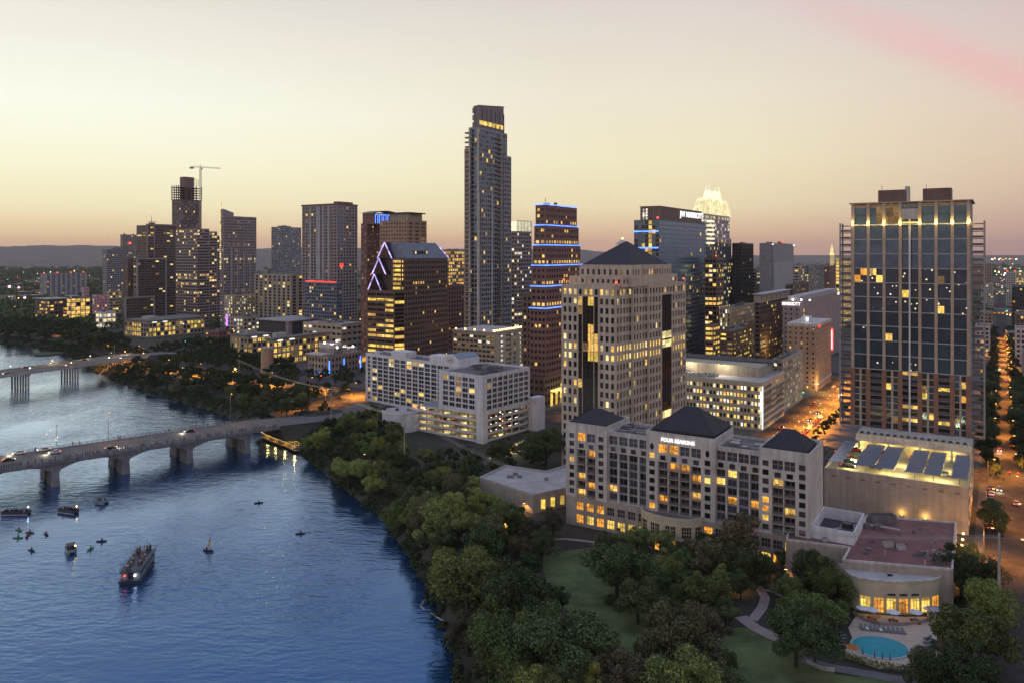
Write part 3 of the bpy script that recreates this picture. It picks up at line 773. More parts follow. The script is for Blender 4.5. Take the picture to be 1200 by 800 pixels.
# small wooded island by the far bridge
b = MB(); c = P(57, 415, WATER); r0 = []; r1 = []
for k in range(14):
    t_ = 2 * math.pi * k / 14; rr = 1 + .2 * math.sin(3 * t_)
    r0.append((c.x + 16 * rr * math.cos(t_), c.y + 16 * rr * math.sin(t_), WATER - 1)); r1.append((c.x + 12 * rr * math.cos(t_), c.y + 12 * rr * math.sin(t_), WATER + 1.2))
b.loft(r0, r1, 'earth'); b.poly(r1, 'shrub_green'); setting('island', b)

# ------------------------------------------------------------------ the hotel with dark hip roofs
fs = Bld('hotel_building', 'wide pale hotel with three dark hip roofs and a lit white name sign', 663, 949.5, 965, 211)
FT = 33.0
x0, x1, y0, y1 = fs.full()
S = lambda u: fs.ux(u)
rows = [FT - 4.2 - 2.57 * k for k in range(9)]
LITF = ('lit_amber', 'lit_amber', 'lit_amber', 'lit_warm')
def fs_section(xa, xb, yf, ztop, cols, kind, litp=.16, nm='wall'):
    bx = (xa, xb, yf, y1 - .5); mb = MB(); holes = []
    W = xb - xa; zlast = 9.2
    def win(u, z, w, h, d, p=litp, gl=None, mull=None):
        holes.append((u - w / 2, u + w / 2, z - h / 2, z + h / 2, d))
        m_ = random.choice(LITF) if random.random() < p else (gl or random.choice(('glass', 'glass', 'glass_mauve', 'glass_room')))
        fs.add('S', bx, u, z, w, h, d, m_, mull)
    for t_, px in cols:
        u = S(px) - xa
        if t_ == 's':
            for k in range(8): win(u, rows[k], 1.75, 1.6, .3)
        elif t_ == 'o':                      # small windows under an oval one
            for k in range(1, 8): win(u, rows[k], 1.75, 1.6, .3)
            q = MB(); zc = rows[0] + .2; n = 12
            ring = [(xa + u + .62 * math.cos(2 * math.pi * i / n), yf - .05, zc + 1.0 * math.sin(2 * math.pi * i / n)) for i in range(n)]
            back = [(p[0], yf + .02, p[2]) for p in ring]
            q.poly(ring, 'glass'); q.loft(back, ring, 'stone_base'); fs.part('oval_window', q)
        elif t_ in 'bg':
            ww = 2.9
            lit0 = litp * (2.2 if kind == 'centre' else .3)
            win(u, rows[0] - .1, ww, 2.7, .5, lit0, 'glass_mauve', ('stone_base', 1, 1))
            win(u, rows[1] - .35, 1.75, 1.5, .3)
            if t_ == 'b':
                za, zb = rows[8] + 1.0, rows[2] + 1.15; d = 1.5
                holes.append((u - ww / 2, u + ww / 2, za, zb, d))
                k = 2
                while k <= 7:
                    z = rows[k]
                    fs.add('S', bx, u, z - .1, ww, 2.0, d, random.choice(LITF) if random.random() < litp * 1.2 else random.choice(('glass', 'glass_mauve', 'glass_room')), ('stone_base', 1, 0))
                    q = MB(); cx = xa + u
                    q.box(cx - ww / 2 + .01, cx + ww / 2 - .01, yf - .55, yf + d, z - 1.3, z - 1.14, 'stone_base')
                    fs_b = q.build('balcony', fs.root)
                    r_ = MB()
                    for i in range(9): r_.box(cx - ww / 2 + ww * (i + .1) / 9, cx - ww / 2 + ww * (i + .1) / 9 + .06, yf - .5, yf - .44, z - 1.13, z - .22, 'metal_grey')
                    r_.box(cx - ww / 2, cx + ww / 2, yf - .52, yf - .42, z - .22, z - .12, 'metal_grey'); r_.build('balcony_rail', fs_b)
                    k += 1
                for k in range(2, 9): mb.box(xa + u - ww / 2, xa + u + ww / 2, yf + d + .002, yf + d + .2, rows[k] + .88, rows[k] + 1.5, 'stone_base')
            else:
                za, zb = rows[8] - .9, rows[2] + 1.15; d = .45
                holes.append((u - ww / 2, u + ww / 2, za, zb, d))
                for k in range(2, 8):
                    fs.add('S', bx, u, rows[k], ww * .8, 1.75, d - .1, random.choice(LITF) if random.random() < litp else random.choice(('glass', 'glass_mauve', 'glass_room')), ('metal_grey', 1, 0))
                mb.box(xa + u - ww / 2, xa + u + ww / 2, yf + d - .04, yf + d + .1, za, zb, 'grey_panel')
                win(u, rows[8] - 1.9 + 1.0, .01, .01, .01) if False else None
    fs.face(mb, 'S', bx, zlast, ztop, holes, 'stone_pale')
    fs.face(mb, 'E', bx, zlast, ztop, [], 'stone_pale'); fs.face(mb, 'N', bx, zlast, ztop, [], 'stone_pale'); fs.face(mb, 'W', bx, zlast, ztop, [], 'stone_pale')
    fs.cap(mb, bx, ztop, 'roof_grey', 'stone_pale', .8)
    fs.part(nm, mb)
    # string courses
    q = MB()
    for z in (rows[1] - 1.4, zlast + .05): q.box(xa + .02, xb - .02, yf - .14, yf - .004, z - .12, z + .12, 'stone_pale')
    fs.part('string_course', q)
yF, yR = y0, y0 + 1.6
fs_section(x0, S(711), yF, FT, [('s', 670), ('b', 681.2), ('b', 692.6), ('s', 704)], 'pav')
fs_section(S(711) + .004, S(757) - .004, yR, FT - 1.6, [('g', 716), ('g', 728), ('g', 739.6), ('g', 752)], 'rec', .08)
fs_section(S(757), S(838), yF, FT + .6, [('o', 764), ('b', 776.7), ('b', 789.5), ('b', 802.3), ('b', 815.6), ('o', 829)], 'centre', .13)
fs_section(S(838) + .004, S(889) - .004, yR, FT - 1.6, [('g', 842.5), ('g', 856), ('g', 869.6), ('g', 883.4)], 'rec', .08)
fs_section(S(889), x1, yF, FT, [('s', 897), ('b', 911.2), ('b', 925.4), ('s', 940)], 'pav', .15)
# two storey base with large lit windows
bx = (x0 + .5, x1 - .02, y0 - .6, y1); mb = MB(); holes = []
u = 692.0 - 11.5
while u < 945:
    for z, p_, w_, h_ in ((6.5, .35, 2.5, 2.5), (2.4, .85, 2.5, 2.7)):
        xx = S(u) - bx[0]
        holes.append((xx - w_ / 2, xx + w_ / 2, z - h_ / 2, z + h_ / 2, .4))
        fs.add('S', bx, xx, z, w_, h_, .4, random.choice(('lit_amber', 'lit_gold')) if random.random() < p_ else 'glass_mauve', ('stone_base', 2, 1))
    u += 11.9 + (u - 680) * .009
fs.face(mb, 'S', bx, -.3, 9.2, holes, 'stone_base')
for sd in 'ENW': fs.face(mb, sd, bx, -.3, 9.2, [], 'stone_base')
mb.poly([(bx[0], bx[2], 9.2), (bx[1], bx[2], 9.2), (bx[1], bx[3], 9.2), (bx[0], bx[3], 9.2)], 'stone_base')
fs.part('wall', mb)
# hip roofs
def hiproof(xa, xb, ya, yb, z, h, ridge=3.0):
    q = MB(); q.hip(xa, xb, ya, yb, z, z + h, 'slate', ridge, .7); r_ = fs.part('roof', q)
    k = MB(); cx, cy = (xa + xb) / 2, (ya + yb) / 2
    for sx in (-1, 1): k.tube((xa if sx < 0 else xb, ya, z), (cx + sx * ridge / 2, cy, z + h), .14, .14, 'slate', 5)
    k.build('roof_ridge', r_)
hiproof(x0 + 1.0, S(711) - .5, y0 + 1.2, y0 + 15, FT + .1, 3.8)
hiproof(S(757) + 1.4, S(838) - .8, y0 + 1.6, y0 + 19, FT + 1.2, 6.2, 4)
hiproof(S(889) + 1.0, x1 - 1.2, y0 + 1.2, y0 + 14.5, FT + .1, 4.4)
for ua, ub in ((713, 755), (842, 888)):
    for k in range(5):
        q = MB(); xx = random.uniform(S(ua) + 1.5, S(ub) - 1.5); yy = random.uniform(y0 + 5, y1 - 4); s_ = random.uniform(.6, 1.6)
        q.box(xx - s_, xx + s_, yy - s_ * .6, yy + s_ * .6, FT - 2.4, FT - 2.4 + random.uniform(.5, 1.4), 'metal_grey'); fs.part('roof_unit', q)
    q = MB(); q.tube((S(ua) + 1, y0 + 7, FT - 2.0), (S(ub) - 1, y0 + 7, FT - 2.0), .18, m='roof_pale'); q.tube((S(ua) + 1, y0 + 10, FT - 2.0), (S(ub) - 1, y0 + 10, FT - 2.0), .18, m='roof_pale'); fs.part('roof_pipe', q)
text('sign', 'FOUR SEASONS', 1.5, fs.root, ((S(776) + S(813)) / 2, y0 - .25, FT - 1.5), (R(90), 0, 0), 'sign_white', .1)
# curved two storey terrace in front of the middle
ter = MB(); cx, cy, rr = S(788), y0 - .4, 9.6
n = 18; ring = [(cx - rr * math.cos(math.pi * i / n), cy - rr * .62 * math.sin(math.pi * i / n)) for i in range(n + 1)]
ter.prism(ring, -.3, 9.4, 'cream', 'roof_grey', False)
tob = fs.part('terrace', ter)
par = MB()
for (ax, ay), (bx_, by_) in zip(ring, ring[1:]):
    d = Vector((bx_ - ax, by_ - ay)); L = d.length; d.normalize()
    par.obox(((ax + bx_) / 2 + d.y * -.0, (ay + by_) / 2), (d.x, d.y), L + .05, .3, 9.402, 10.4, 'cream')
par.build('parapet', tob)
for i in range(1, n - 1):
    (ax, ay), (bx_, by_) = ring[i], ring[i + 1]
    an = math.atan2(by_ - ay, bx_ - ax); c_ = Vector(((ax + bx_) / 2, (ay + by_) / 2)); nrm_ = Vector((math.sin(an), -math.cos(an)))
    if i % 3 == 2: continue
    for z, h_, g in ((6.3, 3.0, 'glass_brown'), (1.9, 3.2, random.choice(('lit_amber', 'glass_brown', 'glass_brown')))):
        put('window', pane(1.15, h_, g, ('cream', 1, 2)), tob, (c_.x + nrm_.x * .07, c_.y + nrm_.y * .07, z), (0, 0, an))
    if i % 3 == 0:
        q = MB(); q.box(-1.5, 1.5, -1.0, 0, 4.2, 4.35, 'cream')
        for k in range(8): q.box(-1.5 + 3 * k / 7.3, -1.44 + 3 * k / 7.3, -1.0, -.94, 4.35, 5.2, 'metal_dark')
        q.box(-1.5, 1.5, -1.02, -.92, 5.2, 5.28, 'metal_dark')
        put('balcony', q.mesh('balcony'), tob, (c_.x + nrm_.x * .05, c_.y + nrm_.y * .05, 0), (0, 0, an))
fs.finish(True, 299)

# service block between the hotel and the function hall
sv = Bld('service_building', 'pale roof enclosure with open top holding a large round fan unit', 950, 1001, 1013, 206, cat='building')
bx = sv.full(); mb = MB()
for sd in 'SENW': sv.face(mb, sd, bx, 8, 13.2, [], 'white_paint')
sv.face(mb, 'S', (bx[0] + .3, bx[1] - .3, bx[2] + .25, bx[3] - .3), -.3, 8, [(3, 5.4, 5.2, 6.9, .3)], 'stone_base')
sv.face(mb, 'E', (bx[0] + .3, bx[1] - .3, bx[2] + .25, bx[3] - .3), -.3, 8, [], 'stone_base')
mb.poly([(bx[0], bx[2], 8), (bx[0], bx[3], 8), (bx[1], bx[3], 8), (bx[1], bx[2], 8)], 'white_paint')
sv.cap(mb, bx, 13.2, 'roof_dark', 'white_paint', 3.2, .35); sv.part('wall', mb)
sv.add('S', (bx[0] + .3, bx[1] - .3, bx[2] + .25, bx[3] - .3), 4.2, 6.05, 2.4, 1.7, .3, 'glass')
q = MB(); q.box(.5, 4.3, -2, 2.2, 10, 11.3, 'metal_grey'); q.tube((2.4, 0, 11.3), (2.4, 0, 12.6), 1.6, 1.4, 'metal_dark', 14); sv.part('fan_unit', q)
sv.finish(True)

# function hall with a dark red roof
hall = thing('function_hall', 'low hall with flat dark red roof and a curved row of tall lit windows', 'building', P(1050, 700))
ho = hall.location
def hp(u, v, z): p = P(u, v, z) - ho; return (p.x, p.y)
HT = 10.2
rpix = [(921, 631), (995, 640), (987, 655), (1117, 666), (1121, 611), (1014, 603), (1012, 612), (950, 624), (926, 612)]
poly = [hp(u, v, HT) for u, v in rpix]
b = MB(); n = len(poly)
for i in range(n):
    p, q = poly[i], poly[(i + 1) % n]; b.poly([(*p, -.3), (*q, -.3), (*q, HT), (*p, HT)], 'stone_base')
b.build('wall', hall)
b = MB(); b.poly([(*p, HT - .45) for p in poly], 'roof_red'); roof = b.build('roof', hall)
b = MB()
for i in range(n):
    p, q = Vector(poly[i]), Vector(poly[(i + 1) % n]); d = q - p; L = d.length; d.normalize(); c = (p + q) / 2 + Vector((-d.y, d.x)) * .22
    b.obox((c.x, c.y), (d.x, d.y), L - .02, .46, HT - .5, HT + .012 + .003 * i, 'stone_pale')
b.build('parapet', hall)
for (u, v, sx, sy, h_) in ((1041, 638, 2.4, 1.4, .8), (1056, 641, 2.0, 1.6, .7), (967, 632, 1.2, 1.0, .5), (1030, 618, 2.6, 1.1, .9), (1016, 616, 1.6, 1.0, .7)):
    q = MB(); p = hp(u, v, HT); q.box(p[0] - sx / 2, p[0] + sx / 2, p[1] - sy / 2, p[1] + sy / 2, HT - .44, HT + h_, 'roof_pale' if v > 630 else 'metal_grey'); q.box(p[0] - sx * .4, p[0] + sx * .4, p[1] - sy * .4, p[1] + sy * .4, HT + h_ + .002, HT + h_ + .15, 'metal_grey'); q.build('roof_unit', hall)
q = MB(); a_, c_ = hp(1020, 614, HT + .6), hp(1054, 620, HT + .6); q.tube((*a_, HT + .5), (*c_, HT + .5), .28, m='roof_pale', n=8); q.build('duct', hall)
q = MB(); a_, c_ = hp(1017, 601, HT + 1.5), hp(1052, 606, HT + 1.5); q.box(a_[0], c_[0], a_[1] - 3.2, a_[1] - 3.0, HT - .4, HT + 1.8, 'concrete_dark'); q.box(a_[0], c_[0], a_[1] - .2, a_[1], HT - .4, HT + 1.8, 'concrete_dark'); q.box(a_[0], a_[0] + .2, a_[1] - 3.0, a_[1] - .2, HT - .4, HT + 1.8, 'concrete_dark'); q.box(c_[0] - .2, c_[0], a_[1] - 3.0, a_[1] - .2, HT - .4, HT + 1.8, 'concrete_dark'); q.build('plant_screen', hall)
for (u, v) in ((1100, 652), (1106, 653), (1112, 651)):
    q = MB(); p = hp(u, v, HT); q.tube((*p, HT - .44), (*p, HT + .7), .06, m='metal_grey')
    q.tube((p[0], p[1] - .12, HT + 1.0), (p[0], p[1] - .02, HT + 1.05), .72, .6, 'umbrella_white', 12); q.build('satellite_dish', hall)
for (u, v) in ((1087, 648), (1084, 660), (1037, 649)): q = MB(); p = hp(u, v, HT); q.tube((*p, HT - .44), (*p, HT + .9), .15, m='roof_pale'); q.build('vent_pipe', hall)
q = MB(); p = hp(1043, 674, 8); q.box(p[0] - .6, p[0] + .6, p[1] - .1, p[1] + .12, 7.2, 8.4, 'glass'); q.build('window', hall)
for k in range(16):
    q = MB(); fx, fy = random.uniform(.1, .9), random.uniform(.15, .85)
    a_ = Vector(poly[0]).lerp(Vector(poly[3]), 0); x = hp(1000 + 108 * fx, 612 + 46 * fy, HT); s_ = random.uniform(.25, .8)
    if k % 3 == 0: q.tube((x[0], x[1], HT - .44), (x[0], x[1], HT + random.uniform(.1, .7)), .16, m='metal_grey', n=7); q.build('vent_pipe', hall)
    elif k % 3 == 1: q.box(x[0] - s_, x[0] + s_, x[1] - s_ * .6, x[1] + s_ * .6, HT - .44, HT + random.uniform(-.1, .5), random.choice(('metal_grey', 'roof_grey', 'roof_pale'))); q.build('roof_unit', hall)
    else: q.box(x[0] - s_ * 2.4, x[0] + s_ * 2.4, x[1] - .9, x[1] + .9, HT - .44, HT - .425 + .001 * k, 'roof_dark'); q.build('roof_patch', hall)
# curved bay
bc = P(1049, 711, 0) - ho; bay = MB(); rw, rd = 11.0, 4.0; n = 14
ring = [(bc.x + rw * math.sin(-math.pi / 2 + math.pi * i / n), bc.y - rd * math.cos(-math.pi / 2 + math.pi * i / n)) for i in range(n + 1)]
bay.prism(ring + [(bc.x + rw, bc.y + 7.5), (bc.x - rw, bc.y + 7.5)], -.3, 7.9, 'cream', 'roof_pale', False); bo = bay.build('curved_bay', hall)
cor = MB()
for (ax, ay), (bx_, by_) in zip(ring, ring[1:]):
    d = Vector((bx_ - ax, by_ - ay)); L = d.length; d.normalize(); cor.obox(((ax + bx_) / 2, (ay + by_) / 2), (d.x, d.y), L + .1, .5, 7.902, 8.3, 'stone_pale')
cor.build('cornice', bo)
for k in range(7):
    th = -1.22 + 2.44 * k / 6
    th = math.asin(-.78 + 1.56 * k / 6)
    x, y = bc.x + rw * math.sin(th), bc.y - rd * math.cos(th); tx, ty = rw * math.cos(th), rd * math.sin(th); an = math.atan2(ty, tx)
    nv = Vector((math.sin(an), -math.cos(an)))
    put('window', pane(2.0, 3.3, ('lit_gold', 'lit_amber', 'lit_gold', 'lit_amber', 'lit_gold', 'lit_gold', 'lit_amber')[k], ('stone_base', 2, 0)), bo, (x + nv.x * .12, y + nv.y * .12, 2.2), (0, 0, an))
    if k in (2, 3, 4):
        q = MB(); q.box(-.9, .9, -.25, .02, 4.75, 5.1, 'metal_dark'); put('louvre', q.mesh('louvre'), bo, (x + nv.x * .05, y + nv.y * .05, 0), (0, 0, an))

# ------------------------------------------------------------------ pool terrace
pix_sheet('pool_terrace', [(994, 735), (1005, 718), (1060, 722), (1104, 722), (1098, 745), (1098, 775), (1085, 786), (1030, 783), (985, 768), (1000, 750)][::-1], 0.10, 'pool_deck')
pc = P(1031, 758, .1)
pool = thing('swimming_pool', 'oval turquoise swimming pool in the pale terrace', 'pool', pc)
n = 36; q = MB()
o_ = [(6.3 * math.cos(2 * math.pi * i / n), 5.3 * math.sin(2 * math.pi * i / n)) for i in range(n)]; i_ = [(5.8 * math.cos(2 * math.pi * i / n), 4.8 * math.sin(2 * math.pi * i / n)) for i in range(n)]
for i in range(n):
    j = (i + 1) % n
    q.poly([(*o_[i], .16), (*o_[j], .16), (*i_[j], .16), (*i_[i], .16)], 'pool_tile'); q.poly([(*o_[i], 0), (*o_[j], 0), (*o_[j], .16), (*o_[i], .16)], 'pool_tile'); q.poly([(*i_[j], 0.02), (*i_[i], 0.02), (*i_[i], .16), (*i_[j], .16)], 'pool_tile')
q.build('coping', pool)
q = MB(); q.poly([(*p, .06) for p in i_], 'pool_water'); q.build('water', pool)
# curved step wall behind the loungers
t = thing('terrace_wall', 'low curved terrace wall above the row of pool loungers', 'wall', P(1048, 731))
q = MB(); pts = [P(u, v) - t.location for u, v in ((1000, 719), (1012, 727), (1030, 732), (1055, 733), (1075, 731), (1090, 727))]
for a, c in zip(pts, pts[1:]): d = (c - a).to_2d(); L = d.length; d.normalize(); m_ = (a + c) / 2; q.obox((m_.x, m_.y), (d.x, d.y), L + .1, .3, 0, .8, 'path_pink')
q.build('wall', t)
def lounger(label, p, rz, towel=False):
    t = thing('sun_lounger', label, 'sun lounger', p, rz, 'loungers round the pool')
    q = MB(); q.box(-.33, .33, -1.0, .35, .3, .38, 'lounger_grey'); q.build('seat', t)
    q = MB(); a = [(-.33, .35, .3), (.33, .35, .3), (.33, .95, .75), (-.33, .95, .75)]; b_ = [(x, y + .06, z + .08) if False else (x, y - .05, z + .08) for x, y, z in a]; q.loft(a, b_, 'lounger_grey'); q.poly(b_, 'lounger_grey'); q.poly(a[::-1], 'lounger_grey'); q.build('backrest', t)
    for x in (-.28, .28):
        for y in (-.9, .3): q = MB(); q.box(x - .03, x + .03, y - .03, y + .03, 0, .3, 'metal_dark'); q.build('leg', t)
    if towel:
        q = MB(); q.box(-.3, .3, -.95, .3, .385, .42, 'towel'); o = q.build('towel', None, label='white towel laid on a dark lounger above the pool', category='towel', group='towels on the pool loungers'); o.location = p; o.rotation_euler = (0, 0, rz)
for k in range(10):
    p = P(1010 + 5.4 * k, 736 + .55 * k, .1)
    lounger('dark lounger in the row facing the oval pool' if k not in (1, 4) else 'dark lounger under a white towel in the row above the pool', p, R(-4), k in (1, 4))
for k in range(4): lounger('dark lounger at the left end of the pool', P(986.5 - .4 * k, 745 + 3.6 * k, .1), R(80))
for k in range(5): lounger('dark lounger beside the hedge right of the pool', P(1087 - .4 * k, 748 + 5 * k, .1), R(-80))
def umbrella(label, p, m, r=1.6, closed=False):
    t = thing('parasol', label, 'parasol', p, 0, 'parasols round the pool')
    q = MB(); q.tube((0, 0, 0), (0, 0, 2.5), .04, m='metal_grey'); q.build('pole', t)
    q = MB(); q.tube((0, 0, 0), (0, 0, .12), .3, .25, 'concrete', 8); q.build('base', t)
    q = MB(); n = 8
    if closed: q.tube((0, 0, 1.0), (0, 0, 2.6), .16, .04, m)
    else:
        ring = [(r * math.cos(2 * math.pi * i / n), r * math.sin(2 * math.pi * i / n), 2.15) for i in range(n)]
        rin = [(x * .96, y * .96, 2.1) for x, y, z in ring]
        for i in range(n): j = (i + 1) % n; q.poly([ring[i], ring[j], (0, 0, 2.75)], m); q.poly([rin[j], rin[i], (0, 0, 2.68)], m); q.poly([ring[j], ring[i], rin[i], rin[j]], m)
    q.build('canopy', t)
for u, v, l in ((1011, 722, 'white parasol nearest the trees, left of the lit hall windows'), (1022, 724, 'white parasol second from the trees before the lit hall'), (1047, 727, 'white parasol in the middle before the lit hall'), (1073, 727, 'white parasol right of the middle, before the lit hall'), (1087, 723, 'small white parasol beside the pavilion by the hall')):
    umbrella(l, P(u, v, .1), 'umbrella_white', 1.1 if u > 1080 else 1.55)
umbrella('rust orange parasol below the terrace wall by the dark trees', P(961, 741, .1), 'umbrella_rust', 2.0)
umbrella('rust orange parasol on the terrace corner left of the pool', P(999, 769, .1), 'umbrella_rust', 1.5)
umbrella('rust orange parasol under the terrace wall behind the loungers', P(1025, 732, .1), 'umbrella_rust', 1.3)
for u, v in ((1011, 771), (1025, 775), (1034, 777), (1043, 778)): umbrella('closed dark red parasol on the near edge of the oval pool', P(u, v, .1), 'cloth_red', closed=True)
for u, v in ((1022, 724.5), (1047, 727.5), (1073, 727.5), (1046, 716)):
    t = thing('cafe_table', 'small round table with seats before the lit hall windows', 'table', P(u, v + 1.5, .1), 0, 'tables on the hall terrace')
    q = MB(); q.tube((0, 0, .7), (0, 0, .75), .7, m='wood', n=10); q.build('tabletop', t); q = MB(); q.tube((0, 0, 0), (0, 0, .7), .06, m='metal_dark'); q.build('leg', t)
    for k in range(4): q = MB(); a = k * 1.57 + .4; q.box(math.cos(a) * 1.1 - .2, math.cos(a) * 1.1 + .2, math.sin(a) * 1.1 - .2, math.sin(a) * 1.1 + .2, 0, .45, 'cloth_red'); q.build('seat', t)
# pavilion and hot tub on the right
t = thing('pool_pavilion', 'small flat grey roofed pavilion on the right of the hall terrace', 'pavilion', P(1101, 727, .1))
for x in (-1.9, 1.9):
    for y in (-1.5, 1.5): q = MB(); q.box(x - .15, x + .15, y - .15, y + .15, 0, 2.6, 'stone_pale'); q.build('post', t)
q = MB(); q.box(-2.2, 2.2, -1.8, 1.8, 2.6, 2.85, 'roof_pale'); q.build('roof', t); q = MB(); q.box(-1.7, 1.7, .8, 1.2, 0, 1.1, 'wood'); q.build('bar_counter', t)
t = thing('planting_bed', 'kerbed bed of dark red shrubs right of the pool', 'planting bed', P(1099, 758, .1))
q = MB(); n = 14; ring = [(1.7 * math.cos(2 * math.pi * i / n), 3.6 * math.sin(2 * math.pi * i / n)) for i in range(n)]; q.prism(ring, 0, .35, 'path_pink', 'earth', False); q.build('kerb', t)
q = MB()
for k in range(40): a, r_ = random.uniform(0, 6.28), random.uniform(0, .85); q.ball((1.7 * r_ * math.cos(a), 3.6 * r_ * math.sin(a), .5), random.uniform(.2, .45), random.choice(('cloth_red', 'shrub_green', 'shrub_green')), 5, 4)
q.build('shrubs', t, kind='stuff')
# ------------------------------------------------------------------ apartment tower on the right, over its garage
GD = 14.0
pod = Bld('parking_garage', 'beige parking garage with lit roof deck under blue grey canopies', 966, 1135, 1140, 240, b=44.0)
px0, px1, py0, py1 = pod.full()
mb = MB()
for sd in 'SEW': pod.face(mb, sd, pod.full(), -.3, GD + 1.0, [], 'stone_base')
pod.cap(mb, pod.full(), GD + 1.0, 'deck_floor', 'stone_pale', 1.0, .3); pod.part('wall', mb)
for k in range(1, 6):
    q = MB(); x = px0 + (px1 - px0) * k / 6; q.box(x - .05, x + .05, py0 - .05, py0 - .003, 0, GD + .9, 'concrete'); pod.part('wall_joint', q)
for z in (4.6, 9.4):
    q = MB(); q.box(px0 + .1, px1 - .1, py0 - .05, py0 - .004, z - .06, z + .06, 'concrete'); pod.part('wall_joint', q)
for k in range(9):
    q = MB(); x = px0 + 3 + (px1 - px0 - 6) * k / 8; q.box(x - .7, x + .7, py0 - .1, py0 - .006, GD - 1.6, GD - 1.2, 'concrete_dark'); pod.part('drain_slot', q)
# terrace slab of the tower over the back of the deck
bx2 = (px0 + 4.5, px1 - .2, py1 - 6.5, py1 + 20)
q = MB(); q.box(bx2[0], bx2[1], bx2[2], bx2[3], 17.2, 19.6, 'stone_pale'); pod.part('terrace_slab', q)
q = MB(); q.box(bx2[0], bx2[1], py1 - .5, bx2[3], -.3, 17.2, 'deck_floor'); pod.part('wall', q)
for k in range(8):
    q = MB(); x = bx2[0] + 1 + (bx2[1] - bx2[0] - 2) * k / 7; q.box(x - .35, x + .35, bx2[2] + .6, bx2[2] + 1.3, GD, 17.2, 'concrete'); pod.part('column', q)
for k in range(16):
    q = MB(); x = bx2[0] + 2 + (bx2[1] - bx2[0] - 4) * k / 15; q.box(x - .9, x + .9, bx2[2] + .5, bx2[2] + 1.4, 19.6, 20.2, 'concrete'); q.ball((x, bx2[2] + .95, 20.4), .7, 'shrub_green', 6, 4, .7); pod.part('planter', q)
q = MB(); q.box(bx2[0], bx2[1], bx2[2] - .15, bx2[2] - .003, 18.9, 19.9, 'stone_pale'); pod.part('parapet', q)
# canopies over the parking rows
W = px1 - px0
for i, (f0, f1) in enumerate(((.02, .125), (.215, .355), (.365, .50), (.575, .695), (.705, .82), (.885, .99))):
    xa, xb = px0 + W * f0, px0 + W * f1; t_ = -1 if i % 2 else 1
    q = MB(); z0, z1 = GD + 2.7, GD + 3.0; ya, yb = py0 + 2.0, py1 - 9
    A = [(xa, ya, z0), (xb, ya, z1), (xb, yb, z1), (xa, yb, z0)]; B_ = [(x, y, z + .12) for x, y, z in A]
    q.loft(A, B_, 'canopy_blue'); q.poly(B_, 'canopy_blue'); q.poly(A[::-1], 'metal_grey'); co = pod.part('canopy', q)
    for j in range(1, 6):
        r_ = MB(); y = ya + (yb - ya) * j / 6; r_.poly([(xa, y - .06, z0 + .124), (xb, y - .06, z1 + .124), (xb, y + .06, z1 + .124), (xa, y + .06, z0 + .124)], 'metal_dark'); r_.build('panel_seam', co)
    for j in range(4):
        r_ = MB(); y = ya + (yb - ya) * (j + .5) / 4; r_.tube(((xa + xb) / 2, y, GD), ((xa + xb) / 2, y, z0 + .1), .12, m='metal_grey'); r_.build('canopy_post', co)
    for j in range(3):
        r_ = MB(); y = ya + (yb - ya) * (j + .5) / 3; r_.box((xa + xb) / 2 - .5, (xa + xb) / 2 + .5, y - .1, y + .1, z0 - .25, z0 - .12, 'up_light'); lo_ = r_.build('canopy_light', co)
def lamp_light(name, parent, loc, energy, col=(1, .72, .28), size=.3, down=False):
    l = bpy.data.lights.new(name, 'SPOT' if down else 'POINT'); l.energy = energy
    if down: l.spot_size = R(142); l.spot_blend = .35
    l.color = col; l.shadow_soft_size = size
    o = bpy.data.objects.new(name, l); C.objects.link(o); o.parent = parent; o.location = loc
    return o
for f in (.17, .43, .54, .76, .85):
    for y in (py0 + 7, py0 + 20): lamp_light('canopy_light_glow', pod.root, (px0 + W * f, y, GD + 2.4), 900, (1, .8, .33))
for f in (.12, .36, .6, .85):
    q = MB(); q.box(px0 + W * f - 1.2, px0 + W * f + 1.2, py1 - 3.2, py1 - 2.9, 17.0, 17.19, 'up_light'); pod.part('ceiling_light', q)
    lamp_light('ceiling_light_glow', pod.root, (px0 + W * f, py1 - 3, GD + 2.4), 1100, (1, .74, .25))
for f in (.56, .72):      # wall wash lamps at the foot of the front wall
    q = MB(); q.box(px0 + W * f - .25, px0 + W * f + .25, py0 - 1.0, py0 - .6, 3.0, 3.5, 'up_light'); pod.part('wall_lamp', q)
    lamp_light('wall_lamp_glow', pod.root, (px0 + W * f, py0 - 1.1, 3.9), 150, (1, .6, .15), .15)
for k in range(12):       # lit garage openings along the street side
    q = MB(); y = py0 + 3 + k * 3.2; q.box(px1 + .002, px1 + .12, y, y + 1.6, 2.0 + (k % 3) * 4, 3.6 + (k % 3) * 4, 'lit_amber'); pod.part('window', q)

tw = Bld('apartment_tower', 'tall right tower of bluish glass bays with tan piers and uplit crown', 981, 1146, 1151.5, 284, b=26.0)
x0, x1, y0, y1 = tw.full()
TZ = lambda v: tw.z(v, 284)
zt, zc, zm, zb = TZ(236), TZ(262), TZ(441), 19.6
S = lambda u: tw.ux(u)
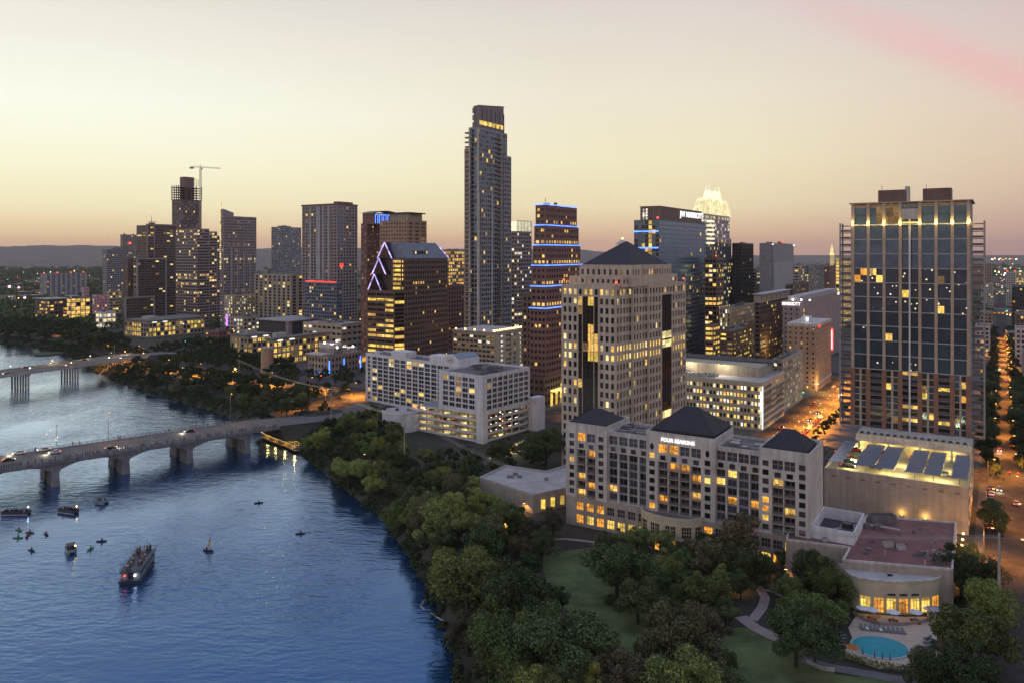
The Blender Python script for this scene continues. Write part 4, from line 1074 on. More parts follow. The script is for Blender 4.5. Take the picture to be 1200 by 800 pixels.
# body set in from the corner balconies
bx = (S(998), S(1137.5), y0, y1)
piers = [999.5, 1017.5, 1036, 1055, 1078, 1097, 1116, 1135]
mb = MB(); holes = []
def tw_lit(p):
    if random.random() < p: return random.choice(('lit_amber', 'lit_warm', 'lit_gold', 'lit_dim'))
    return None
nup = 20; fh = (zc - zm) / nup
dep = {3: 1.3}
for j in range(7):
    ua, ub = S(piers[j]) - bx[0] + .55, S(piers[j + 1]) - bx[0] - .55
    d = dep.get(j, .22)
    # upper, two floors to a cell
    for i in range(nup // 2):
        za, zb_ = zm + 2 * fh * i + .18, zm + 2 * fh * (i + 1) - .02
        holes.append((ua, ub, za, zb_, d))
        for r_ in range(2):
            for c_ in range(2):
                w_ = (ub - ua) / 2; zz = za + (zb_ - za) * (r_ + .5) / 2
                g = tw_lit(.022 if i < 7 else .006)
                if i in (6,) and j < 2: g = tw_lit(.5)
                if not g: g = 'glass_painted_glints' if (4 <= i <= 6 and random.random() < .55) or (i <= 6 and random.random() < .06) else ('glass_blue' if i > 6 else 'glass_dusk')  # upper panes bluer, lower ones darker: reflected sky and city put into glass colour
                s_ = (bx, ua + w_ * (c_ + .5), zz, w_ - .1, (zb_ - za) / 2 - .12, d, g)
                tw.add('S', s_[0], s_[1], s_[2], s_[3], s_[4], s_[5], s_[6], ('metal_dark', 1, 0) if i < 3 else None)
        mb.poly([(bx[0] + ua, y0 + d + .03, za), (bx[0] + ub, y0 + d + .03, za), (bx[0] + ub, y0 + d + .03, zb_), (bx[0] + ua, y0 + d + .03, zb_)], 'charcoal')
    # crown glazing
    holes.append((ua, ub, zc + .3, zt - .5, .5))
    for c_ in range(2):
        w_ = (ub - ua) / 2
        g = 'lit_dim' if (j in (1, 2) and c_ == (0 if j == 2 else 1)) or (j == 2) else 'glass_blue'
        tw.add('S', bx, ua + w_ * (c_ + .5), (zc + zt) / 2 - .1, w_ - .12, zt - zc - .9, .5, g, ('metal_dark', 0, 1))
    mb.poly([(bx[0] + ua, y0 + .56, zc + .3), (bx[0] + ub, y0 + .56, zc + .3), (bx[0] + ub, y0 + .56, zt - .5), (bx[0] + ua, y0 + .56, zt - .5)], 'charcoal')
# lower zone, brick piers
nlo = 9; fl = (zm - zb) / nlo
for j in range(7):
    ua, ub = S(piers[j]) - bx[0] + .5, S(piers[j + 1]) - bx[0] - .5
    two = j in (0, 2, 4, 6)
    for i in range(nlo):
        za, zb_ = zb + fl * i + .22, zb + fl * (i + 1) - .12
        cells = [(ua, ua + (ub - ua) * .42), (ua + (ub - ua) * .58, ub)] if two else [(ua, ub)]
        for a_, b_ in cells:
            holes.append((a_, b_, za, zb_, .35 if two else 1.2))
            g = tw_lit(.15)
            if j == 3 and i in (3, 1, 8): g = random.choice(('lit_warm', 'lit_gold'))
            tw.add('S', bx, (a_ + b_) / 2, (za + zb_) / 2, b_ - a_, zb_ - za, .35 if two else 1.2, g or random.choice(('glass', 'glass_blue', 'glass_room')), ('metal_dark', 1, 1))
            if not two:
                q = MB(); q.box(bx[0] + a_ + .02, bx[0] + b_ - .02, y0 - .3, y0 + 1.15, za - .12, za + .02, 'charcoal'); q.box(bx[0] + a_ + .02, bx[0] + b_ - .02, y0 - .28, y0 - .22, za + .02, za + 1.0, 'glass_mauve'); tw.part('balcony', q)
tw.face(mb, 'S', bx, zb, zt, holes, 'tan_pier')
for sd in 'ENW': tw.face(mb, sd, bx, zb, zt, [], 'grey_panel')
tw.cap(mb, bx, zt, 'roof_grey', 'tan_pier', 1.2); tw.part('wall', mb)
q = MB()
for j in range(8):
    xx = S(piers[j]); q = MB(); q.box(xx - .5, xx + .5, y0 - .42, y0 - .004, zm, zc, 'tan_pier'); tw.part('pier', q)
    q = MB(); q.box(xx - .8, xx + .8, y0 - .5, y0 - .004, zb, zm - .01, 'brick_red'); tw.part('brick_pier', q)
    q = MB(); q.box(xx - .55, xx + .55, y0 - .6, y0 - .004, zc + .01, zt + .3, 'tan_pier'); po = tw.part('crown_pier', q)
    f = MB(); f.box(xx - .4, xx + .4, y0 - 1.3, y0 - .75, zc - .1, zc + .25, 'lamp_orange'); f.build('up_lamp', po)
    lamp_light('up_lamp_glow', tw.root, (xx, y0 - 1.5, zc + .6), 380, (1, .75, .22), .2)
for j in range(6):
    xx = S(piers[j] if j < 3 else piers[j + 1]); xm = (S(piers[j]) + S(piers[j + 1])) / 2
for i in range(nup // 2 + 1):
    q = MB(); z = zm + 2 * fh * i; q.box(bx[0] - .02, bx[1] + .02, y0 - .2, y0 - .003, z - .16, z + .16, 'grey_light'); tw.part('floor_band', q)
q = MB(); q.tube((S(1066.5), y0 - 1.6, zb), (S(1066.5), y0 - 1.6, zc + 3), .32, m='white_paint', n=8); tw.part('mast', q)
q = MB(); q.box(S(1058), S(1075.5), y0 - 2.6, y0 - .61, zc + 2.2, zc + 6.0, 'stone_pale'); q.box(S(1056.5), S(1077), y0 - 2.9, y0 - .61, zc + .5, zc + 1.0, 'up_light'); tw.part('crown_balcony', q)
q = MB(); q.box(bx[0] - .8, bx[1] + .8, y0 - .9, y1, zt + .31, zt + .75, 'tan_pier'); tw.part('cornice', q)
# open corner balconies: slabs between posts
for ua, ub, sd in ((984.5, 998, 0), (1138, 1150.5, 1)):
    xa, xb = S(ua), S(ub) - (0 if sd else .02)
    if sd: xb = xa + 4.2
    for xx in (xa if not sd else xb, (xb if not sd else xa)):
        for yy in (y0 + .3, y0 + 6): q = MB(); q.box(xx - .28, xx + .28, yy - .28, yy + .28, zb, zc + 1, 'grey_panel'); tw.part('balcony_post', q)
    z = zb
    while z < zc + 1.2:
        q = MB(); q.box(xa, xb, y0, y0 + 6.4, z - .14, z + .08, 'concrete_dark'); bo_ = tw.part('balcony', q)
        if z < zc - .5:
            r_ = MB(); r_.box(xa + .3, xb - .3, y0 + .1, y0 + .15, z + .3, z + 1.1, 'glass_mauve'); r_.box(xa + .2, xb - .2, y0 + .05, y0 + .2, z + 1.1, z + 1.18, 'metal_grey'); r_.build('balcony_rail', bo_)
        z += fh if z >= zm - 1e-3 else fl
# mechanical boxes on the roof
for ua, ub in ((1027, 1061), (1080, 1114)):
    q = MB(); xa, xb = S(ua), S(ub); q.box(xa, xb, y0 + 5, y0 + 14, zt - 1.2, TZ(222) + 1.4, 'red_brown')
    for k in range(9): q.box(xa + (xb - xa) * k / 9 + .2, xa + (xb - xa) * (k + .85) / 9, y0 + 4.9, y0 + 4.997, zt + .5, TZ(223) + 1.2, 'brown')
    tw.part('plant_room', q)
    q = MB(); q.tube((xa + 1, y0 + 8, TZ(222)), (xa + 1, y0 + 8, TZ(222) + 3.5), .08, m='metal_dark'); tw.part('aerial', q)
q = MB(); q.box(S(1059), S(1064), y0 + 5, y0 + 9, zt, zt + 7, 'stone_pale'); tw.part('chimney', q)
tw.finish(True, 299)

# ------------------------------------------------------------------ granite office tower with pyramid roof
sj = Bld('office_tower', 'pale granite office tower with stepped top and dark pyramid roof', 658, 722, 796, 300, ang=R(-36.5))
hx = sj.a / 2 + 3.2; cy = 0
Z1, Z2, Z3 = sj.z(335), sj.z(327), sj.z(311)
HY = 24.0
ox = sj.a / 2                                     # S front right end in local x
oy = -sj.b / 2
band = lambda z: 46.5 < z < 54
LS = lambda i, j, side, nf, nb: (random.choice(('lit_warm', 'lit_pale', 'lit_pale')) if random.random() < (.6 if i == nf - 1 else .7 if band(sj.cz) else .3 if 38 < sj.cz < 46.5 else .12) else None)
LE = lambda i, j, side, nf, nb: (random.choice(('lit_pale', 'lit_warm', 'lit_gold')) if random.random() < (.3 if i == nf - 1 else .95 if band(sj.cz) else .04) else None)
def both(i, j, side, nf, nb): return (LS if side == 'S' else LE)(i, j, side, nf, nb)
fl_, bay_ = 3.75, 2.55
bs = (-ox, ox, oy, oy + 11)                        # south wing
def sk(side, i, j, nf, nb): return side == 'S' and 3 <= j <= 6 and i < nf - 1 and i > 0
sj.volume(bs, -.3, Z1, 'granite', fl_, bay_, .56, .62, 'SE', .4, both, roof='roof_pale', skip=sk, base=1.5, top=1.0)
n_ = int(round((2 * ox - .8) / bay_)); bw = (2 * ox - .8) / n_
for j in (3, 4, 5, 6):                            # dark glazed strips up the front
    q = MB(); fh = (Z1 + .3 - 2.5) / round((Z1 + .3 - 2.5) / fl_); zt_ = Z1 - 1.0 - fh
    xx = -ox + .4 + bw * (j + .5); ww = bw * (.96 if j in (4, 5) else .6)
    nfl = int(round((zt_ - 5) / fh))
    for i in range(nfl):
        z = zt_ - fh * (i + .5)
        g = random.choice(('lit_warm', 'lit_gold', 'lit_dim')) if random.random() < ({5: .55, 6: .6, 0: .4, 9: .3}.get(i, .14)) else 'glass_brown'
        sj.win.insert(0, ((xx, oy - .09, z), 0, ww, fh - .25, g, ('charcoal', 1 if j in (4, 5) else 0, 0)))
    q.box(xx - ww / 2 - .05, xx + ww / 2 + .05, oy - .02, oy - .001, 5, zt_, 'charcoal'); sj.part('glazed_strip', q)
b2 = (-ox - 1.6, ox + 1.6, oy + 11, oy + 22)
sj.volume(b2, -.3, Z1 + 2.6, 'granite', fl_, 2.3, .55, .62, 'SE', .4, both, roof='roof_pale', base=1.5, top=3.6)
b3 = (-ox - 3.2, ox + 3.2, oy + 22, sj.b / 2)
def sk3(side, i, j, nf, nb): return side == 'E' and nb // 2 - 2 <= j <= nb // 2 and i < nf - 1
sj.volume(b3, -.3, Z1, 'granite', fl_, 2.6, .55, .62, 'SE', .4, both, roof='roof_pale', base=1.5, top=1.0, bayE=2.7, skip=sk3)
yy = (b3[2] + b3[3]) / 2
q = MB(); q.box(b3[1] + .001, b3[1] + .06, yy - 6, yy + 3, 5, Z1 - 5, 'glass_brown'); so_ = sj.part('glazed_strip', q)
for k in range(17):
    q = MB(); z = Z1 - 7 - k * 3.75; g = 'lit_pale' if band(z) or (k > 9 and random.random() < .3) else 'glass_brown'
    q.box(b3[1] + .062, b3[1] + .12, yy - 5.8, yy + 2.8, z - 1.5, z + 1.5, g); sj.part('window', q)
# upper stages under the roof
b4 = (-ox + 1.6, ox + .9, oy + 3.5, sj.b / 2 - 4)
sj.volume(b4, Z1 - .8, Z2 + .8, 'granite', 3.6, 2.5, .5, .55, 'SE', .35, lits(.3), roof='roof_pale', base=.9, top=.6)
b5 = (-ox + 3.2, ox + 2.2, oy + 8.5, sj.b / 2 - 13)
sj.volume(b5, Z1 - .8, Z3, 'granite', 3.6, 2.5, .42, .55, 'SE', .35, lits(.25), roof='roof_pale', base=3.8, top=1.0)
q = MB(); zr = Z3 + .15
q.hip(b5[0] + 1.2, b5[1] - .6, b5[2] + 1.2, b5[3] - 2.5, zr, zr + 9.6, 'slate', 1.0, .6); ro = sj.part('roof', q)
q = MB(); q.hip(-.2 - 1.4, -.2 + 3.4, (b5[2] + b5[3]) / 2 - 2.2, (b5[2] + b5[3]) / 2 + 2.2, zr + 8.3, zr + 10.6, 'stone_pale', .1); q.build('roof_cap', ro)
q = MB(); q.ball((.9, (b5[2] + b5[3]) / 2, zr + 10.9), .35, 'lamp_orange'); q.build('roof_lamp', ro)
beacon(sj, bs[1] - .5, oy + 1, Z1 - .4, .45); beacon(sj, -ox + .5, oy + 1, Z1 + .2, .45); beacon(sj, b3[1] - .6, b3[3] - 1, Z1 - .2, .4)
sj.finish(True, 299)

# ------------------------------------------------------------------ white hotel: front block over a garage, slab behind
lf = Bld('hotel_building', 'white hotel block on an open parking garage with a dark flat roof', 514, 566, 621, 355, ang=R(-38))
zt = lf.z(440); zg = 13.0
bx = lf.full(); x0, x1, y0, y1 = bx
mb = MB(); holes = []
def arched(side, us, zs, w, h, litp, lit=('lit_gold', 'lit_warm', 'lit_dim'), strip=None):
    for j, u in enumerate(us):
        for i, z in enumerate(zs):
            holes.append((u - w / 2, u + w / 2, z - h / 2, z + h / 2, .4))
            p = litp if j != strip else .75
            lf.add(side, bx, u, z, w, h, .4, random.choice(lit) if random.random() < p else random.choice(('glass', 'glass', 'glass_mauve', 'glass_room')), ('white_paint', 1, 0))
nz = 6; zs = [zg + 1.9 + (zt - zg - 3.4) * (i + .5) / nz for i in range(nz)]; hz = (zt - zg - 3.4) / nz
a = x1 - x0; b_ = y1 - y0
arched('S', [2.4 + (a - 7.2) * (j + .5) / 5 for j in range(5)], zs, (a - 7.2) / 5 * .8, hz * .74, .07, strip=2)
lf.face(mb, 'S', bx, zg, zt, holes, 'white_paint'); holes = []
arched('E', [2.6 + (b_ - 3.6) * (j + .5) / 8 for j in range(8)], zs, (b_ - 3.6) / 8 * .8, hz * .74, .05)
lf.face(mb, 'E', bx, zg, zt, holes, 'white_paint')
for sd in 'NW': lf.face(mb, sd, bx, zg, zt, [], 'white_paint')
mb.poly([(x0, y0, zg), (x0, y1, zg), (x1, y1, zg), (x1, y0, zg)], 'white_paint')
lf.cap(mb, bx, zt, 'roof_grey', 'white_paint', 1.0, .4); lf.part('wall', mb)
# arch tops: a curved white head in each opening
ah = MB(); w_, h_ = 1, 1
n = 8
roof_units(lf, (x0 + 3, x1 - 3, y0 + 4, y1 - 8), zt - 1.0, 8, 'metal_grey', 1.8)
roof_units(lf, (x0 + 3, x1 - 3, y0 + 14, y1 - 3), zt - 1.0, 5, 'roof_pale', 1.4)
q = MB(); q.box(x1 - 4.2, x1 + .05, y0 - .05, y0 + 3.6, -.3, zg, 'white_paint'); lf.part('corner_pier', q)
# open garage decks beneath
gx0, gx1, gy0, gy1 = x0 - 20, x1 - .3, y0 + .4, y1 + 4
for k in range(4):
    z = .1 + 3.2 * k
    q = MB(); q.box(gx0, gx1 - .2, gy0 + .2, gy1, z, z + .35, 'concrete'); lf.part('deck', q)
    q = MB(); q.box(gx0, x1 - 4.3, gy0 - .02, gy0 + .2, z + .2, z + 1.25, 'white_paint'); lf.part('parapet', q)
    q = MB(); q.box(gx1 - .1, gx1 + .12, y0 + 3.7, gy1, z + .2, z + 1.25, 'white_paint'); lf.part('parapet', q)
    if k < 4:
        for j in range(5):
            q = MB(); xx = gx0 + 4 + (gx1 - gx0 - 6) * j / 5; q.box(xx - .9, xx + .9, gy0 + 4, gy0 + 4.3, z + 2.75, z + 2.9, 'up_light'); lf.part('ceiling_light', q)
    for j in range(3): lamp_light('garage_glow', lf.root, (gx0 + 6 + (gx1 - gx0 - 8) * j / 3, gy0 + 5, z + 2.2), 420, (1, .8, .35), .3)
    lamp_light('garage_glow', lf.root, (gx1 - 4, (y0 + y1) / 2, z + 2.2), 420, (1, .8, .35), .3)
for j in range(9):
    q = MB(); xx = gx0 + .4 + (x1 - 5 - gx0) * j / 8; q.box(xx - .3, xx + .3, gy0 + .3, gy0 + .9, -.3, zg, 'concrete'); lf.part('column', q)
for j in range(7):
    q = MB(); yy = y0 + 6 + (gy1 - y0 - 6.5) * j / 6; q.box(gx1 - .9, gx1 - .3, yy - .3, yy + .3, -.3, zg, 'concrete'); lf.part('column', q)
q = MB(); q.box(gx0, gx1 - 5, gy0 + 16, gy0 + 16.4, -.3, zg, 'deck_floor'); lf.part('wall', q)
q = MB(); q.box(x0 - 12, x0 - .02, y0 + 1, y0 + 10, zg + .3, zg + .7, 'canopy_blue'); lf.part('terrace_roof', q)
q = MB(); q.box(gx1 + .2, gx1 + 4.5, gy1 - 5, gy1 + 3, -.3, zg + 3.5, 'white_paint'); lf.part('stair_tower', q)
lf.finish(True, 299)

ls = Bld('hotel_building', 'long white hotel slab with a grid of rounded dark windows and rooftop gable', 428.5, 536, 542, 410, ang=R(-41), b=15.0)
x0, x1, y0, y1 = bx = ls.full()
zt = zat(418, 442); mb = MB(); holes = []
nz, nb = 11, 15
for j in range(nb):
    for i in range(nz):
        bw = (x1 - x0 - 1.2) / nb; hz = (zt - 2.6) / nz
        u, z = .6 + bw * (j + .5), 1.2 + hz * (i + .5); w_, h_ = bw * .82, hz * .78
        if j == 0: w_ *= .62
        holes.append((u - w_ / 2, u + w_ / 2, z - h_ / 2, z + h_ / 2, .4))
        p = .55 if (i == nz - 1 and 6 <= j <= 9) or (j == 1 and 5 <= i <= 8) else (.13 if i < 4 else .03)
        ls.add('S', bx, u, z, w_, h_, .4, random.choice(('lit_gold', 'lit_warm', 'lit_pale')) if random.random() < p else random.choice(('glass', 'glass', 'glass_mauve')), ('white_paint', 1, 0))
ls.face(mb, 'S', bx, -.3, zt, holes, 'white_paint')
for sd in 'ENW': ls.face(mb, sd, bx, -.3, zt, [], 'white_paint')
ls.cap(mb, bx, zt, 'roof_grey', 'white_paint', .9, .4); ls.part('wall', mb)
for xa, xb, ya, h in ((x0 + 20, x0 + 33, y0 + 3, 2.6), (x1 - 24, x1 - 12, y0 + 2, 3.2)):
    q = MB(); q.box(xa, xb, ya, ya + 8, zt - .9, zt + h, 'white_paint'); ls.part('plant_room', q)
q = MB(); q.tube((x0 + 5, y0 + 5, zt - .9), (x0 + 5, y0 + 5, zt + 1.2), 1.6, 1.2, 'white_paint', 12); ls.part('roof_dome', q)
# rounded gable with the square logo
q = MB(); gxa, gxb = x1 - 10.5, x1 + 1; n = 10
arc = [(gxa + (gxb - gxa) * i / n, zt + 3.2 + 2.2 * math.sin(math.pi * i / n)) for i in range(n + 1)]
fr_ = [(gxa, y0 - .3, zt - .9)] + [(x, y0 - .3, z) for x, z in arc] + [(gxb, y0 - .3, zt - .9)]; bk = [(x, y0 + 16, z) for x, y, z in fr_]
q.poly(fr_[::-1], 'white_paint'); q.poly(bk, 'white_paint')
for i in range(len(fr_) - 1): q.poly([fr_[i], bk[i], bk[i + 1], fr_[i + 1]][::-1], 'canopy_blue' if 0 < i < len(fr_) - 2 else 'white_paint')
go = ls.part('rooftop_hall', q)
q = MB(); cx = (gxa + gxb) / 2; zc_ = zt + 2.2
for a_, b_, c_, d_ in ((-2.6, 2.6, 1.35, 1.6), (-2.6, 2.6, -1.6, -1.35), (-2.6, -2.35, -1.35, 1.35), (2.35, 2.6, -1.35, 1.35)): q.box(cx + a_, cx + b_, y0 - .4, y0 - .303, zc_ + c_, zc_ + d_, 'grey_panel')
q.build('logo_frame', go); text('logo_lettering', 'LINE', 1.9, go, (cx, y0 - .36, zc_ - .05), (R(90), 0, 0), 'grey_panel', .05)
ls.finish(True, 299)
# round white annex
p = P(468, 506)
t = thing('round_annex', 'low round white annex with flat pale roof beside the white hotel', 'building', (p.x, p.y + 6, 0))
q = MB(); n = 22; ring = [(9.5 * math.cos(2 * math.pi * i / n), 8 * math.sin(2 * math.pi * i / n)) for i in range(n)]; q.prism(ring, -.3, 9.0, 'white_paint', 'roof_pale', False); q.build('wall', t)
q = MB(); r2 = [(x * 1.03, y * 1.03) for x, y in ring]; q.prism(r2, 9.002, 9.6, 'white_paint', 'roof_pale'); q.build('roof', t)
q = MB(); q.tube((-2, 0, 9.6), (-2, 0, 10.6), 1.0, .8, 'metal_dark', 10); q.build('roof_unit', t); q = MB(); q.box(3, 5, -1, 1, 9.6, 10.4, 'metal_grey'); q.build('roof_unit', t)
# ------------------------------------------------------------------ brown tower with lit chevrons (west side of the avenue)
hc = Bld('office_tower', 'dark brown office tower with sloped grey roof and violet lit chevrons', 430, 466.5, 525, 525)
x0, x1, y0, y1 = hc.full(); hc_full = hc.full()
Z0, ZT = hc.z(341), hc.z(284)
Zm = hc.z(303)
LB = lambda i, j, side, nf, nb: (random.choice(('lit_gold', 'lit_warm')) if random.random() < ((.8 if i in (0, 1, 3, 4, 6, 9) else .35) if side == 'S' else .06) else None)
ch = 3.5
# body with cut corners: two crossing boxes
hc.volume((x0 + ch, x1, y0 + ch * 2, y1), -.3, Zm, 'brown_stone', 3.55, 2.7, .6, .5, 'E', .3, lits(.05, ('lit_warm', 'lit_dim'), {-5: .2, -4: .1}), glass=('glass_brown',), roof='roof_dark')
hc.volume((x0, x1 - ch, y0, y1 - ch), -.3, Z0, 'brown_stone', 3.55, 9.0, .93, .5, 'SE', .3, LB, glass=('glass_brown',), roof='roof_dark', bayE=2.7)
mb = MB()
# bevelled corner between the two
mb.poly([(x1 - ch, y0, -.3), (x1, y0 + ch * 2, -.3), (x1, y0 + ch * 2, Z0), (x1 - ch, y0, Z0)], 'brown_stone'); hc.part('wall', mb)
for k in range(22):
    q = MB(); z = 3 + k * (Z0 - 4) / 22; L = Vector((ch, ch * 2)); n_ = Vector((ch * 2, -ch)).normalized() * .06
    a_, b_ = Vector((x1 - ch, y0)) + L * .06 + n_, Vector((x1 - ch, y0)) + L * .94 + n_
    q.poly([(a_.x, a_.y, z), (b_.x, b_.y, z), (b_.x, b_.y, z + 1.9), (a_.x, a_.y, z + 1.9)], random.choice(('lit_gold', 'lit_warm')) if k in (0, 1, 2, 4, 6, 8, 10) or random.random() < .15 else 'glass_brown'); hc.part('window', q)
# stepped gables with the chevrons on the left front
gx_ = (x0 + .6, x1 - ch - 1)
def gable(xa, xb, yf, z0, z1, depth):
    q = MB(); xm = (xa + xb) / 2
    A, B_, T = (xa, yf, z0), (xb, yf, z0), (xm, yf, z1); A2, B2, T2 = [(p[0], yf + depth, p[2]) for p in (A, B_, T)]
    q.poly([A, B_, T], 'glass_brown'); q.poly([A, T, T2, A2], 'slate'); q.poly([B_, B2, T2, T], 'slate'); q.poly([A2, T2, B2], 'slate'); go_ = hc.part('gable', q)
    for E in (A, B_):
        r_ = MB(); r_.tube((E[0], yf - .35, E[2]), (T[0], yf - .35, T[2]), .38, m='neon_violet', n=6); r_.build('neon_tube', go_)
ux = hc.ux
hs = [(hc.z(341), hc.z(322)), (hc.z(322), hc.z(303)), (hc.z(303), hc.z(284))]
ga = [(ux(431), ux(446), y0 + .5), (ux(434), ux(450), y0 + 2), (ux(438), ux(455), y0 + 4)]
for (z0_, z1_), (xa, xb, yf) in zip(hs, ga): gable(xa, xb, yf, z0_, z1_, 8)
# lit block beside the gables
hc.volume((ga[2][1] - 1, x1 - ch + 2.2, y0 + 5, y0 + 12), Z0 - .9, Zm, 'brown_stone', 3.2, 6, .9, .55, 'SE', .2, lits(.8, ('lit_gold', 'lit_warm')), glass=('glass_brown',), base=.8, top=.6)
# sloped roof
q = MB(); e = .3
A = [(x0 + ch - e + 3, y0 + ch * 2, Zm), (x1 + e, y0 + ch * 2, Zm), (x1 + e, y1 + e, Zm), (x0 + ch + 3, y1 + e, Zm)]
T = [(x0 + ch + 7, y0 + ch * 2 + 4, ZT), (x1 - 7, y0 + ch * 2 + 1, ZT), (x1 - 7, y1 - 6, ZT), (x0 + ch + 7, y1 - 6, ZT)]
q.loft(A, T, 'blue_grey'); q.poly(T, 'roof_dark'); ro = hc.part('roof', q)
q = MB(); ym = (y0 + y1) / 2; xs_ = x1 - 3.6; q.box(xs_, xs_ + 2.2, ym - 9, ym + 6, hc.z(298), hc.z(294), 'charcoal'); q.box(xs_ + 2.202, xs_ + 2.26, ym - 8.5, ym - 7, hc.z(297.5), hc.z(294.6), 'lit_pale'); q.box(xs_ + 2.202, xs_ + 2.26, ym + 4, ym + 5.5, hc.z(297.5), hc.z(294.6), 'lit_pale'); q.build('roof_louvre', ro)
for sgn in (0,):
    q = MB(); q.tube((x1 - 7, y1 - 6, ZT), (x1 + .4, y1 + .4, Zm), .35, m='neon_violet'); q.build('neon_tube', ro)
hc.finish(True, 299)

# ------------------------------------------------------------------ stepped red tower with blue neon lines
oc = Bld('office_tower', 'stepped dark red office tower ringed by lines of blue neon', 622, 640, 683.5, 440)
x0, x1, y0, y1 = oc.full()
tiers = [(240, 264.5, 3.6), (264.5, 288, 2.6), (288, 312, 1.6), (312, 336.5, .8), (336.5, 362, 0.0)]
zprev = None
def oct_face(x0, x1, y0, y1, c): return [(x0 + c, y0), (x1 - c, y0), (x1, y0 + c), (x1, y1 - c), (x1 - c, y1), (x0 + c, y1), (x0, y1 - c), (x0, y0 + c)]
for k, (va, vb, ins) in enumerate(tiers):
    za, zb_ = oc.z(va), oc.z(vb)
    bx = (x0 + ins * .6, x1 - ins * .4, y0 + ins * .5, y1 - ins * 1.6)
    oc.volume(bx, zb_ - .6, za, 'red_brown', 3.7, 3.0, .62, .48, 'SE', .25, lits(.12, floors={0: .9 if k else .35, 1: .15}, ms=('lit_warm', 'lit_gold')), glass=('glass_brown',), base=1.2, top=.9, roof='roof_dark')
    q = MB(); e = .35; zz = za + .15
    q.box(bx[0] - e, bx[1] + e, bx[2] - e, bx[2] - .02, zz, zz + .55, 'neon_blue'); q.box(bx[1] + .02, bx[1] + e, bx[2], bx[3] + e, zz, zz + .55, 'neon_blue'); oc.part('neon_line', q)
zl = oc.z(362)
oc.volume((x0 - .5, x1 + .3, y0 - .6, y1 + .5), 18, zl, 'red_brown', 3.6, 2.9, .62, .5, 'SE', .25, lits(.04, floors={-3: .55, -1: .2}, ms=('lit_warm', 'lit_gold')), glass=('glass_brown',), base=1.0, top=.9, roof='roof_dark')
q = MB(); e = .35; bx = (x0 - .5, x1 + .3, y0 - .6, y1 + .5)
q.box(bx[0] - e, bx[1] + e, bx[2] - e, bx[2] - .02, zl, zl + .55, 'neon_blue'); q.box(bx[1] + .02, bx[1] + e, bx[2], bx[3], zl, zl + .55, 'neon_blue'); oc.part('neon_line', q)
# flared dark base on the left and lit entrance
oc.volume((x0 - 6, x1 + .6, y0 - 3, y1), -.3, 18, 'brown_stone', 4, 3, .6, .55, 'SE', .3, lits(.08), glass=('glass_brown',), roof='roof_dark')
oc.volume((x0 - 7, x0 - .52, y0 + 2, y1 - 4), 18, oc.z(345), 'brown_stone', 3.6, 3, .6, .5, 'S', .25, lits(.04), glass=('glass_brown',), roof='roof_dark')
q = MB(); q.box(x1 + .62, x1 + 3, y0 + 4, y1 - 6, 8.4, 9.4, 'up_light'); oc.part('entrance_canopy', q)
for k in range(6): q = MB(); yy = y0 + 4 + k * (y1 - y0 - 12) / 6; q.box(x1 + .605, x1 + .9, yy, yy + 2.2, .2, 7.5, 'lit_gold'); oc.part('entrance_arch', q)
lamp_light('entrance_glow', oc.root, (x1 + 6, (y0 + y1) / 2, 6), 2500, (1, .62, .2), .5)
q = MB(); z = oc.z(240); q.box(x1 - 9, x1 - 6, y0 + 12, y0 + 15, z - .9, z + 1.8, 'metal_dark'); q.tube((x1 - 8, y0 + 13, z), (x1 - 8, y0 + 13, z + 5), .15, m='metal_dark'); q.tube((x1 - 5, y0 + 20, z - .9), (x1 - 5, y0 + 20, z + 2.4), 1, m='metal_dark'); oc.part('roof_unit', q)
oc.finish(True, 299)

# ------------------------------------------------------------------ the tallest tower
au = Bld('apartment_tower', 'tallest slim glass tower with balcony columns and a swept lit crown', 544.5, 557.5, 598.5, 632)
x0, x1, y0, y1 = au.full(); z = au.z
LA = lits(.045, ('lit_warm', 'lit_gold', 'lit_dim'))
# core shaft, then wings that stop lower
xm = x0 + (x1 - x0) * .25
au.volume((x0 + 2, x1 - .5, y0 + 3, y1 - 5), 0, z(148), 'grey_panel', 3.9, 3.0, .82, .74, 'SE', .2, LA, glass=('glass_blue', 'glass_blue', 'glass'), bayE=3.3, roof='roof_dark')
au.volume((x0, x1 + 1.2, y0 + 6, y0 + 22), 0, z(225), 'grey_panel', 3.9, 2.8, .72, .62, 'SE', .25, LA, glass=('glass', 'glass_mauve'), roof='roof_dark')
au.volume((x0 - 1, x0 + 4, y0 + 1, y1 - 8), 0, z(173), 'stone_base', 3.9, 3, .7, .6, 'S', .3, lits(.05), glass=('glass_room', 'glass_brown'), roof='roof_dark')
au.volume((x1 - 6, x1 + .6, y1 - 12, y1), 0, z(176), 'grey_panel', 3.9, 3, .75, .65, 'SE', .3, LA, glass=('glass', 'glass_mauve'), roof='roof_dark')
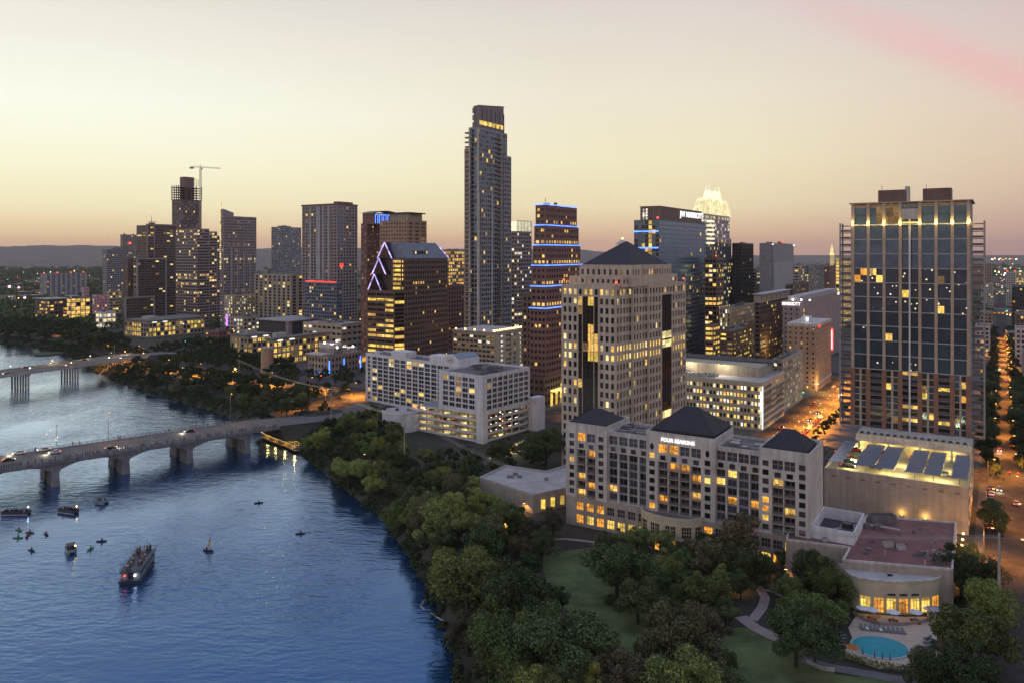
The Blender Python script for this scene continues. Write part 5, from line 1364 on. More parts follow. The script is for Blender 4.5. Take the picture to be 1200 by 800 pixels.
# pale corner piers
for (xx, yy, vt) in ((x1 + .3, y0 + 3, 152), (x1 + .6, y1 - 16, 152), (x1 + 1.5, y0 + 22, 225), (x0 + 4.6, y0 + .6, 150), (x1 - .2, y0 + 4.8, 225)):
    q = MB(); q.box(xx - .55, xx + .55, yy - .55, yy + .55, 0, z(vt), 'stone_pale'); au.part('corner_pier', q)
for (xa, xb, ya, yb, v0, v1) in ((x0 + .2, xm + 2, y0 - .4, y0 + 2.9, 385, 150), (x1 - .4, x1 + 1.5, y1 - 22, y1 - 14, 385, 152)):
    zz = z(v1) - 4
    while zz > 12:
        q = MB(); q.box(xa, xb, ya, yb, zz, zz + .3, 'stone_base'); q.box(xa + .1, xb - .1, ya + .1, ya + .18, zz + .302, zz + 1.2, 'glass_mauve') if yb - ya < 5 else q.box(xb - .18, xb - .1, ya + .1, yb - .1, zz + .302, zz + 1.2, 'glass_mauve'); au.part('balcony', q); zz -= 3.9
# swept crown
q = MB(); a0, a1, c0, c1 = x0 + 5, x1 - 1.5, y0 + 6, y1 - 9; zb = z(148) - .9
A = [(a0, c0, zb), (a1, c0, zb), (a1, c1, zb), (a0, c1, zb)]; B_ = [(a0, c0, z(123)), (a1, c0, z(122)), (a1, c1, zat(126.5, 674)), (a0, c1, zat(126, 678))]
q.loft(A, B_, 'glass_mauve'); q.poly(B_, 'roof_dark'); co = au.part('crown', q)
q = MB(); q.box(a1 + .003, a1 + .3, c0 + 1.5, c1 - 1.5, z(144), z(139), 'lit_gold'); q.build('lit_lounge', co)
for k in range(7): r_ = MB(); yy = c0 + (c1 - c0) * k / 6; r_.box(a1 + .02, a1 + .5, yy - .2, yy + .2, zb, z(123 + 1.2 * k / 6), 'mauve_panel'); r_.build('crown_fin', co)
r_ = MB()
B2 = [(x + (.4 if x == a1 else -.4), y + (.4 if y == c1 else -.4), zz) for x, y, zz in B_]; r_.loft([(x, y, zz - .5) for x, y, zz in B2], [(x, y, zz + .3) for x, y, zz in B2], 'mauve_panel'); r_.poly([(x, y, zz + .3) for x, y, zz in B2], 'roof_dark'); r_.build('crown_rim', co)
for k in range(3):
    q = MB(); q.box(a0 - 1.2, a0 + 1.5, c0 - .3, c0 - .003, zb + 1 + 6 * k, zb + 5.5 + 6 * k, 'glass_mauve'); au.part('window', q)
au.finish(False)
# its podium garage with lit white stair strips
pg = Bld('parking_garage', 'beige garage block at the foot of the tallest tower with bright white light strips', 530.5, 580, 614, 560)
x0, x1, y0, y1 = pg.full(); zt = pg.z(391)
mb = MB()
pg.volume(pg.full(), -.3, zt, 'cream', 3.4, 3.6, .8, .5, 'SE', .5, lambda i, j, s_, nf, nb: ('lit_white' if (s_ == 'E' and (j * 10 // nb) in (1, 8)) else random.choice(('lit_dim', 'glass_room', 'glass_room', 'lit_dim', 'lit_white')) if random.random() < .35 else 'glass_room'), roof='roof_grey', skip=lambda s_, i, j, nf, nb: (s_ == 'E' and (j * 10 // nb) in (0, 2, 7)))
for k in range(4):
    q = MB(); yy = y0 + (y1 - y0) * (.02 + .25 * k); q.box(x1 + .003, x1 + .9, yy, yy + 2.2, 0, zt - 3, 'cream'); pg.part('pier', q)
q = MB(); q.box(x0 - .5, x1 + .8, y0 - .5, y1, zt + .01, zt + 1.2, 'stone_pale'); pg.part('cornice', q)
for k in range(12): q = MB(); yy = y0 + 2 + (y1 - y0 - 4) * k / 11; q.ball((x1 - 1.5, yy, zt + 1.9), .6, 'lamp_orange'); pg.part('roof_lamp', q)
for k in range(5): q = MB(); xx = x0 + 2 + (x1 - x0 - 4) * k / 4; q.ball((xx, y0 + 1.5, zt + 1.9), .6, 'lamp_orange'); pg.part('roof_lamp', q)
pg.finish(True, 280)

# ------------------------------------------------------------------ hotel tower with the rooftop name (blue glass)
jw = Bld('hotel_tower', 'blue glass hotel tower with dark rooftop box carrying its lit name', 743, 773, 827, 575)
x0, x1, y0, y1 = jw.full(); zt = jw.z(257.5)
jl = lambda i, j, s_, nf, nb: (random.choice(('lit_warm', 'lit_gold')) if (s_ == 'S' and j == nb * 6 // 10 and i > nf - 22) or random.random() < (.05 if s_ == 'S' else .012) else ('glass_painted_glints' if s_ == 'E' and nf - 19 < i < nf - 12 and random.random() < .6 else ('glass_jw' if s_ == 'E' and i >= nf - 15 else None)))
jw.volume(jw.full(), -.3, zt, 'blue_grey', 3.4, 2.9, .9, .8, 'SE', .12, jl, glass=('glass_blue', 'glass'), base=.6, top=.4, roof='roof_dark')
for v in (271, 290.5):
    q = MB(); zz = jw.z(v); q.box(x0 - .3, x1 - 1, y0 - .3, y0 - .003, zz - .5, zz + .5, 'neon_blue'); jw.part('neon_line', q)
q = MB(); ya, yb = y0 + 5, y1 - 5; xa, xb = x0 + 3, x1 - 2; z1 = jw.z(241.5)
q.box(xa, xb, ya, yb, zt - .9, z1, 'brown'); pr = jw.part('rooftop_box', q)
q = MB(); q.box(xa - .4, xb + .5, ya - .4, yb + .5, z1 + .002, z1 + .5, 'cream'); q.build('rim', pr)
for k, xx in enumerate((xa + 2, xa + 4.4)):
    for i in range(4): q = MB(); q.box(xx, xx + 1.4, ya - .1, ya - .003, zt + .6 + 2.2 * i, zt + 2.2 + 2.2 * i, 'lit_white'); q.build('window', pr)
for xx in (xa + 1, xa + 6.6, xb - 5, xb - .4): q = MB(); q.box(xx, xx + .4, ya - .2, ya - .003, zt - .8, z1, 'mauve_panel'); q.build('pilaster', pr)
text('sign', 'JW MARRIOTT', 6.4, jw.root, (xb + .35, ya + (yb - ya) * .74, (zt + z1) / 2 + 1.2), (R(90), 0, R(90)), 'sign_white', .12).scale = (1.35, 1, 1)
beacon(jw, x1 - 2, y0 + 1, zt - .3, .7)
jw.finish(False)

# ------------------------------------------------------------------ tower with the lit glass crown
ft = Bld('office_tower', 'glass office tower topped by a glowing crown of folded glass points', 809, 828, 868, 790)
x0, x1, y0, y1 = ft.full(); z = ft.z
cx, cy = (x0 + x1) / 2, (y0 + y1) / 2; ys = ft.uy(859)
fl = lits(.16, ('lit_pale', 'lit_warm', 'lit_dim'), {})
ft.volume((x0, x1, y0, y1), -.3, z(303), 'frost_glass', 3.9, 3.2, .72, .6, 'SE', .15, lits(.1, ('lit_pale', 'lit_gold'), {-3: .5, -10: .6, -14: .75, -15: .6, -2: .3}), glass=('glass_blue', 'glass'), roof='roof_dark')
ft.volume((x0 + 2, x1 - 2, y0 + 2, ys), z(304), z(278), 'frost_glass', 3.9, 3.2, .75, .65, 'SE', .15, fl, glass=('glass_blue', 'glass_mauve'), roof='roof_dark')
ft.volume((x0 + 3, x1 - 3, y0 + 3, ys - 3), z(279), z(250), 'frost_glass', 3.9, 3.2, .75, .65, 'SE', .15, lits(.25, ('lit_white', 'lit_pale'), {-1: .6}), glass=('glass_blue', 'glass_mauve'), roof='roof_dark')
for k in range(6):      # brightly lit floors on the corner bay
    q = MB(); zz = z(284.5 - 5.2 * k if k < 6 else 0); yy = y0 + 5
    q.box(x1 - 2, x1 + 1.4, y0 + 6, y0 + 22, zz - 1.3, zz + .6, 'crown_white'); ft.part('lit_floor', q)
for k in range(5): q = MB(); yy = y0 + 3 + k * 6; q.box(x1 + .01, x1 + .7, yy, yy + .8, 3, z(338), 'frost_glass'); ft.part('rib', q)
for k in range(4): q = MB(); yy = y0 + 7 + k * 6; q.box(x1 + .72, x1 + .95, yy, yy + .4, 45, z(340), 'crown_light'); ft.part('light_strip', q)
# folded crown
ym = (y0 + ys) / 2; hw0, hd0 = (x1 - x0) / 2 - 3.2, (ys - y0 - 6) / 2
def fold(za, zb_, f0, f1, nfold, m, nm, amp):
    for sd in range(4):
        q = MB(); n = nfold
        ex_, ey = (hw0, hd0)
        def pt(s_, f, zz, o):
            t_ = -1 + 2 * s_
            if sd == 0: return (cx + t_ * ex_ * f, ym - ey * f - o, zz)
            if sd == 1: return (cx + ex_ * f + o, ym + t_ * ey * f, zz)
            if sd == 2: return (cx - t_ * ex_ * f, ym + ey * f + o, zz)
            return (cx - ex_ * f - o, ym - t_ * ey * f, zz)
        for i in range(n):
            s0, s1, s2 = i / n, (i + .5) / n, (i + 1) / n
            a_, m_, b_ = pt(s0, f0, za, 0), pt(s1, f0, za, amp), pt(s2, f0, za, 0)
            zq = zb_ - (zb_ - za) * .25
            ta, tm, tb = pt(s0, f1 * 1.08, zq, 0), pt(s1, f1, zb_, amp * .6), pt(s2, f1 * 1.08, zq, 0)
            q.poly([a_, m_, tm, ta], m); q.poly([m_, b_, tb, tm], m)
        co = ft.part(nm, q)
        for i in range(n):
            r_ = MB(); s1 = (i + .5) / n; r_.tube(pt(s1, f0, za, amp + .1), pt(s1, f1, zb_, amp * .6 + .1), .22, m='crown_white', n=4); r_.build('glass_edge', co)
fold(z(250), z(230), 1.12, .86, 3, 'crown_light', 'crown_panel', 1.6)
fold(z(238), z(219), .74, .40, 1, 'crown_white', 'crown_panel', 1.4)
for sx in (-1, 1):
    for sy in (-1, 1):
        q = MB(); q.tube((cx + sx * hw0 * .55, ym + sy * hd0 * .6, z(240)), (cx + sx * hw0 * .30, ym + sy * hd0 * .36, z(214)), 1.5, .25, 'crown_white', 4); ft.part('crown_spike', q)
q = MB(); q.box(cx - hw0 * .36, cx + hw0 * .36, ym - hd0 * .36, ym + hd0 * .36, z(250), z(222), 'crown_light'); ft.part('crown_core', q)
for (p_, rot) in (((cx, ym - hd0 * 1.12 - 2.2, z(246)), 0), ((x1 - 1.4, ym, z(246)), 1)):
    q = MB(); n = 16; r0 = []; r1 = []
    for i in range(n):
        a_ = 2 * math.pi * i / n; o = (4.0 * math.cos(a_), 4.0 * math.sin(a_)); n_ = (2.3 * math.cos(a_), 2.3 * math.sin(a_))
        r0.append((p_[0] + o[0], p_[1], p_[2] + o[1]) if rot == 0 else (p_[0], p_[1] + o[0], p_[2] + o[1])); r1.append((p_[0] + n_[0], p_[1] - .5, p_[2] + n_[1]) if rot == 0 else (p_[0] + .5, p_[1] + n_[0], p_[2] + n_[1]))
    q.loft(r0, r1, 'crown_white'); q.poly(r1, 'crown_light'); ft.part('round_window', q)
lamp_light('crown_glow', ft.root, (cx, ym, z(233)), 700, (1, .92, .6), 2)
ft.finish(False)

# ------------------------------------------------------------------ more of the centre
def tower(name, label, uL, uC, uR, vT, Y, wall, fl=3.6, bay=3.2, ww=.6, wh=.55, p=.12, glass=('glass', 'glass', 'glass_room'), ms=('lit_warm', 'lit_pale', 'lit_dim'), floors=None, units=3, indiv=False, z0=-.3,
          sides='SE', b=None, a=None, west=False, ang=GA, depth=.25, cat='building', roof='roof_grey', bayE=None, group=None, fin=True, lit=None, skip=None, bands=None):
    t = Bld(name, label, uL, uC, uR, Y, ang=ang, b=b, a=a, west=west, cat=cat, group=group)
    zt = t.z(vT); bx = t.full()
    t.volume(bx, z0, zt, wall, fl, bay, ww, wh, sides, depth, lit or lits(p, ms, floors), glass, roof=roof, bayE=bayE, skip=skip)
    if units: roof_units(t, (bx[0] + 1, bx[1] - 1, bx[2] + 1, bx[3] - 1), zt - .9, units, random.choice(('metal_grey', 'concrete_dark', 'grey_panel')), 3.2)
    t.zt = zt
    if bands:
        m_, every, hh = bands; nf = max(1, int(round((zt - z0 - 2.2) / fl))); fh = (zt - z0 - 2.2) / nf
        for i in range(0, nf + 1, every):
            q = MB(); zz = z0 + 1.0 + fh * i; q.box(bx[0] - .25, bx[1] + .25, bx[2] - .25, bx[3] - .01, zz - hh, zz + hh, m_); t.part('floor_band', q)
    if fin: t.finish(indiv)
    return t

gb = Bld('office_building', 'pale block with rows of lit windows and a bright corner strip, low roof plant', 770, 893, 919, 381)
x0, x1, y0, y1 = gb.full(); zt = gb.z(448)
gb.volume(gb.full(), -.3, zt, 'cream', 3.5, 1.75, .62, .5, 'SE', .3, lambda i, j, s_, nf, nb: ((random.choice(('lit_pale', 'lit_white', 'lit_warm')) if random.random() < .62 else None) if s_ == 'S' else random.choice(('glass_room', 'glass_room', 'lit_dim'))), bayE=30, roof='roof_pale', base=.7, top=1.6, capwall='stone_pale')
q = MB(); q.box(x1 - .9, x1 + .3, y0 - .3, y0 - .003, 1, zt - 2, 'lit_white'); q.box(x1 + .003, x1 + .3, y0 - .3, y0 + 1, 1, zt - 2, 'sign_white'); gb.part('light_strip', q)
roof_units(gb, (x0 + 4, x1 - 20, y0 + 4, y0 + 14), zt - .9, 7, 'roof_pale', 2.4)
q = MB(); q.box(x0, x1 - 6, y0 + 20, y1, zt - .9, zt + 4.5, 'beige'); gb.part('upper_storey', q)
q = MB(); q.box(x0 - 4, x1 - 4, y0 + 36, y1 + 4, zt + 4.6, zt + 5.2, 'roof_dark'); gb.part('roof', q)
for k in range(10): q = MB(); xx = x0 + 3 + k * 2.6; q.box(xx, xx + 1.6, y0 + 35.6, y0 + 35.9, zt + 2.4, zt + 3.4, 'lit_pale'); gb.part('clerestory_light', q)
q = MB()
for k in range(11): q.box(x1 + .003, x1 + .12, y0 + 3, y1 - 1, 2.2 + k * 3.0, 3.6 + k * 3.0, 'concrete_dark') if 2.2 + k * 3 < zt - 4 else None
gb.part('garage_opening', q, kind='stuff')
gb.finish(True, 299)
for f in (.2, .55): lamp_light('roof_glow', gb.root, (x0 + (x1 - x0) * f, y0 + 16, zt + 6), 2600, (1, .86, .6), .6)
tower('office_building', 'pale block behind the lit garage with slanted rows of lit windows', 905, 918, 941, 421, 425, 'beige', 3.4, 2.4, .6, .5, .35, ms=('lit_pale', 'lit_white'), units=2)
hp_ = tower('hotel_building', 'tan brick hotel with pale top floors and red neon signs on its corner', 922, 957, 974, 381, 492, 'tan', 3.1, 3.6, .3, .45, .06, ms=('lit_gold', 'lit_warm'), units=0, fin=False, glass=('glass_brown', 'glass'), floors={0: .5}, bayE=2.4, depth=.3,
            skip=lambda s_, i, j, nf, nb: s_ == 'S' and j % 3 == 1 and i % 9 == 8)
x0, x1, y0, y1 = hp_.full(); zt = hp_.zt
q = MB(); q.box(x0 - .15, x1 + .15, y0 - .15, y1, zt - 1.2, zt + .6, 'stone_pale'); hp_.part('cornice', q)
q = MB(); q.box(x0 + 8, x1 - 6, y0 + 5, y0 + 16, zt - .9, zt + 4.5, 'white_paint'); hp_.part('plant_room', q)
q = MB(); q.ball((x0 + 12, y0 + 4.4, zt + 3.2), .7, 'lamp_white'); hp_.part('roof_lamp', q)
text('sign', 'INN', 2.6, hp_.root, (x1 + .3, y0 + 8, zt - 1.4), (R(90), 0, R(90)), 'neon_red', .1)
q = MB(); q.box(x1 + .4, x1 + 1.4, y1 - 2.4, y1 - .2, 21, 36, 'neon_red'); vs = hp_.part('vertical_sign', q)
q = MB(); q.box(x1 + .6, x1 + 1.2, y1 - 2.62, y1 - 2.42, 22, 35, 'sign_white'); q.build('neon_letters', vs)
q = MB(); q.box(x0 - .5, x1 + .6, y0 - .6, y1, 4.2, 5.0, 'stone_pale'); hp_.part('canopy', q)
lamp_light('canopy_glow', hp_.root, (x1 + 4, y0 - 2, 5), 5000, (1, .6, .18), .5)
hp_.finish(True, 260)
gh = tower('hotel_building', 'grey hotel with a white lit rooftop name above few small windows', 917, 937.5, 985, 353, 560, 'mauve_panel', 3.4, 3.6, .34, .42, .06, units=0, fin=False, sides='S')
x0, x1, y0, y1 = gh.full(); zt = gh.zt
text('sign', 'MARRIOTT', 3.3, gh.root, ((x0 + x1) / 2, y0 - .4, zt - 2.3), (R(90), 0, 0), 'sign_white', .2).scale = (.8, 1, 1)
text('sign', 'MARRIOTT', 3.4, gh.root, (x1 + .4, y1 - 8, zt - 1.2), (R(90), 0, R(90)), 'sign_white', .2)
q = MB(); q.box(x0 + 2, x1 - 2, y0 + 8, y1 - 6, zt - .9, zt + 3, 'roof_pale'); gh.part('plant_room', q)
for k in range(3): q = MB(); q.ball((x0 + 6 + 6 * k, y0 + 6, zt + .6), .6, 'lamp_white'); gh.part('roof_lamp', q)
for k in range(3): q = MB(); q.box(x1 + .003, x1 + .06, y0 + 12, y0 + 15, zt - 9 - 4 * k, zt - 6.6 - 4 * k, 'lit_gold'); gh.part('window', q)
gh.finish(True, 200)
bh = tower('office_building', 'dark brown balcony block with pale attic beside the tan brick hotel', 884, 891, 925, 347, 600, 'brown', 3.6, 3.4, .8, .55, .13, ms=('lit_gold', 'lit_dim'), glass=('glass_brown', 'glass'), units=2, fin=False, bands=('red_brown', 1, .25))
q = MB(); x0, x1, y0, y1 = bh.full(); q.box(x0 - .3, x1 + .35, y0 - .3, y1, bh.zt - 5.5, bh.zt + .8, 'stone_base'); at = bh.part('attic', q)
for k in range(7): q = MB(); yy = y0 + 3 + k * (y1 - y0 - 6) / 6; q.box(x1 + .36, x1 + .42, yy - .8, yy + .8, bh.zt - 3.6, bh.zt - 1.2, 'glass'); q.build('window', at)
q = MB(); q.box(x0 - 1.5, x1 + 2.5, y0 - 1.5, y1 + 1, bh.zt + .9, bh.zt + 1.5, 'grey_light'); bh.part('roof', q)
lamp_light('deck_glow', bh.root, (x1 + 6, y0 + 14, 16), 4500, (1, .7, .25), .6)
bh.finish(True, 220)
rb = tower('office_building', 'block of white vertical ribs with pale lit gaps under the crown tower', 843, 856, 884, 361, 620, 'cream', 3.6, 1.9, .55, .8, .55, ms=('lit_pale', 'lit_white', 'lit_dim'), units=2, depth=.6, indiv=True)
tower('parking_garage', 'brown brick garage with sloping lit slots below the white ribbed block', 843, 860, 881, 388, 540, 'brown_stone', 3.2, 4.2, .8, .42, .55, ms=('lit_dim', 'lit_gold'), units=1, indiv=True, bayE=5)
bf = tower('office_building', 'brown balcony block with bright yellow floors left of the crown tower', 825.5, 840, 848, 302, 640, 'brown', 3.9, 3.0, .85, .55, .28, ms=('lit_warm', 'lit_gold', 'lit_pale'), glass=('glass_brown',), units=2, indiv=True, floors={-4: .7, -9: .8, -10: .8, -14: .6})
beacon(bf, bf.a / 2 - 1, -bf.b / 2 + 1, bf.zt - .3, .6); 
tower('office_building', 'small block with yellow strip floors in front of the brown balcony block', 826, 836, 844, 381, 600, 'tan', 3.6, 6, .9, .5, .75, ms=('lit_gold', 'lit_warm'), units=1)
tower('office_tower', 'plain black tower just right of the crown tower', 858, 869, 883, 285, 850, 'black_clad', 3.9, 3.4, .6, .5, .012, units=2, glass=('glass',), ms=('lit_pale', 'lit_warm'))
gt = tower('office_tower', 'blank grey tower with a paler lower panel and lit roof edge', 890, 904, 930, 285, 850, 'grey_panel', 4, 40, .2, .1, 0, units=2, sides='', fin=False)
q = MB(); x1 = gt.a / 2; q.box(x1 + .003, x1 + .5, -gt.b / 2 + 10, gt.b / 2 - 8, 20, gt.z(308), 'grey_light'); gt.part('wall_panel', q)
q = MB(); q.box(x1 + .003, x1 + .7, -gt.b / 2 + 1, -gt.b / 2 + 9, 10, gt.zt - 2, 'blue_grey'); gt.part('wall_panel', q)
for yy in (-gt.b / 2 + 2, gt.b / 2 - 3): q = MB(); q.box(x1 - 2, x1 + .6, yy, yy + 6, gt.zt - 2.4, gt.zt - .8, 'sign_white'); gt.part('roof_light', q)
beacon(gt, x1 - 1, 0, gt.zt - .3, .7); gt.finish()
tower('office_building', 'pale block with dark window bands left of the grey tower foot', 880, 886, 892, 318, 900, 'concrete', 3.6, 4, .9, .45, .25, units=1, ms=('lit_pale', 'lit_white'))
tower('office_building', 'pale office block with ribbon windows and white roof lamp', 926, 936, 944, 311, 1000, 'concrete', 4, 5, .85, .5, .12, units=1)
tower('office_building', 'bluish office slab with small lit windows behind the grey hotel', 940, 948, 966, 311, 1060, 'blue_grey', 3.6, 3, .6, .5, .2, units=2, ms=('lit_pale', 'lit_warm'))
tower('office_building', 'dark brick block beneath the distant lit clock tower', 966, 972, 983, 312, 1250, 'red_brown', 4, 4, .5, .5, .15, units=1, ms=('lit_gold', 'lit_warm'))
tower('office_building', 'dark brick block at the foot of the pale ribbon windowed block', 921, 930, 945, 334, 900, 'brown', 4, 4, .5, .5, .12, units=2, ms=('lit_gold', 'lit_warm'))
tower('office_building', 'pale slab whose floors glow yellow behind the corner balconies', 979, 984, 1000, 301, 900, 'cream', 4, 3, .8, .7, .85, units=1, ms=('lit_gold', 'lit_warm'))
ut = Bld('clock_tower', 'slim distant tower lit golden with a stepped top', 970.5, 975, 979, 2400, cat='tower')
w_ = ut.a / 2; q = MB(); q.box(-w_, w_, -w_, w_, -.3, ut.z(297), 'tower_gold_glow'); ut.part('shaft', q)  # stone glows by itself in place of golden light cast on it
q = MB(); q.box(-w_ * .6, w_ * .6, -w_ * .6, w_ * .6, ut.z(297), ut.z(291), 'tower_gold_glow'); q.hip(-w_ * .5, w_ * .5, -w_ * .5, w_ * .5, ut.z(291), ut.z(286), 'tower_gold_glow'); ut.part('belfry', q)
for k in range(4): q = MB(); q.box(-w_ - .3 + k * w_ * .6, -w_ + k * w_ * .6 + 2.2, -w_ - .4, -w_ - .003, 10, ut.z(299), 'ut_stone'); ut.part('pilaster', q)

# glass tower with the white lit top, behind the tallest one
wt = tower('office_tower', 'glass tower with a bright white glowing top floor', 596, 606, 623, 271, 780, 'mauve_panel', 3.9, 3.2, .8, .6, .14, ms=('lit_pale', 'lit_white'), glass=('glass', 'glass_mauve'), units=0, fin=False, floors={-6: .5, -22: .7, -25: .6})
q = MB(); x0, x1, y0, y1 = wt.full(); q.box(x0 + .5, x1 - .2, y0 + .5, y1 - 1, wt.zt + .01, wt.z(259.5), 'crown_white'); cr_ = wt.part('lit_crown', q)
for k in range(11): q = MB(); yy = y0 + (y1 - y0) * k / 10; q.box(x1 - .19, x1 + .3, yy - .4, yy + .4, wt.zt, wt.z(258), 'grey_light'); q.build('fin', cr_)
wt.finish()
oo = tower('apartment_building', 'unfinished block lit orange from inside behind the chevron tower', 516, 521, 546, 293, 820, 'beige', 3.8, 3.4, .7, .62, .75, ms=('lit_gold', 'lit_warm', 'lit_amber'), units=3, glass=('glass_brown',))
tower('office_building', 'dark red low block between chevron tower and tallest tower', 514, 522, 547, 335, 700, 'red_brown', 4, 4, .5, .5, .03, units=2, glass=('glass_brown',))
# ------------------------------------------------------------------ left cluster
il = tower('apartment_tower', 'dark red apartment tower with curved roof and blue lit arched windows', 423, 430, 452, 262, 690, 'red_brown', 3.3, 3.2, .5, .45, .06, glass=('glass', 'glass_room', 'roof_pale'), units=0, fin=False, ms=('lit_dim', 'lit_warm'))
x0, x1, y0, y1 = il.full(); q = MB(); zt = il.zt
q.box(x0 + 1, x1 + 8, y0 + 1, y1 + 10, zt - .9, il.z(250), 'red_brown'); il.part('penthouse', q)
q = MB(); n = 8; prof = [(y0 - 1 + (y1 + 12 - y0) * i / n, il.z(250) + 2.6 * math.sin(math.pi * i / n)) for i in range(n + 1)]
for (ya, za), (yb, zb) in zip(prof, prof[1:]): q.poly([(x0, ya, za), (x1 + 9, ya, za), (x1 + 9, yb, zb), (x0, yb, zb)], 'roof_dark'); q.poly([(x1 + 9, ya, za - .6), (x1 + 9, yb, zb - .6), (x1 + 9, yb, zb), (x1 + 9, ya, za)], 'roof_dark')
il.part('curved_roof', q)
for k in range(4):
    q = MB(); yy = y0 + 2 + k * (y1 - y0 - 3) / 4; 
    for dy in (0, 3.2): q.box(x1 + 8.003, x1 + 8.3, yy + dy, yy + dy + .45, zt, il.z(252), 'neon_blue')
    q.box(x1 + 8.003, x1 + 8.3, yy, yy + 3.6, il.z(252), il.z(251.2), 'neon_blue'); il.part('lit_arch', q)
il.finish()
ir = tower('apartment_tower', 'tan apartment tower with pale rounded end behind the chevron tower', 445, 477, 500, 258, 660, 'tan', 3.3, 3.0, .55, .5, .05, glass=('glass', 'glass_room'), units=3, fin=False, bayE=9, ms=('lit_dim',))
x0, x1, y0, y1 = ir.full(); q = MB(); q.box(x0 + 8, x1 - 2, y0 + 4, y1 - 4, ir.zt - .9, ir.z(250), 'beige'); ir.part('penthouse', q)
q = MB(); q.box(x0 + 6, x1 + .5, y0 + 2, y1 - 2, ir.z(250), ir.z(248.6), 'roof_dark'); ir.part('roof', q); ir.finish()
hh = tower('apartment_tower', 'wide apartment tower with mauve panels left and blue glass right', 354, 395, 419, 240, 800, 'mauve_panel', 3.3, 4.2, .62, .62, .03, glass=('glass', 'glass', 'glass_mauve'), units=0, fin=False, lit=lambda i, j, s_, nf, nb: (random.choice(('lit_dim', 'lit_warm')) if random.random() < .035 else ('glass_blue' if s_ == 'E' and j < nb // 2 else None)))
x0, x1, y0, y1 = hh.full(); zt = hh.zt
for f, w_ in ((.22, 3.0), (.42, 6.0), (.6, 2.0), (.74, 3.0)): q = MB(); xx = x0 + (x1 - x0) * f; q.box(xx, xx + w_, y0 - .5, y0 - .003, hh.z(330), zt - 1, 'grey_light'); hh.part('wall_panel', q)
q = MB(); q.box(x0 - .6, x1 + .6, y0 - .6, y1, zt + .003, zt + 1.4, 'red_brown'); hh.part('roof_rim', q)
q = MB(); q.box(x1 - 8, x1 - 1, y0 + 3, y1 - 6, zt - .9, hh.z(236), 'red_brown'); hh.part('plant_room', q)
q = MB(); q.box(x1 + .003, x1 + .4, y0 + 4, y0 + 8.5, hh.z(313), hh.z(309), 'neon_red'); hh.part('sign', q)
hh.finish()
hf = tower('office_building', 'dark glass block with a red light line along its roof', 357, 394, 401, 331, 770, 'blue_grey', 3.6, 3.2, .75, .6, .1, glass=('glass', 'glass_blue'), units=2, fin=False)
q = MB(); x0, x1, y0, y1 = hf.full(); q.box(x0 + 2, x1 + .3, y0 - .35, y0 - .003, hf.zt - .2, hf.zt + .8, 'neon_red'); hf.part('neon_line', q); hf.finish()
gg = tower('apartment_building', 'beige block with dark glazed stripes between tan slabs', 298, 341, 356, 322, 850, 'beige', 3.4, 7.5, .5, .7, .1, glass=('glass', 'glass_brown', 'glass_room'), units=2, bayE=8)
tower('apartment_tower', 'plain grey tower standing alone between the spire tower and the wide one', 318, 326, 353, 266, 1050, 'grey_panel', 3.4, 3.2, .5, .5, .03, glass=('glass', 'glass_mauve', 'grey_light'), units=3)
ee = Bld('apartment_tower', 'tower with a slanted top and thin lit spire on its left edge', 258, 262, 300.5, 900)
x0, x1, y0, y1 = ee.full(); zt = ee.z(253)
ee.volume(ee.full(), -.3, zt, 'mauve_panel', 3.4, 3.0, .62, .55, 'SE', .25, lits(.05, ('lit_dim', 'lit_pale'), {-15: .7, -16: .4, -10: .2}), glass=('glass', 'glass_mauve'), roof='roof_dark', bayE=3.0)
q = MB(); A = [(x0, y0, zt), (x1, y0, zt), (x1, y1, zt), (x0, y1, zt)]; T = [(x0, y0, ee.z(245)), (x1, y0, ee.z(245)), (x1, y0 + (y1 - y0) * .3, ee.z(249)), (x0, y0 + (y1 - y0) * .3, ee.z(249))]
q.poly([A[0], A[1], T[1], T[0]], 'mauve_panel'); q.poly([T[0], T[1], T[2], T[3]], 'roof_dark'); q.poly([A[1], (x1, y0 + (y1 - y0) * .3, zt), T[2], T[1]], 'mauve_panel'); q.poly([(x1, y0 + (y1 - y0) * .3, zt), (x0, y0 + (y1 - y0) * .3, zt), T[3], T[2]], 'mauve_panel'); ee.part('slanted_roof', q)
q = MB(); q.tube((x0 + 1, y0 + 1, ee.z(246)), (x0 + 1, y0 + 1, ee.z(233)), 1.4, .15, 'crown_light', 6); ee.part('spire', q)
for k in range(28): q = MB(); zz = ee.z(247 + k * 2.5); q.box(x0 - .2, x0 + 1.5, y0 - .5, y0 - .003, zz - 1.6, zz, 'lit_pale'); ee.part('edge_light', q)
for k in range(5): q = MB(); yy = y0 + (y1 - y0) * (.2 + .19 * k); q.box(x1 + .003, x1 + 1.0, yy, yy + 1.3, 20, ee.z(290 + 3 * k), 'grey_light'); ee.part('rib', q)
ee.finish()
tower('apartment_building', 'cream podium block with closely lit windows below the spire tower', 263, 270, 301, 346, 860, 'cream', 3.2, 2.6, .55, .55, .4, ms=('lit_pale', 'lit_white', 'lit_dim'), units=2)
dd = Bld('office_tower', 'dark glass office tower with bright yellow floors and stepped right roof', 206, 231, 262, 950)
x0, x1, y0, y1 = dd.full(); dl = lits(.06, ('lit_warm', 'lit_pale', 'lit_dim'), {-1: .5, -2: .3, -5: .2, -8: .15, -16: .7, -17: .55, -19: .75, -22: .5})
ym = y0 + (y1 - y0) * .45
dd.volume((x0, x1, y0, ym), -.3, dd.z(268), 'mauve_panel', 3.7, 3.2, .85, .55, 'SE', .2, dl, glass=('glass', 'glass_brown'), roof='roof_dark', bayE=3.2)
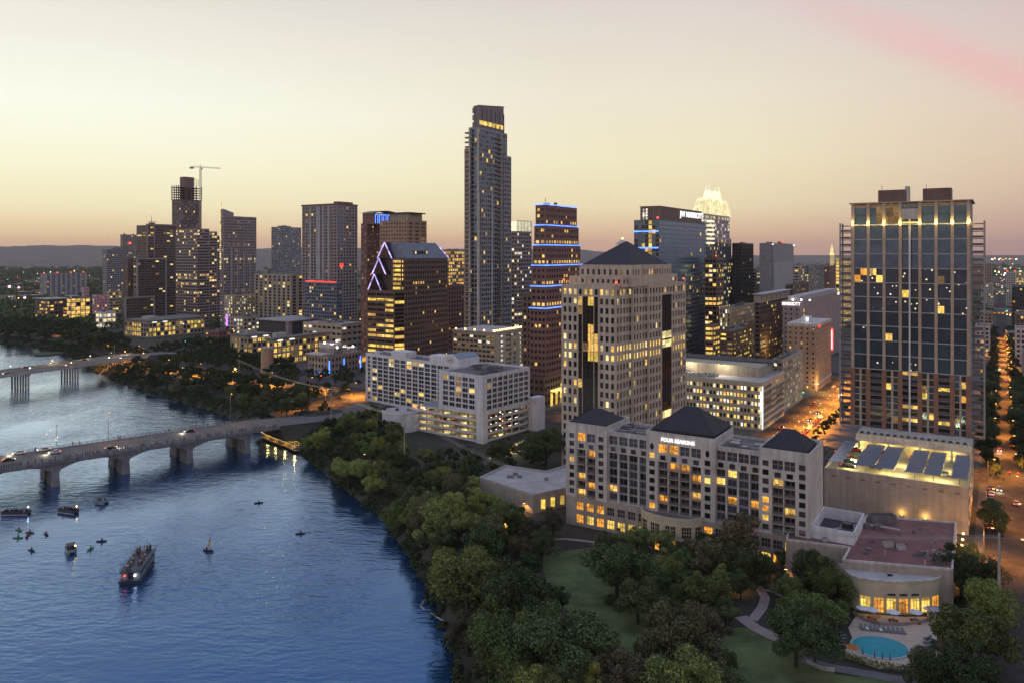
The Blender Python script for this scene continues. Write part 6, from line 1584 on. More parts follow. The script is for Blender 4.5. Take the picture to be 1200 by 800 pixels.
dd.volume((x0, x1, ym, y0 + (y1 - y0) * .75), -.3, dd.z(271), 'mauve_panel', 3.7, 3.2, .85, .55, 'E', .2, dl, glass=('glass', 'glass_brown'), roof='roof_dark')
dd.volume((x0, x1, y0 + (y1 - y0) * .75, y1), -.3, dd.z(276), 'mauve_panel', 3.7, 3.2, .85, .55, 'E', .2, dl, glass=('glass', 'glass_brown'), roof='roof_dark')
dd.finish()
cc = Bld('unfinished_tower', 'unfinished tower with bare concrete frame floors at its top', 201.5, 212, 236, 1100)
x0, x1, y0, y1 = cc.full(); z = cc.z
cc.volume(cc.full(), -.3, z(234), 'dusty_brown', 3.5, 3.4, .55, .7, 'SE', .25, lits(.01), glass=('glass_mauve', 'glass', 'grey_light'), roof='concrete')
zz = z(234)
k = 0
while zz < z(217):
    q = MB(); q.box(x0 - 1, x1 + 1, y0 - 1, y1 + 1, zz, zz + .6, 'dusty_brown'); cc.part('floor_slab', q)
    if zz + 3.5 < z(216):
        for i in range(5):
            for xx, yy in ((x0 + (x1 - x0) * i / 4, y0), (x1, y0 + (y1 - y0) * i / 4)):
                q = MB(); q.box(xx - .5, xx + .5, yy - .5, yy + .5, zz + .6, zz + 3.5, 'dusty_brown'); cc.part('column', q)
    zz += 3.5; k += 1
q = MB(); q.box(x0 + 7, x1 - 3, y0 + 8, y1 - 10, z(234), z(206.5), 'dusty_brown'); cc.part('lift_core', q)
for i in range(3): q = MB(); q.tube((x1 - 4, y1 - 8 + 3 * i, z(217)), (x1 - 4, y1 - 8 + 3 * i, z(207 + i)), .3, m='dusty_brown'); cc.part('rebar_column', q)
cc.finish()
# tower crane
p = PY(235, 1108); t = thing('tower_crane', 'pale tower crane rising behind the unfinished tower', 'crane', (p.x, p.y, 0))
zc_ = zat(197, 1108); q = MB()
for sx in (-1, 1):
    for sy in (-1, 1): q.tube((sx, sy, 60), (sx, sy, zc_), .22, m='cream', n=4)
zz = 60
while zz < zc_ - 3:
    for (xa, ya), (xb, yb) in (((-1, -1), (1, -1)), ((1, -1), (1, 1)), ((1, 1), (-1, 1)), ((-1, 1), (-1, -1))): q.tube((xa, ya, zz), (xb, yb, zz + 3), .12, m='cream', n=3, caps=False)
    zz += 3
q.build('mast', t)
d = Vector((.95, .3, 0)).normalized(); q = MB()
for o in (-.8, .8): q.tube((-d.x * 13, -d.y * 13 + o, zc_ + 1), (d.x * 27, d.y * 27 + o, zc_ - .2), .25, m='cream', n=4)
q.tube((-d.x * 13, -d.y * 13, zc_ + 2.4), (d.x * 26, d.y * 26, zc_ + 1), .22, m='cream', n=4)
for i in range(20):
    a_ = -13 + 40 * i / 20; q.tube((d.x * a_, d.y * a_ - .8, zc_ + 1 - 1.2 * (a_ + 13) / 40), (d.x * (a_ + 2), d.y * (a_ + 2), zc_ + 2.4 - 1.4 * (a_ + 15) / 40), .12, m='cream', n=3)
q.build('jib', t)
q = MB(); q.box(-d.x * 13 - 1.5, -d.x * 9, -d.y * 13 - 1, -d.y * 13 + 1.4, zc_ - 1.5, zc_ + .8, 'concrete'); q.build('counterweight', t); q = MB(); q.box(.9, 2.6, -1, 1, zc_ - 2.4, zc_ - .2, 'white_paint'); q.build('cab', t); q = MB(); q.tube((0, 0, zc_), (0, 0, zc_ + 5), .5, .2, 'cream', 4); q.build('apex', t)
bb = tower('apartment_tower', 'dark banded tower with a roof aerial left of the unfinished tower', 160, 172, 207, 264, 1010, 'brown', 3.5, 9, .93, .5, .05, glass=('glass', 'glass_room', 'glass_mauve'), units=2, fin=False, floors={-3: .3, -4: .3}, bayE=5)
x0, x1, y0, y1 = bb.full()
q = MB(); q.tube(((x0 + x1) / 2, y0 + 14, bb.zt), ((x0 + x1) / 2, y0 + 14, bb.zt + 14), .5, .15, 'metal_dark'); q.box((x0 + x1) / 2 - 2, (x0 + x1) / 2 + 2, y0 + 11, y0 + 18, bb.zt - .9, bb.zt + 4, 'brown'); q.box((x0 + x1) / 2 - .3, (x0 + x1) / 2 + .3, y0 + 9, y0 + 21, bb.zt + 5, bb.zt + 5.6, 'tan'); bb.part('aerial', q)
for yy in (y0, y0 + (y1 - y0) * .22): q = MB(); q.box(x1 + .003, x1 + .8, yy, yy + 1.6, 30, bb.zt, 'mauve_panel'); bb.part('frame_edge', q)
q = MB(); q.box(x1 - 1, x1 + .8, y0 - .4, y1, bb.zt + .01, bb.zt + 1.8, 'mauve_panel'); bb.part('frame_edge', q)
bb.finish()
def framed(label, uL, uC, uR, vT, Y):
    t = tower('apartment_building', label, uL, uC, uR, vT, Y, 'brown', 3.3, 8, .93, .5, .06, glass=('glass', 'glass_room', 'glass_mauve'), units=1, fin=False, bayE=5, floors={0: .4})
    x0, x1, y0, y1 = t.full(); zt = t.zt
    for a_, b_ in ((y0, y0 + 1.8), (y1 - 1.8, y1)): q = MB(); q.box(x1 + .003, x1 + .9, a_, b_, 0, zt, 'grey_light'); t.part('frame_edge', q)
    q = MB(); q.box(x1 + .003, x1 + .9, y0, y1, zt + .01, zt + 1.6, 'grey_light'); t.part('frame_edge', q); t.finish()
framed('dark banded block in a pale rectangular frame below the aerial tower', 156, 160, 195, 304, 975)
framed('low dark block in a pale frame, lowest of the banded blocks', 142, 146, 181, 350, 930)
tower('apartment_building', 'plain brown block wedged left of the pale framed blocks', 145, 150, 160, 303, 1000, 'brown', 3.4, 3.2, .5, .45, .05, units=1)
ts = tower('office_tower', 'small far tower with a red beacon behind the grey slab', 141, 144, 160, 275, 1500, 'mauve_panel', 3.6, 3.4, .5, .5, .04, units=2, fin=False)
q = MB(); q.ball((ts.a / 2 + .5, 0, ts.z(285)), 2.0, 'beacon_red'); ts.part('beacon', q); ts.finish()
tower('office_tower', 'grey slab tower standing leftmost of the high towers', 120, 125, 161, 292, 1200, 'grey_panel', 3.4, 3.0, .7, .5, .06, glass=('glass', 'glass_room', 'glass_mauve'), units=2, floors={-3: .2})
ap = tower('apartment_building', 'far grey apartment slab with pale vertical ribs', 47, 52, 101, 321, 1450, 'grey_panel', 3.2, 4, .5, .5, .05, units=3, ms=('lit_warm', 'lit_amber'), fin=False)
for k in range(9): q = MB(); yy = -ap.b / 2 + (ap.b - 4) * k / 8; q.box(ap.a / 2 + .003, ap.a / 2 + 2, yy, yy + 4, 0, ap.zt, 'grey_light'); ap.part('rib', q)
for k in range(4): beacon(ap, ap.a / 2 - 1, -ap.b / 2 + ap.b * k / 3.2, ap.zt - .5, 1.0)
ap.finish()
b1 = tower('library_building', 'low modern building with yellow lit windows and pale flat roof', 41, 58, 84, 352, 985, 'brown', 4.4, 5, .8, .5, .45, ms=('lit_gold', 'lit_warm', 'lit_dim'), units=2, glass=('glass', 'glass_room'), indiv=True, fin=False)
q = MB(); q.box(-b1.a / 2 - 2, b1.a / 2 + 2, -b1.b / 2 - 2, b1.b / 2, b1.zt + .9, b1.zt + 1.8, 'roof_pale'); b1.part('roof', q); b1.finish(True)
b2_ = tower('library_building', 'glazed atrium block glowing yellow with a raised white roof', 78, 83, 106, 349, 960, 'grey_panel', 5, 6, .85, .8, .8, ms=('lit_gold', 'lit_warm'), units=0, indiv=True, fin=False)
q = MB(); q.box(-b2_.a / 2 - 2, b2_.a / 2 + 2, -b2_.b / 2 - 2, b2_.b / 2 - 14, b2_.zt + 1.4, b2_.zt + 2.2, 'roof_pale'); b2_.part('roof', q); b2_.finish(True)
pk = tower('apartment_building', 'block washed in pink light beside the low modern building', 108, 113, 126, 346, 1020, 'wall_pink_glow', 4, 4, .5, .5, .2, units=1)
pk2 = tower('apartment_building', 'narrow pale block with pink lit edges behind the glazed atrium', 96, 98, 104, 337, 1100, 'wall_pink_glow', 4, 4, .5, .5, .2, units=1)
tower('shop_building', 'low white lit pavilion by the trees left of the banded blocks', 112, 120, 136, 366, 900, 'white_paint', 5, 6, .8, .6, .7, ms=('lit_white', 'lit_pale'), units=1)
tower('office_building', 'cream striped block behind the pale pavilion on the left', 124, 128, 143, 342, 1060, 'cream', 4, 5, .8, .5, .3, units=1)
# the two twin low office blocks with wide lit bays
def csc(label, uL, uC, uR, vT, Y, ang=GA):
    t = Bld('office_building', label, uL, uC, uR, Y, ang=ang); zt = t.z(vT)
    t.volume(t.full(), -.3, zt, 'beige', 4.3, 4.4, .74, .68, 'SE', .5, lits(.62, ('lit_gold', 'lit_gold', 'lit_warm', 'lit_dim')), glass=('glass', 'glass_brown'), roof='roof_dark', base=.8, top=1.8, mull=('charcoal', 1, 1))
    x0, x1, y0, y1 = t.full()
    q = MB(); q.box(x0 - 1.2, x1 + 1.2, y0 - 1.2, y1 + 1, zt + .01, zt + .8, 'roof_grey'); t.part('roof', q)
    q = MB(); q.box(x0 + (x1 - x0) * .5, x1 - 8, y0 + 6, y0 + 16, zt + .802, zt + 4.2, 'roof_pale'); t.part('plant_room', q)
    for k in range(2): q = MB(); q.box(x1 + .6, x1 + .9, y0 + 4 + k * 12, y0 + 9 + k * 12, zt - 1.5, zt - .7, 'sign_white'); t.part('sign', q)
    t.finish(True, 290); return t
csc('low block of glowing yellow bays behind dark trees by the far bridge', 146, 174, 240, 377, 800)
csc('low block of glowing yellow bays nearer the near bridge, left wing', 270, 290, 318, 394, 640)
csc('low block of glowing yellow bays nearer the near bridge, right wing', 312, 320, 387, 398, 600)
# music hall roofs
p = PY(335, 800); 
ah_ = tower('hall_building', 'wide dark hall with a pale flat overhanging roof', 303, 338, 379, 377, 760, 'charcoal', 6, 30, .2, .1, 0, units=0, fin=False, sides='')
q = MB(); x0, x1, y0, y1 = ah_.full(); q.box(x0 - 2, x1 + 2, y0 - 2, y1 + 2, ah_.zt + .01, ah_.zt + 1.0, 'roof_pale'); ah_.part('roof', q); q = MB(); q.box(x1 - 3, x1 + .8, y0 - .8, y0 + 4, -.3, ah_.zt - .01, 'mauve_panel'); ah_.part('corner_pier', q); ah_.finish()
tower('shop_building', 'long low pale roofed block behind the wide dark hall', 355, 400, 425, 380, 700, 'concrete', 5, 6, .7, .4, .3, units=5, ms=('lit_pale', 'lit_white'), roof='roof_pale')
tower('shop_building', 'low block with bright roof lamps left of the wide dark hall', 266, 285, 305, 372, 790, 'concrete', 4, 5, .6, .5, .4, units=4, ms=('lit_white', 'lit_pale'))
tower('shop_building', 'dark low block between the two glowing low blocks', 240, 256, 275, 388, 740, 'red_brown', 4, 5, .6, .4, .15, units=2)
q = MB(); p = PY(266, 760); t = thing('light_column', 'purple lit column on the roof right of the first glowing block', 'light column', (p.x, p.y, 0)); q.tube((0, 0, 16), (0, 0, zat(369, 760)), .9, m='neon_purple', n=8); q.build('tube', t); q = MB(); q.tube((0, 0, 0), (0, 0, 16), 1.1, m='metal_dark', n=8); q.build('base', t)
# city hall with stepped terraces
ch_ = Bld('city_hall', 'pale stepped hall with rooftop lamps and thin blue lights', 361, 384, 424, 545)
x0, x1, y0, y1 = ch_.full(); zt = ch_.z(417)
ch_.volume(ch_.full(), -.3, zt, 'stone_base', 4, 3.4, .55, .55, 'SE', .4, lits(.06), roof='roof_pale', base=1.5, top=1.0, capwall='stone_pale')
q = MB(); q.box(x0 - 1.5, x1 - 4, y0 - 1.5, y0 + 8, zt + .01, zt + .9, 'stone_pale'); ch_.part('terrace_edge', q)
for k, (f0, f1, h) in enumerate(((.0, .55, 4), (.0, .35, 7), (.55, .95, 3))):
    q = MB(); q.box(x0 + 2, x1 - 3, y0 + 9 + (y1 - y0 - 9) * f0, y0 + 9 + (y1 - y0 - 10) * f1, zt - .9 + k * .01, zt + h, 'stone_pale'); ch_.part('upper_storey', q)
for k, (fx, fy, dz) in enumerate(((.3, .3, 7.5), (.6, .3, 4.6), (.85, .35, 4.6), (.8, .85, 3.6), (.4, .6, 8))):
    q = MB(); q.ball((x0 + (x1 - x0) * fx, y0 + (y1 - y0) * fy, zt + dz), .7, 'lamp_white'); ch_.part('roof_lamp', q)
lamp_light('roof_lamp_glow', ch_.root, (x1 - 6, y0 + 10, zt + 7), 2200, (1, .92, .8), .5); lamp_light('roof_lamp_glow', ch_.root, (x1 - 6, y1 - 12, zt + 7), 2200, (1, .92, .8), .5)
for yy in (y0 + 1, y0 + (y1 - y0) * .45, y1 - 2): q = MB(); q.box(x1 + .02, x1 + .35, yy, yy + .8, 3, 12, 'neon_blue'); ch_.part('blue_light', q)
for k in range(4): q = MB(); xx = x0 + 2 + k * (x1 - x0 - 4) / 3; q.ball((xx, y0 - 1.2, 3.5), .5, 'neon_blue'); ch_.part('blue_light', q)
ch_.finish(True)
q = MB(); p = P(313, 439); t = thing('stone_tower', 'round brown tower stub before the glowing right wing', 'tower', p); q.tube((0, 0, 0), (0, 0, 19), 4.6, 4.2, 'tan', 14); q.build('shaft', t); q = MB(); q.tube((0, 0, 19), (0, 0, 20), 4.5, 4.5, 'stone_base', 14); q.build('rim', t)
# flat pavilion left of the hip roofed hotel
p1, p2, p3 = P(563, 566, 5), P(628, 588, 5), P(664, 566, 5)
t = thing('pavilion', 'low flat pale roofed pavilion among trees left of the hip roofed hotel', 'building', P(610, 580)); o = t.location
poly = [P(u, v, 6) - o for u, v in ((562, 560), (592, 546), (640, 553), (668, 545), (676, 570), (625, 581))]
q = MB(); q.prism([(x.x, x.y) for x in poly], -.3, 6, 'stone_base', 'roof_pale', False); q.build('wall', t)
q = MB(); c_ = sum(((Vector((x.x, x.y))) for x in poly), Vector((0, 0))) / len(poly)
for k in range(len(poly)):
    a_, b_ = Vector(poly[k][:2]), Vector(poly[(k + 1) % len(poly)][:2]); d = b_ - a_; L = d.length; d.normalize(); m_ = (a_ + b_) / 2; m_ = m_ + (c_ - m_).normalized() * .3
    q.obox((m_.x, m_.y), (d.x, d.y), L, .5, 6.002, 6.6 + .004 * k, 'roof_pale')
q.build('parapet', t)
for (u, v, s_) in ((598, 559, 1.2), (604, 556, .9), (609, 559, .8), (640, 562, .7)): q = MB(); x = P(u, v, 6) - o; q.box(x.x - s_, x.x + s_, x.y - s_ * .7, x.y + s_ * .7, 5.9, 6.9, 'metal_grey'); q.build('roof_unit', t)
for k in range(4):
    q = MB(); a_, b_ = poly[4], poly[5]; x = a_.lerp(b_, (k + .6) / 4.6); q.box(x.x - .7, x.x + .7, x.y - .6, x.y - .2, 1.2, 4.2, 'lit_gold'); q.build('window', t)
# ------------------------------------------------------------------ right edge, along the long street
def rb_(label, uL, uC, uR, vT, Y, wall, **k): return tower('street_building', label, uL, uC, uR, vT, Y, wall, west=True, sides='SW', **k)
def lb_(label, uL, uC, uR, vT, Y, wall, **k): return tower('street_building', label, uL, uC, uR, vT, Y, wall, **k)
lb_('pale pink apartment block left of the street by the tower corner', 1143, 1160, 1162.5, 382, 650, 'stone_pale', b=30, p=.3, units=2, ms=('lit_amber', 'lit_warm'))
lb_('gabled house shaped block left of the street farther up', 1148, 1163, 1165, 366, 830, 'tan', b=30, p=.1, units=0, ms=('lit_amber', 'lit_warm'))
lb_('pale block with a white lamp left of the street, farther', 1150, 1164, 1166, 333, 1250, 'stone_pale', b=50, p=.15, units=1)
lb_('wide stepped pink block far up the street', 1140, 1162, 1166, 309, 1700, 'tan', b=80, p=.04, units=2)
lb_('low brown block left of the street near the tower', 1147, 1158, 1161, 425, 560, 'brown', b=20, p=.3, units=1, ms=('lit_amber', 'lit_warm'))
w1 = rb_('white tower with two red beacons right of the street', 1178, 1179.5, 1190, 319, 1300, 'stone_pale', p=.1, units=1, b=40)
beacon(w1, -w1.a / 2 + 1, -w1.b / 2, w1.zt, .9); beacon(w1, w1.a / 2 - 1, -w1.b / 2, w1.zt, .9)
rb_('hotel with yellow lit floors at the right edge', 1188, 1190.5, 1215, 319, 1150, 'cream', p=.45, units=2, b=40, ms=('lit_gold', 'lit_warm'))
rb_('dark garage block right of the street under the yellow lit hotel', 1182, 1186, 1215, 336, 900, 'charcoal', p=.12, units=2, b=50, ms=('lit_gold', 'lit_amber'))
rb_('dark low block with yellow ground floor at the right edge', 1186, 1190, 1220, 368, 720, 'brown', p=.25, units=2, b=40, ms=('lit_gold', 'lit_amber'), floors={0: .9})
rb_('pale block with small square windows at the right edge', 1186, 1190, 1225, 384, 590, 'stone_pale', p=.06, units=2, b=24, indiv=True)
rb_('mauve block with lit ground floor at the right edge, nearer', 1194, 1198, 1235, 410, 500, 'mauve_panel', p=.15, units=2, b=20, floors={0: .8}, ms=('lit_gold', 'lit_amber'))
rb_('low pale block right of the crossing with dark windows', 1206, 1212, 1260, 470, 400, 'stone_base', p=.1, units=2, b=20)
# garage block between the hotel row and the street, left of the tower
lb_('low garage behind the hip roofed hotel with orange lit bays', 900, 945, 976, 494, 372, 'stone_base', p=.3, units=1, ms=('lit_amber', 'lit_dim'), b=8) if False else None
# ------------------------------------------------------------------ trees
rng = np.random.default_rng(5)
def quads_mesh(name, cen, nor, size, m):
    """many small leaf faces"""
    n = len(cen)
    a = np.cross(nor, rng.normal(size=(n, 3))); a /= np.linalg.norm(a, axis=1, keepdims=True) + 1e-9
    b = np.cross(nor, a)
    s = size[:, None]
    a = a * s; b = b * s * .62
    v = np.stack([cen - a, cen - b * .9, cen + a, cen + b * .9], 1).reshape(-1, 3)
    me = bpy.data.meshes.new(name)
    me.vertices.add(4 * n); me.vertices.foreach_set('co', v.astype(np.float32).ravel())
    me.loops.add(4 * n); me.loops.foreach_set('vertex_index', np.arange(4 * n, dtype=np.int32))
    me.polygons.add(n); me.polygons.foreach_set('loop_start', np.arange(0, 4 * n, 4, dtype=np.int32))
    me.update(calc_edges=True); me.validate()
    me.materials.append(M[m]); return me
def crown_points(kind, n_cl, n_leaf, leaf):
    C_, N_, S_ = [], [], []
    LOBE = [rng.uniform(-.38, .38, 3) * (1, 1, .7) for _ in range(4)]
    for i in range(n_cl):
        d = rng.normal(size=3); d /= np.linalg.norm(d); d[2] = abs(d[2]) * 1.1 - .35 if rng.random() < .8 else d[2]
        r = rng.uniform(.35, .92)
        c = d * r + LOBE[rng.integers(len(LOBE))]
        if kind == 'tall': c *= (.75, .75, 1.25)
        elif kind == 'wide': c *= (1.1, 1.1, .72)
        elif kind == 'cone':
            h = rng.uniform(-1, 1.1); w_ = (1.15 - h) * .38; t = rng.uniform(0, 6.28); c = np.array([w_ * math.cos(t), w_ * math.sin(t), h])
        cr = rng.uniform(.14, .40) * (.7 if kind == 'cone' else 1)
        p = rng.normal(size=(n_leaf, 3)); p /= np.linalg.norm(p, axis=1, keepdims=True)
        rad = cr * rng.uniform(.72, 1.12, n_leaf)
        C_.append(c + p * rad[:, None] * (1, 1, .8)); N_.append(p + rng.normal(size=(n_leaf, 3)) * .55); S_.append(rng.uniform(.55, 1.3, n_leaf) * leaf)
    N2 = np.concatenate(N_); N2 /= np.linalg.norm(N2, axis=1, keepdims=True)
    return np.concatenate(C_), N2, np.concatenate(S_)
CROWN = {}
for k_, (kind, ncl, nl) in {'round_a': ('round', 40, 240), 'round_b': ('round', 36, 250), 'wide': ('wide', 42, 230), 'tall': ('tall', 40, 230), 'cone': ('cone', 44, 130), 'loose': ('wide', 28, 180)}.items():
    CROWN[k_] = quads_mesh('crown_' + k_, *crown_points(kind, ncl, nl * 2, .036), 'leaves_dark')
for k_, kind in (('far_a', 'round'), ('far_b', 'wide')): CROWN[k_] = quads_mesh('crown_' + k_, *crown_points(kind, 16, 55, .14), 'leaves_dark')
TRUNK = []
for i in range(3):
    q = MB(); q.tube((0, 0, -1), (.02, .01, .38), .045, .03, 'bark', 7)
    for k in range(5):
        a = k * 1.26 + i; q.tube((.02, .01, .30 + .02 * k), (.33 * math.cos(a), .33 * math.sin(a), .62 + .05 * (k % 3)), .022, .007, 'bark', 5)
    q.tube((.02, .01, .38), (.05 * i - .05, .03, .82), .028, .008, 'bark', 5)
    TRUNK.append(q.mesh('trunk'))
LEAF = {'dark': 'leaves_dark', 'green': 'leaves_green', 'bright': 'leaves_bright', 'brown': 'leaves_brown'}
NTREE = 0
SPECS = []
MARKS = {'near the lamp lit dock': (345, 520), 'below the two grey poles': (395, 500), 'below the round annex': (450, 530), 'at the foot of the pale mast': (474, 565), 'left of the flat pavilion': (530, 575), 'below the flat pavilion': (600, 605), 'behind the flat pavilion': (590, 540), 'at the hotel corner': (655, 620), 'above the bend of shore': (440, 590), 'at the shore bend': (490, 640), 'beside the floating boom': (520, 690), 'left of the upper lawn': (620, 660), 'left of the lower lawn': (650, 710), 'by the bottom edge': (600, 780),
 'before the hotel terrace': (790, 640), 'before the right hotel wing': (880, 640), 'beside the pink path': (870, 700), 'before the red roofed hall': (960, 670), 'left of the pool': (950, 730), 'above the grey path': (900, 770), 'right of the lawn': (770, 720), 'by the lower middle edge': (800, 790), 'beside the tall grey pole': (1150, 700), 'below the tall grey pole': (1130, 780), 'by the hall wall': (1130, 655),
 'at the slim bridge end': (170, 430), 'between the two bridge ends': (230, 445), 'by the near lamp post': (280, 470), 'near the white roofed shelter': (335, 470), 'before the left glowing block': (215, 415), 'before the brown tower stub': (300, 435), 'before the stepped hall': (385, 445), 'on the far bank': (60, 392), 'along the orange avenue': (930, 480), 'beside the long street': (1165, 480)}
SHAPE = {'round_a': 'round', 'round_b': 'domed', 'wide': 'spreading', 'tall': 'tall', 'cone': 'pointed', 'loose': 'loose', 'far_a': 'round', 'far_b': 'spreading'}
TONE = {'dark': 'dark green', 'green': 'mid green', 'bright': 'pale green', 'brown': 'brownish'}
def tree_label(p, h, kind, col, label, group):
    if not group: return label
    u, v = uv((p[0], p[1], h * .6)); k = min(MARKS, key=lambda q: (MARKS[q][0] - u) ** 2 + (MARKS[q][1] - v) ** 2)
    return ('small ' if h < 8 else 'high ' if h > 10.5 else 'middling ') + SHAPE[kind] + ' ' + TONE[col] + ' tree ' + k + ('' if MARKS[k][0] > 1160 or 900 < MARKS[k][0] < 932 else ' in the ' + ('shore wood' if 'shore' in group or 'annex' in group else 'hotel garden' if 'garden' in group else 'bank wood'))
def tree(p, h, r, kind, col, label, group=None, gz=None):
    label = tree_label(p, h, kind, col, label, group)
    SPECS.append((p, h, r, kind, col, label, group, gz))
def plant_tree(p, h, r, kind, col, label, group=None, gz=None):
    """h: total height, r: crown radius"""
    global NTREE; NTREE += 1
    z = float(land_z([p[0]], [p[1]])[0]) if gz is None else gz
    t = thing('conifer_tree' if kind == 'cone' else 'broadleaf_tree', label, 'tree', (p[0], p[1], z), random.uniform(0, 6.28), group)
    o = put('trunk', TRUNK[NTREE % 3], t); o.scale = (h * 1.0, h * 1.0, h)
    c = put('crown', CROWN[kind], t, (0, 0, h - r * (.92 if kind != 'tall' else 1.2) * (.8 if kind == 'wide' else 1)), (0, 0, random.uniform(0, 6.28)))
    c.scale = (r * random.uniform(.85, 1.15), r * random.uniform(.85, 1.15), r * random.uniform(.9, 1.25)); c.material_slots[0].link = 'OBJECT'; c.material_slots[0].material = M[LEAF[col]]
    return t
TREES = []
def tree_px(u, v, rpx, kind, col, label, group=None):
    """crown centred at pixel (u, v) with a radius of rpx pixels"""
    Y = 300.0; r = 5.0
    for _ in range(12):
        r = rpx / F * Y; hc_ = r * 1.0 + 1.0; g = float(land_z([(u - UC) / F * Y], [Y])[0]); Y = (H - g - hc_) * F / (v - VH)
    p = ((u - UC) / F * Y, Y); TREES.append((p[0], p[1], r))
    return tree(p, hc_ + r * .9, r, kind, col, label, group, g)
named = [
 (738, 786, 36, 'round_b', 'brown', 'brownish tree at the bottom edge right of the pointed pale tree'),
 (800, 796, 42, 'wide', 'green', 'olive green spreading tree at the bottom edge below the garden lawn'),
 (846, 806, 30, 'round_a', 'dark', 'dark tree at the bottom edge left of the grey pool path'),
 (690, 742, 26, 'round_b', 'green', 'mid green tree at the left rim of the lower lawn'),
 (748, 700, 26, 'wide', 'dark', 'dark low tree behind the lone broad lawn tree'),
 (585, 757, 46, 'round_a', 'green', 'pale green tree at the lower edge of the picture beside the lake'),
 (655, 752, 52, 'wide', 'dark', 'big dark round tree between the lawn and the pale green lake tree'),
 (617, 800, 32, 'round_b', 'bright', 'bright yellow green tree top at the very bottom edge'),
 (697, 800, 22, 'cone', 'bright', 'pointed pale tree top at the bottom edge right of the yellow green one'),
 (548, 672, 42, 'round_b', 'green', 'large pale green tree standing at the water below the bend of shore'),
 (604, 698, 42, 'wide', 'dark', 'dark spreading tree between the pale shore tree and the lawn'),
 (722, 662, 38, 'round_a', 'dark', 'broad dark tree standing alone on the upper lawn before the hotel'),
 (560, 640, 34, 'tall', 'dark', 'dark tree above the large pale shore tree'),
 (507, 606, 30, 'round_b', 'green', 'mid green tree on the shore left of the flat pavilion'),
 (934, 742, 34, 'wide', 'dark', 'large dark tree left of the pool terrace above the grey path'),
 (972, 682, 24, 'round_a', 'green', 'green tree before the notch of the red roofed hall'),
 (945, 668, 28, 'round_b', 'dark', 'dark tree at the left corner of the red roofed hall'),
 (868, 632, 34, 'tall', 'brown', 'tall brownish tree before the right wing of the hip roofed hotel'),
 (826, 648, 30, 'tall', 'brown', 'sparse brownish tree right of the curved hotel terrace'),
 (780, 665, 20, 'round_a', 'green', 'small green tree below the curved hotel terrace'),
 (790, 745, 44, 'wide', 'brown', 'brownish spreading tree right of the lawn near the bottom edge'),
 (830, 730, 29, 'round_b', 'brown', 'brownish tree left of the pink garden path'),
 (824, 690, 26, 'round_a', 'green', 'light green tree in the dark clump before the hotel'),
 (1078, 778, 24, 'round_b', 'dark', 'dark tree hiding the near right corner of the pool'),
 (1140, 745, 40, 'wide', 'green', 'wide green tree left of the tall grey pole'),
 (1128, 790, 40, 'round_a', 'dark', 'dark tree at the bottom edge below the tall grey pole'),
 (1150, 700, 30, 'round_b', 'bright', 'pale green tree behind the tall grey pole'),
 (1128, 668, 30, 'round_a', 'dark', 'dark tree beside the right wall of the red roofed hall'),
 (1160, 598, 19, 'tall', 'dark', 'dark street tree standing at the orange lit kerb by the garage'),
 (1168, 548, 9, 'cone', 'dark', 'small pointed tree in the middle of the street crossing'),
 (950, 705, 24, 'loose', 'green', 'pale green bushy tree right of the pink garden path'),
 (868, 660, 24, 'round_a', 'dark', 'dark tree above the bend of the pink garden path'),
 (610, 556, 22, 'wide', 'dark', 'dark tree behind the flat pavilion') if False else (640, 520, 24, 'wide', 'dark', 'wide dark tree between garage and granite tower'),
 (590, 527, 16, 'round_a', 'dark', 'dark tree at the right foot of the open white garage'),
]
for a in named: tree_px(*a)

def inside(u, v, poly):
    c = False; j = len(poly) - 1
    for i in range(len(poly)):
        if (poly[i][1] > v) != (poly[j][1] > v) and u < (poly[j][0] - poly[i][0]) * (v - poly[i][1]) / (poly[j][1] - poly[i][1]) + poly[i][0]: c = not c
        j = i
    return c
RECTS = []
for o in list(scene.objects):
    pass
def blocked(x, y, r):
    for cx, cy, a, b, c, s in RECTS:
        dx, dy = x - cx, y - cy; ex_, ny = dx * c - dy * s, dx * s + dy * c
        if abs(ex_) < a / 2 + r and abs(ny) < b / 2 + r: return True
    e, n = gx_inv(x, y)
    if -3.5 < e - 2 < 4 and n > 150: return True
    if abs(e + 88) < 8 and n > 368: return True
    if abs(e + 320) < 11 and n > 300: return True
    if abs(n - 358) < 10 and e > -700: return True
    if abs(n - 482) < 6: return True
    return False
def gx_inv(x, y):
    c, s = math.cos(-GA), math.sin(-GA); return (c * x - s * y, s * x + c * y)
for B_ in BLD_LIST: RECTS.append((B_.root.location.x, B_.root.location.y, B_.a, B_.b, B_.e[0], -B_.e[1]))
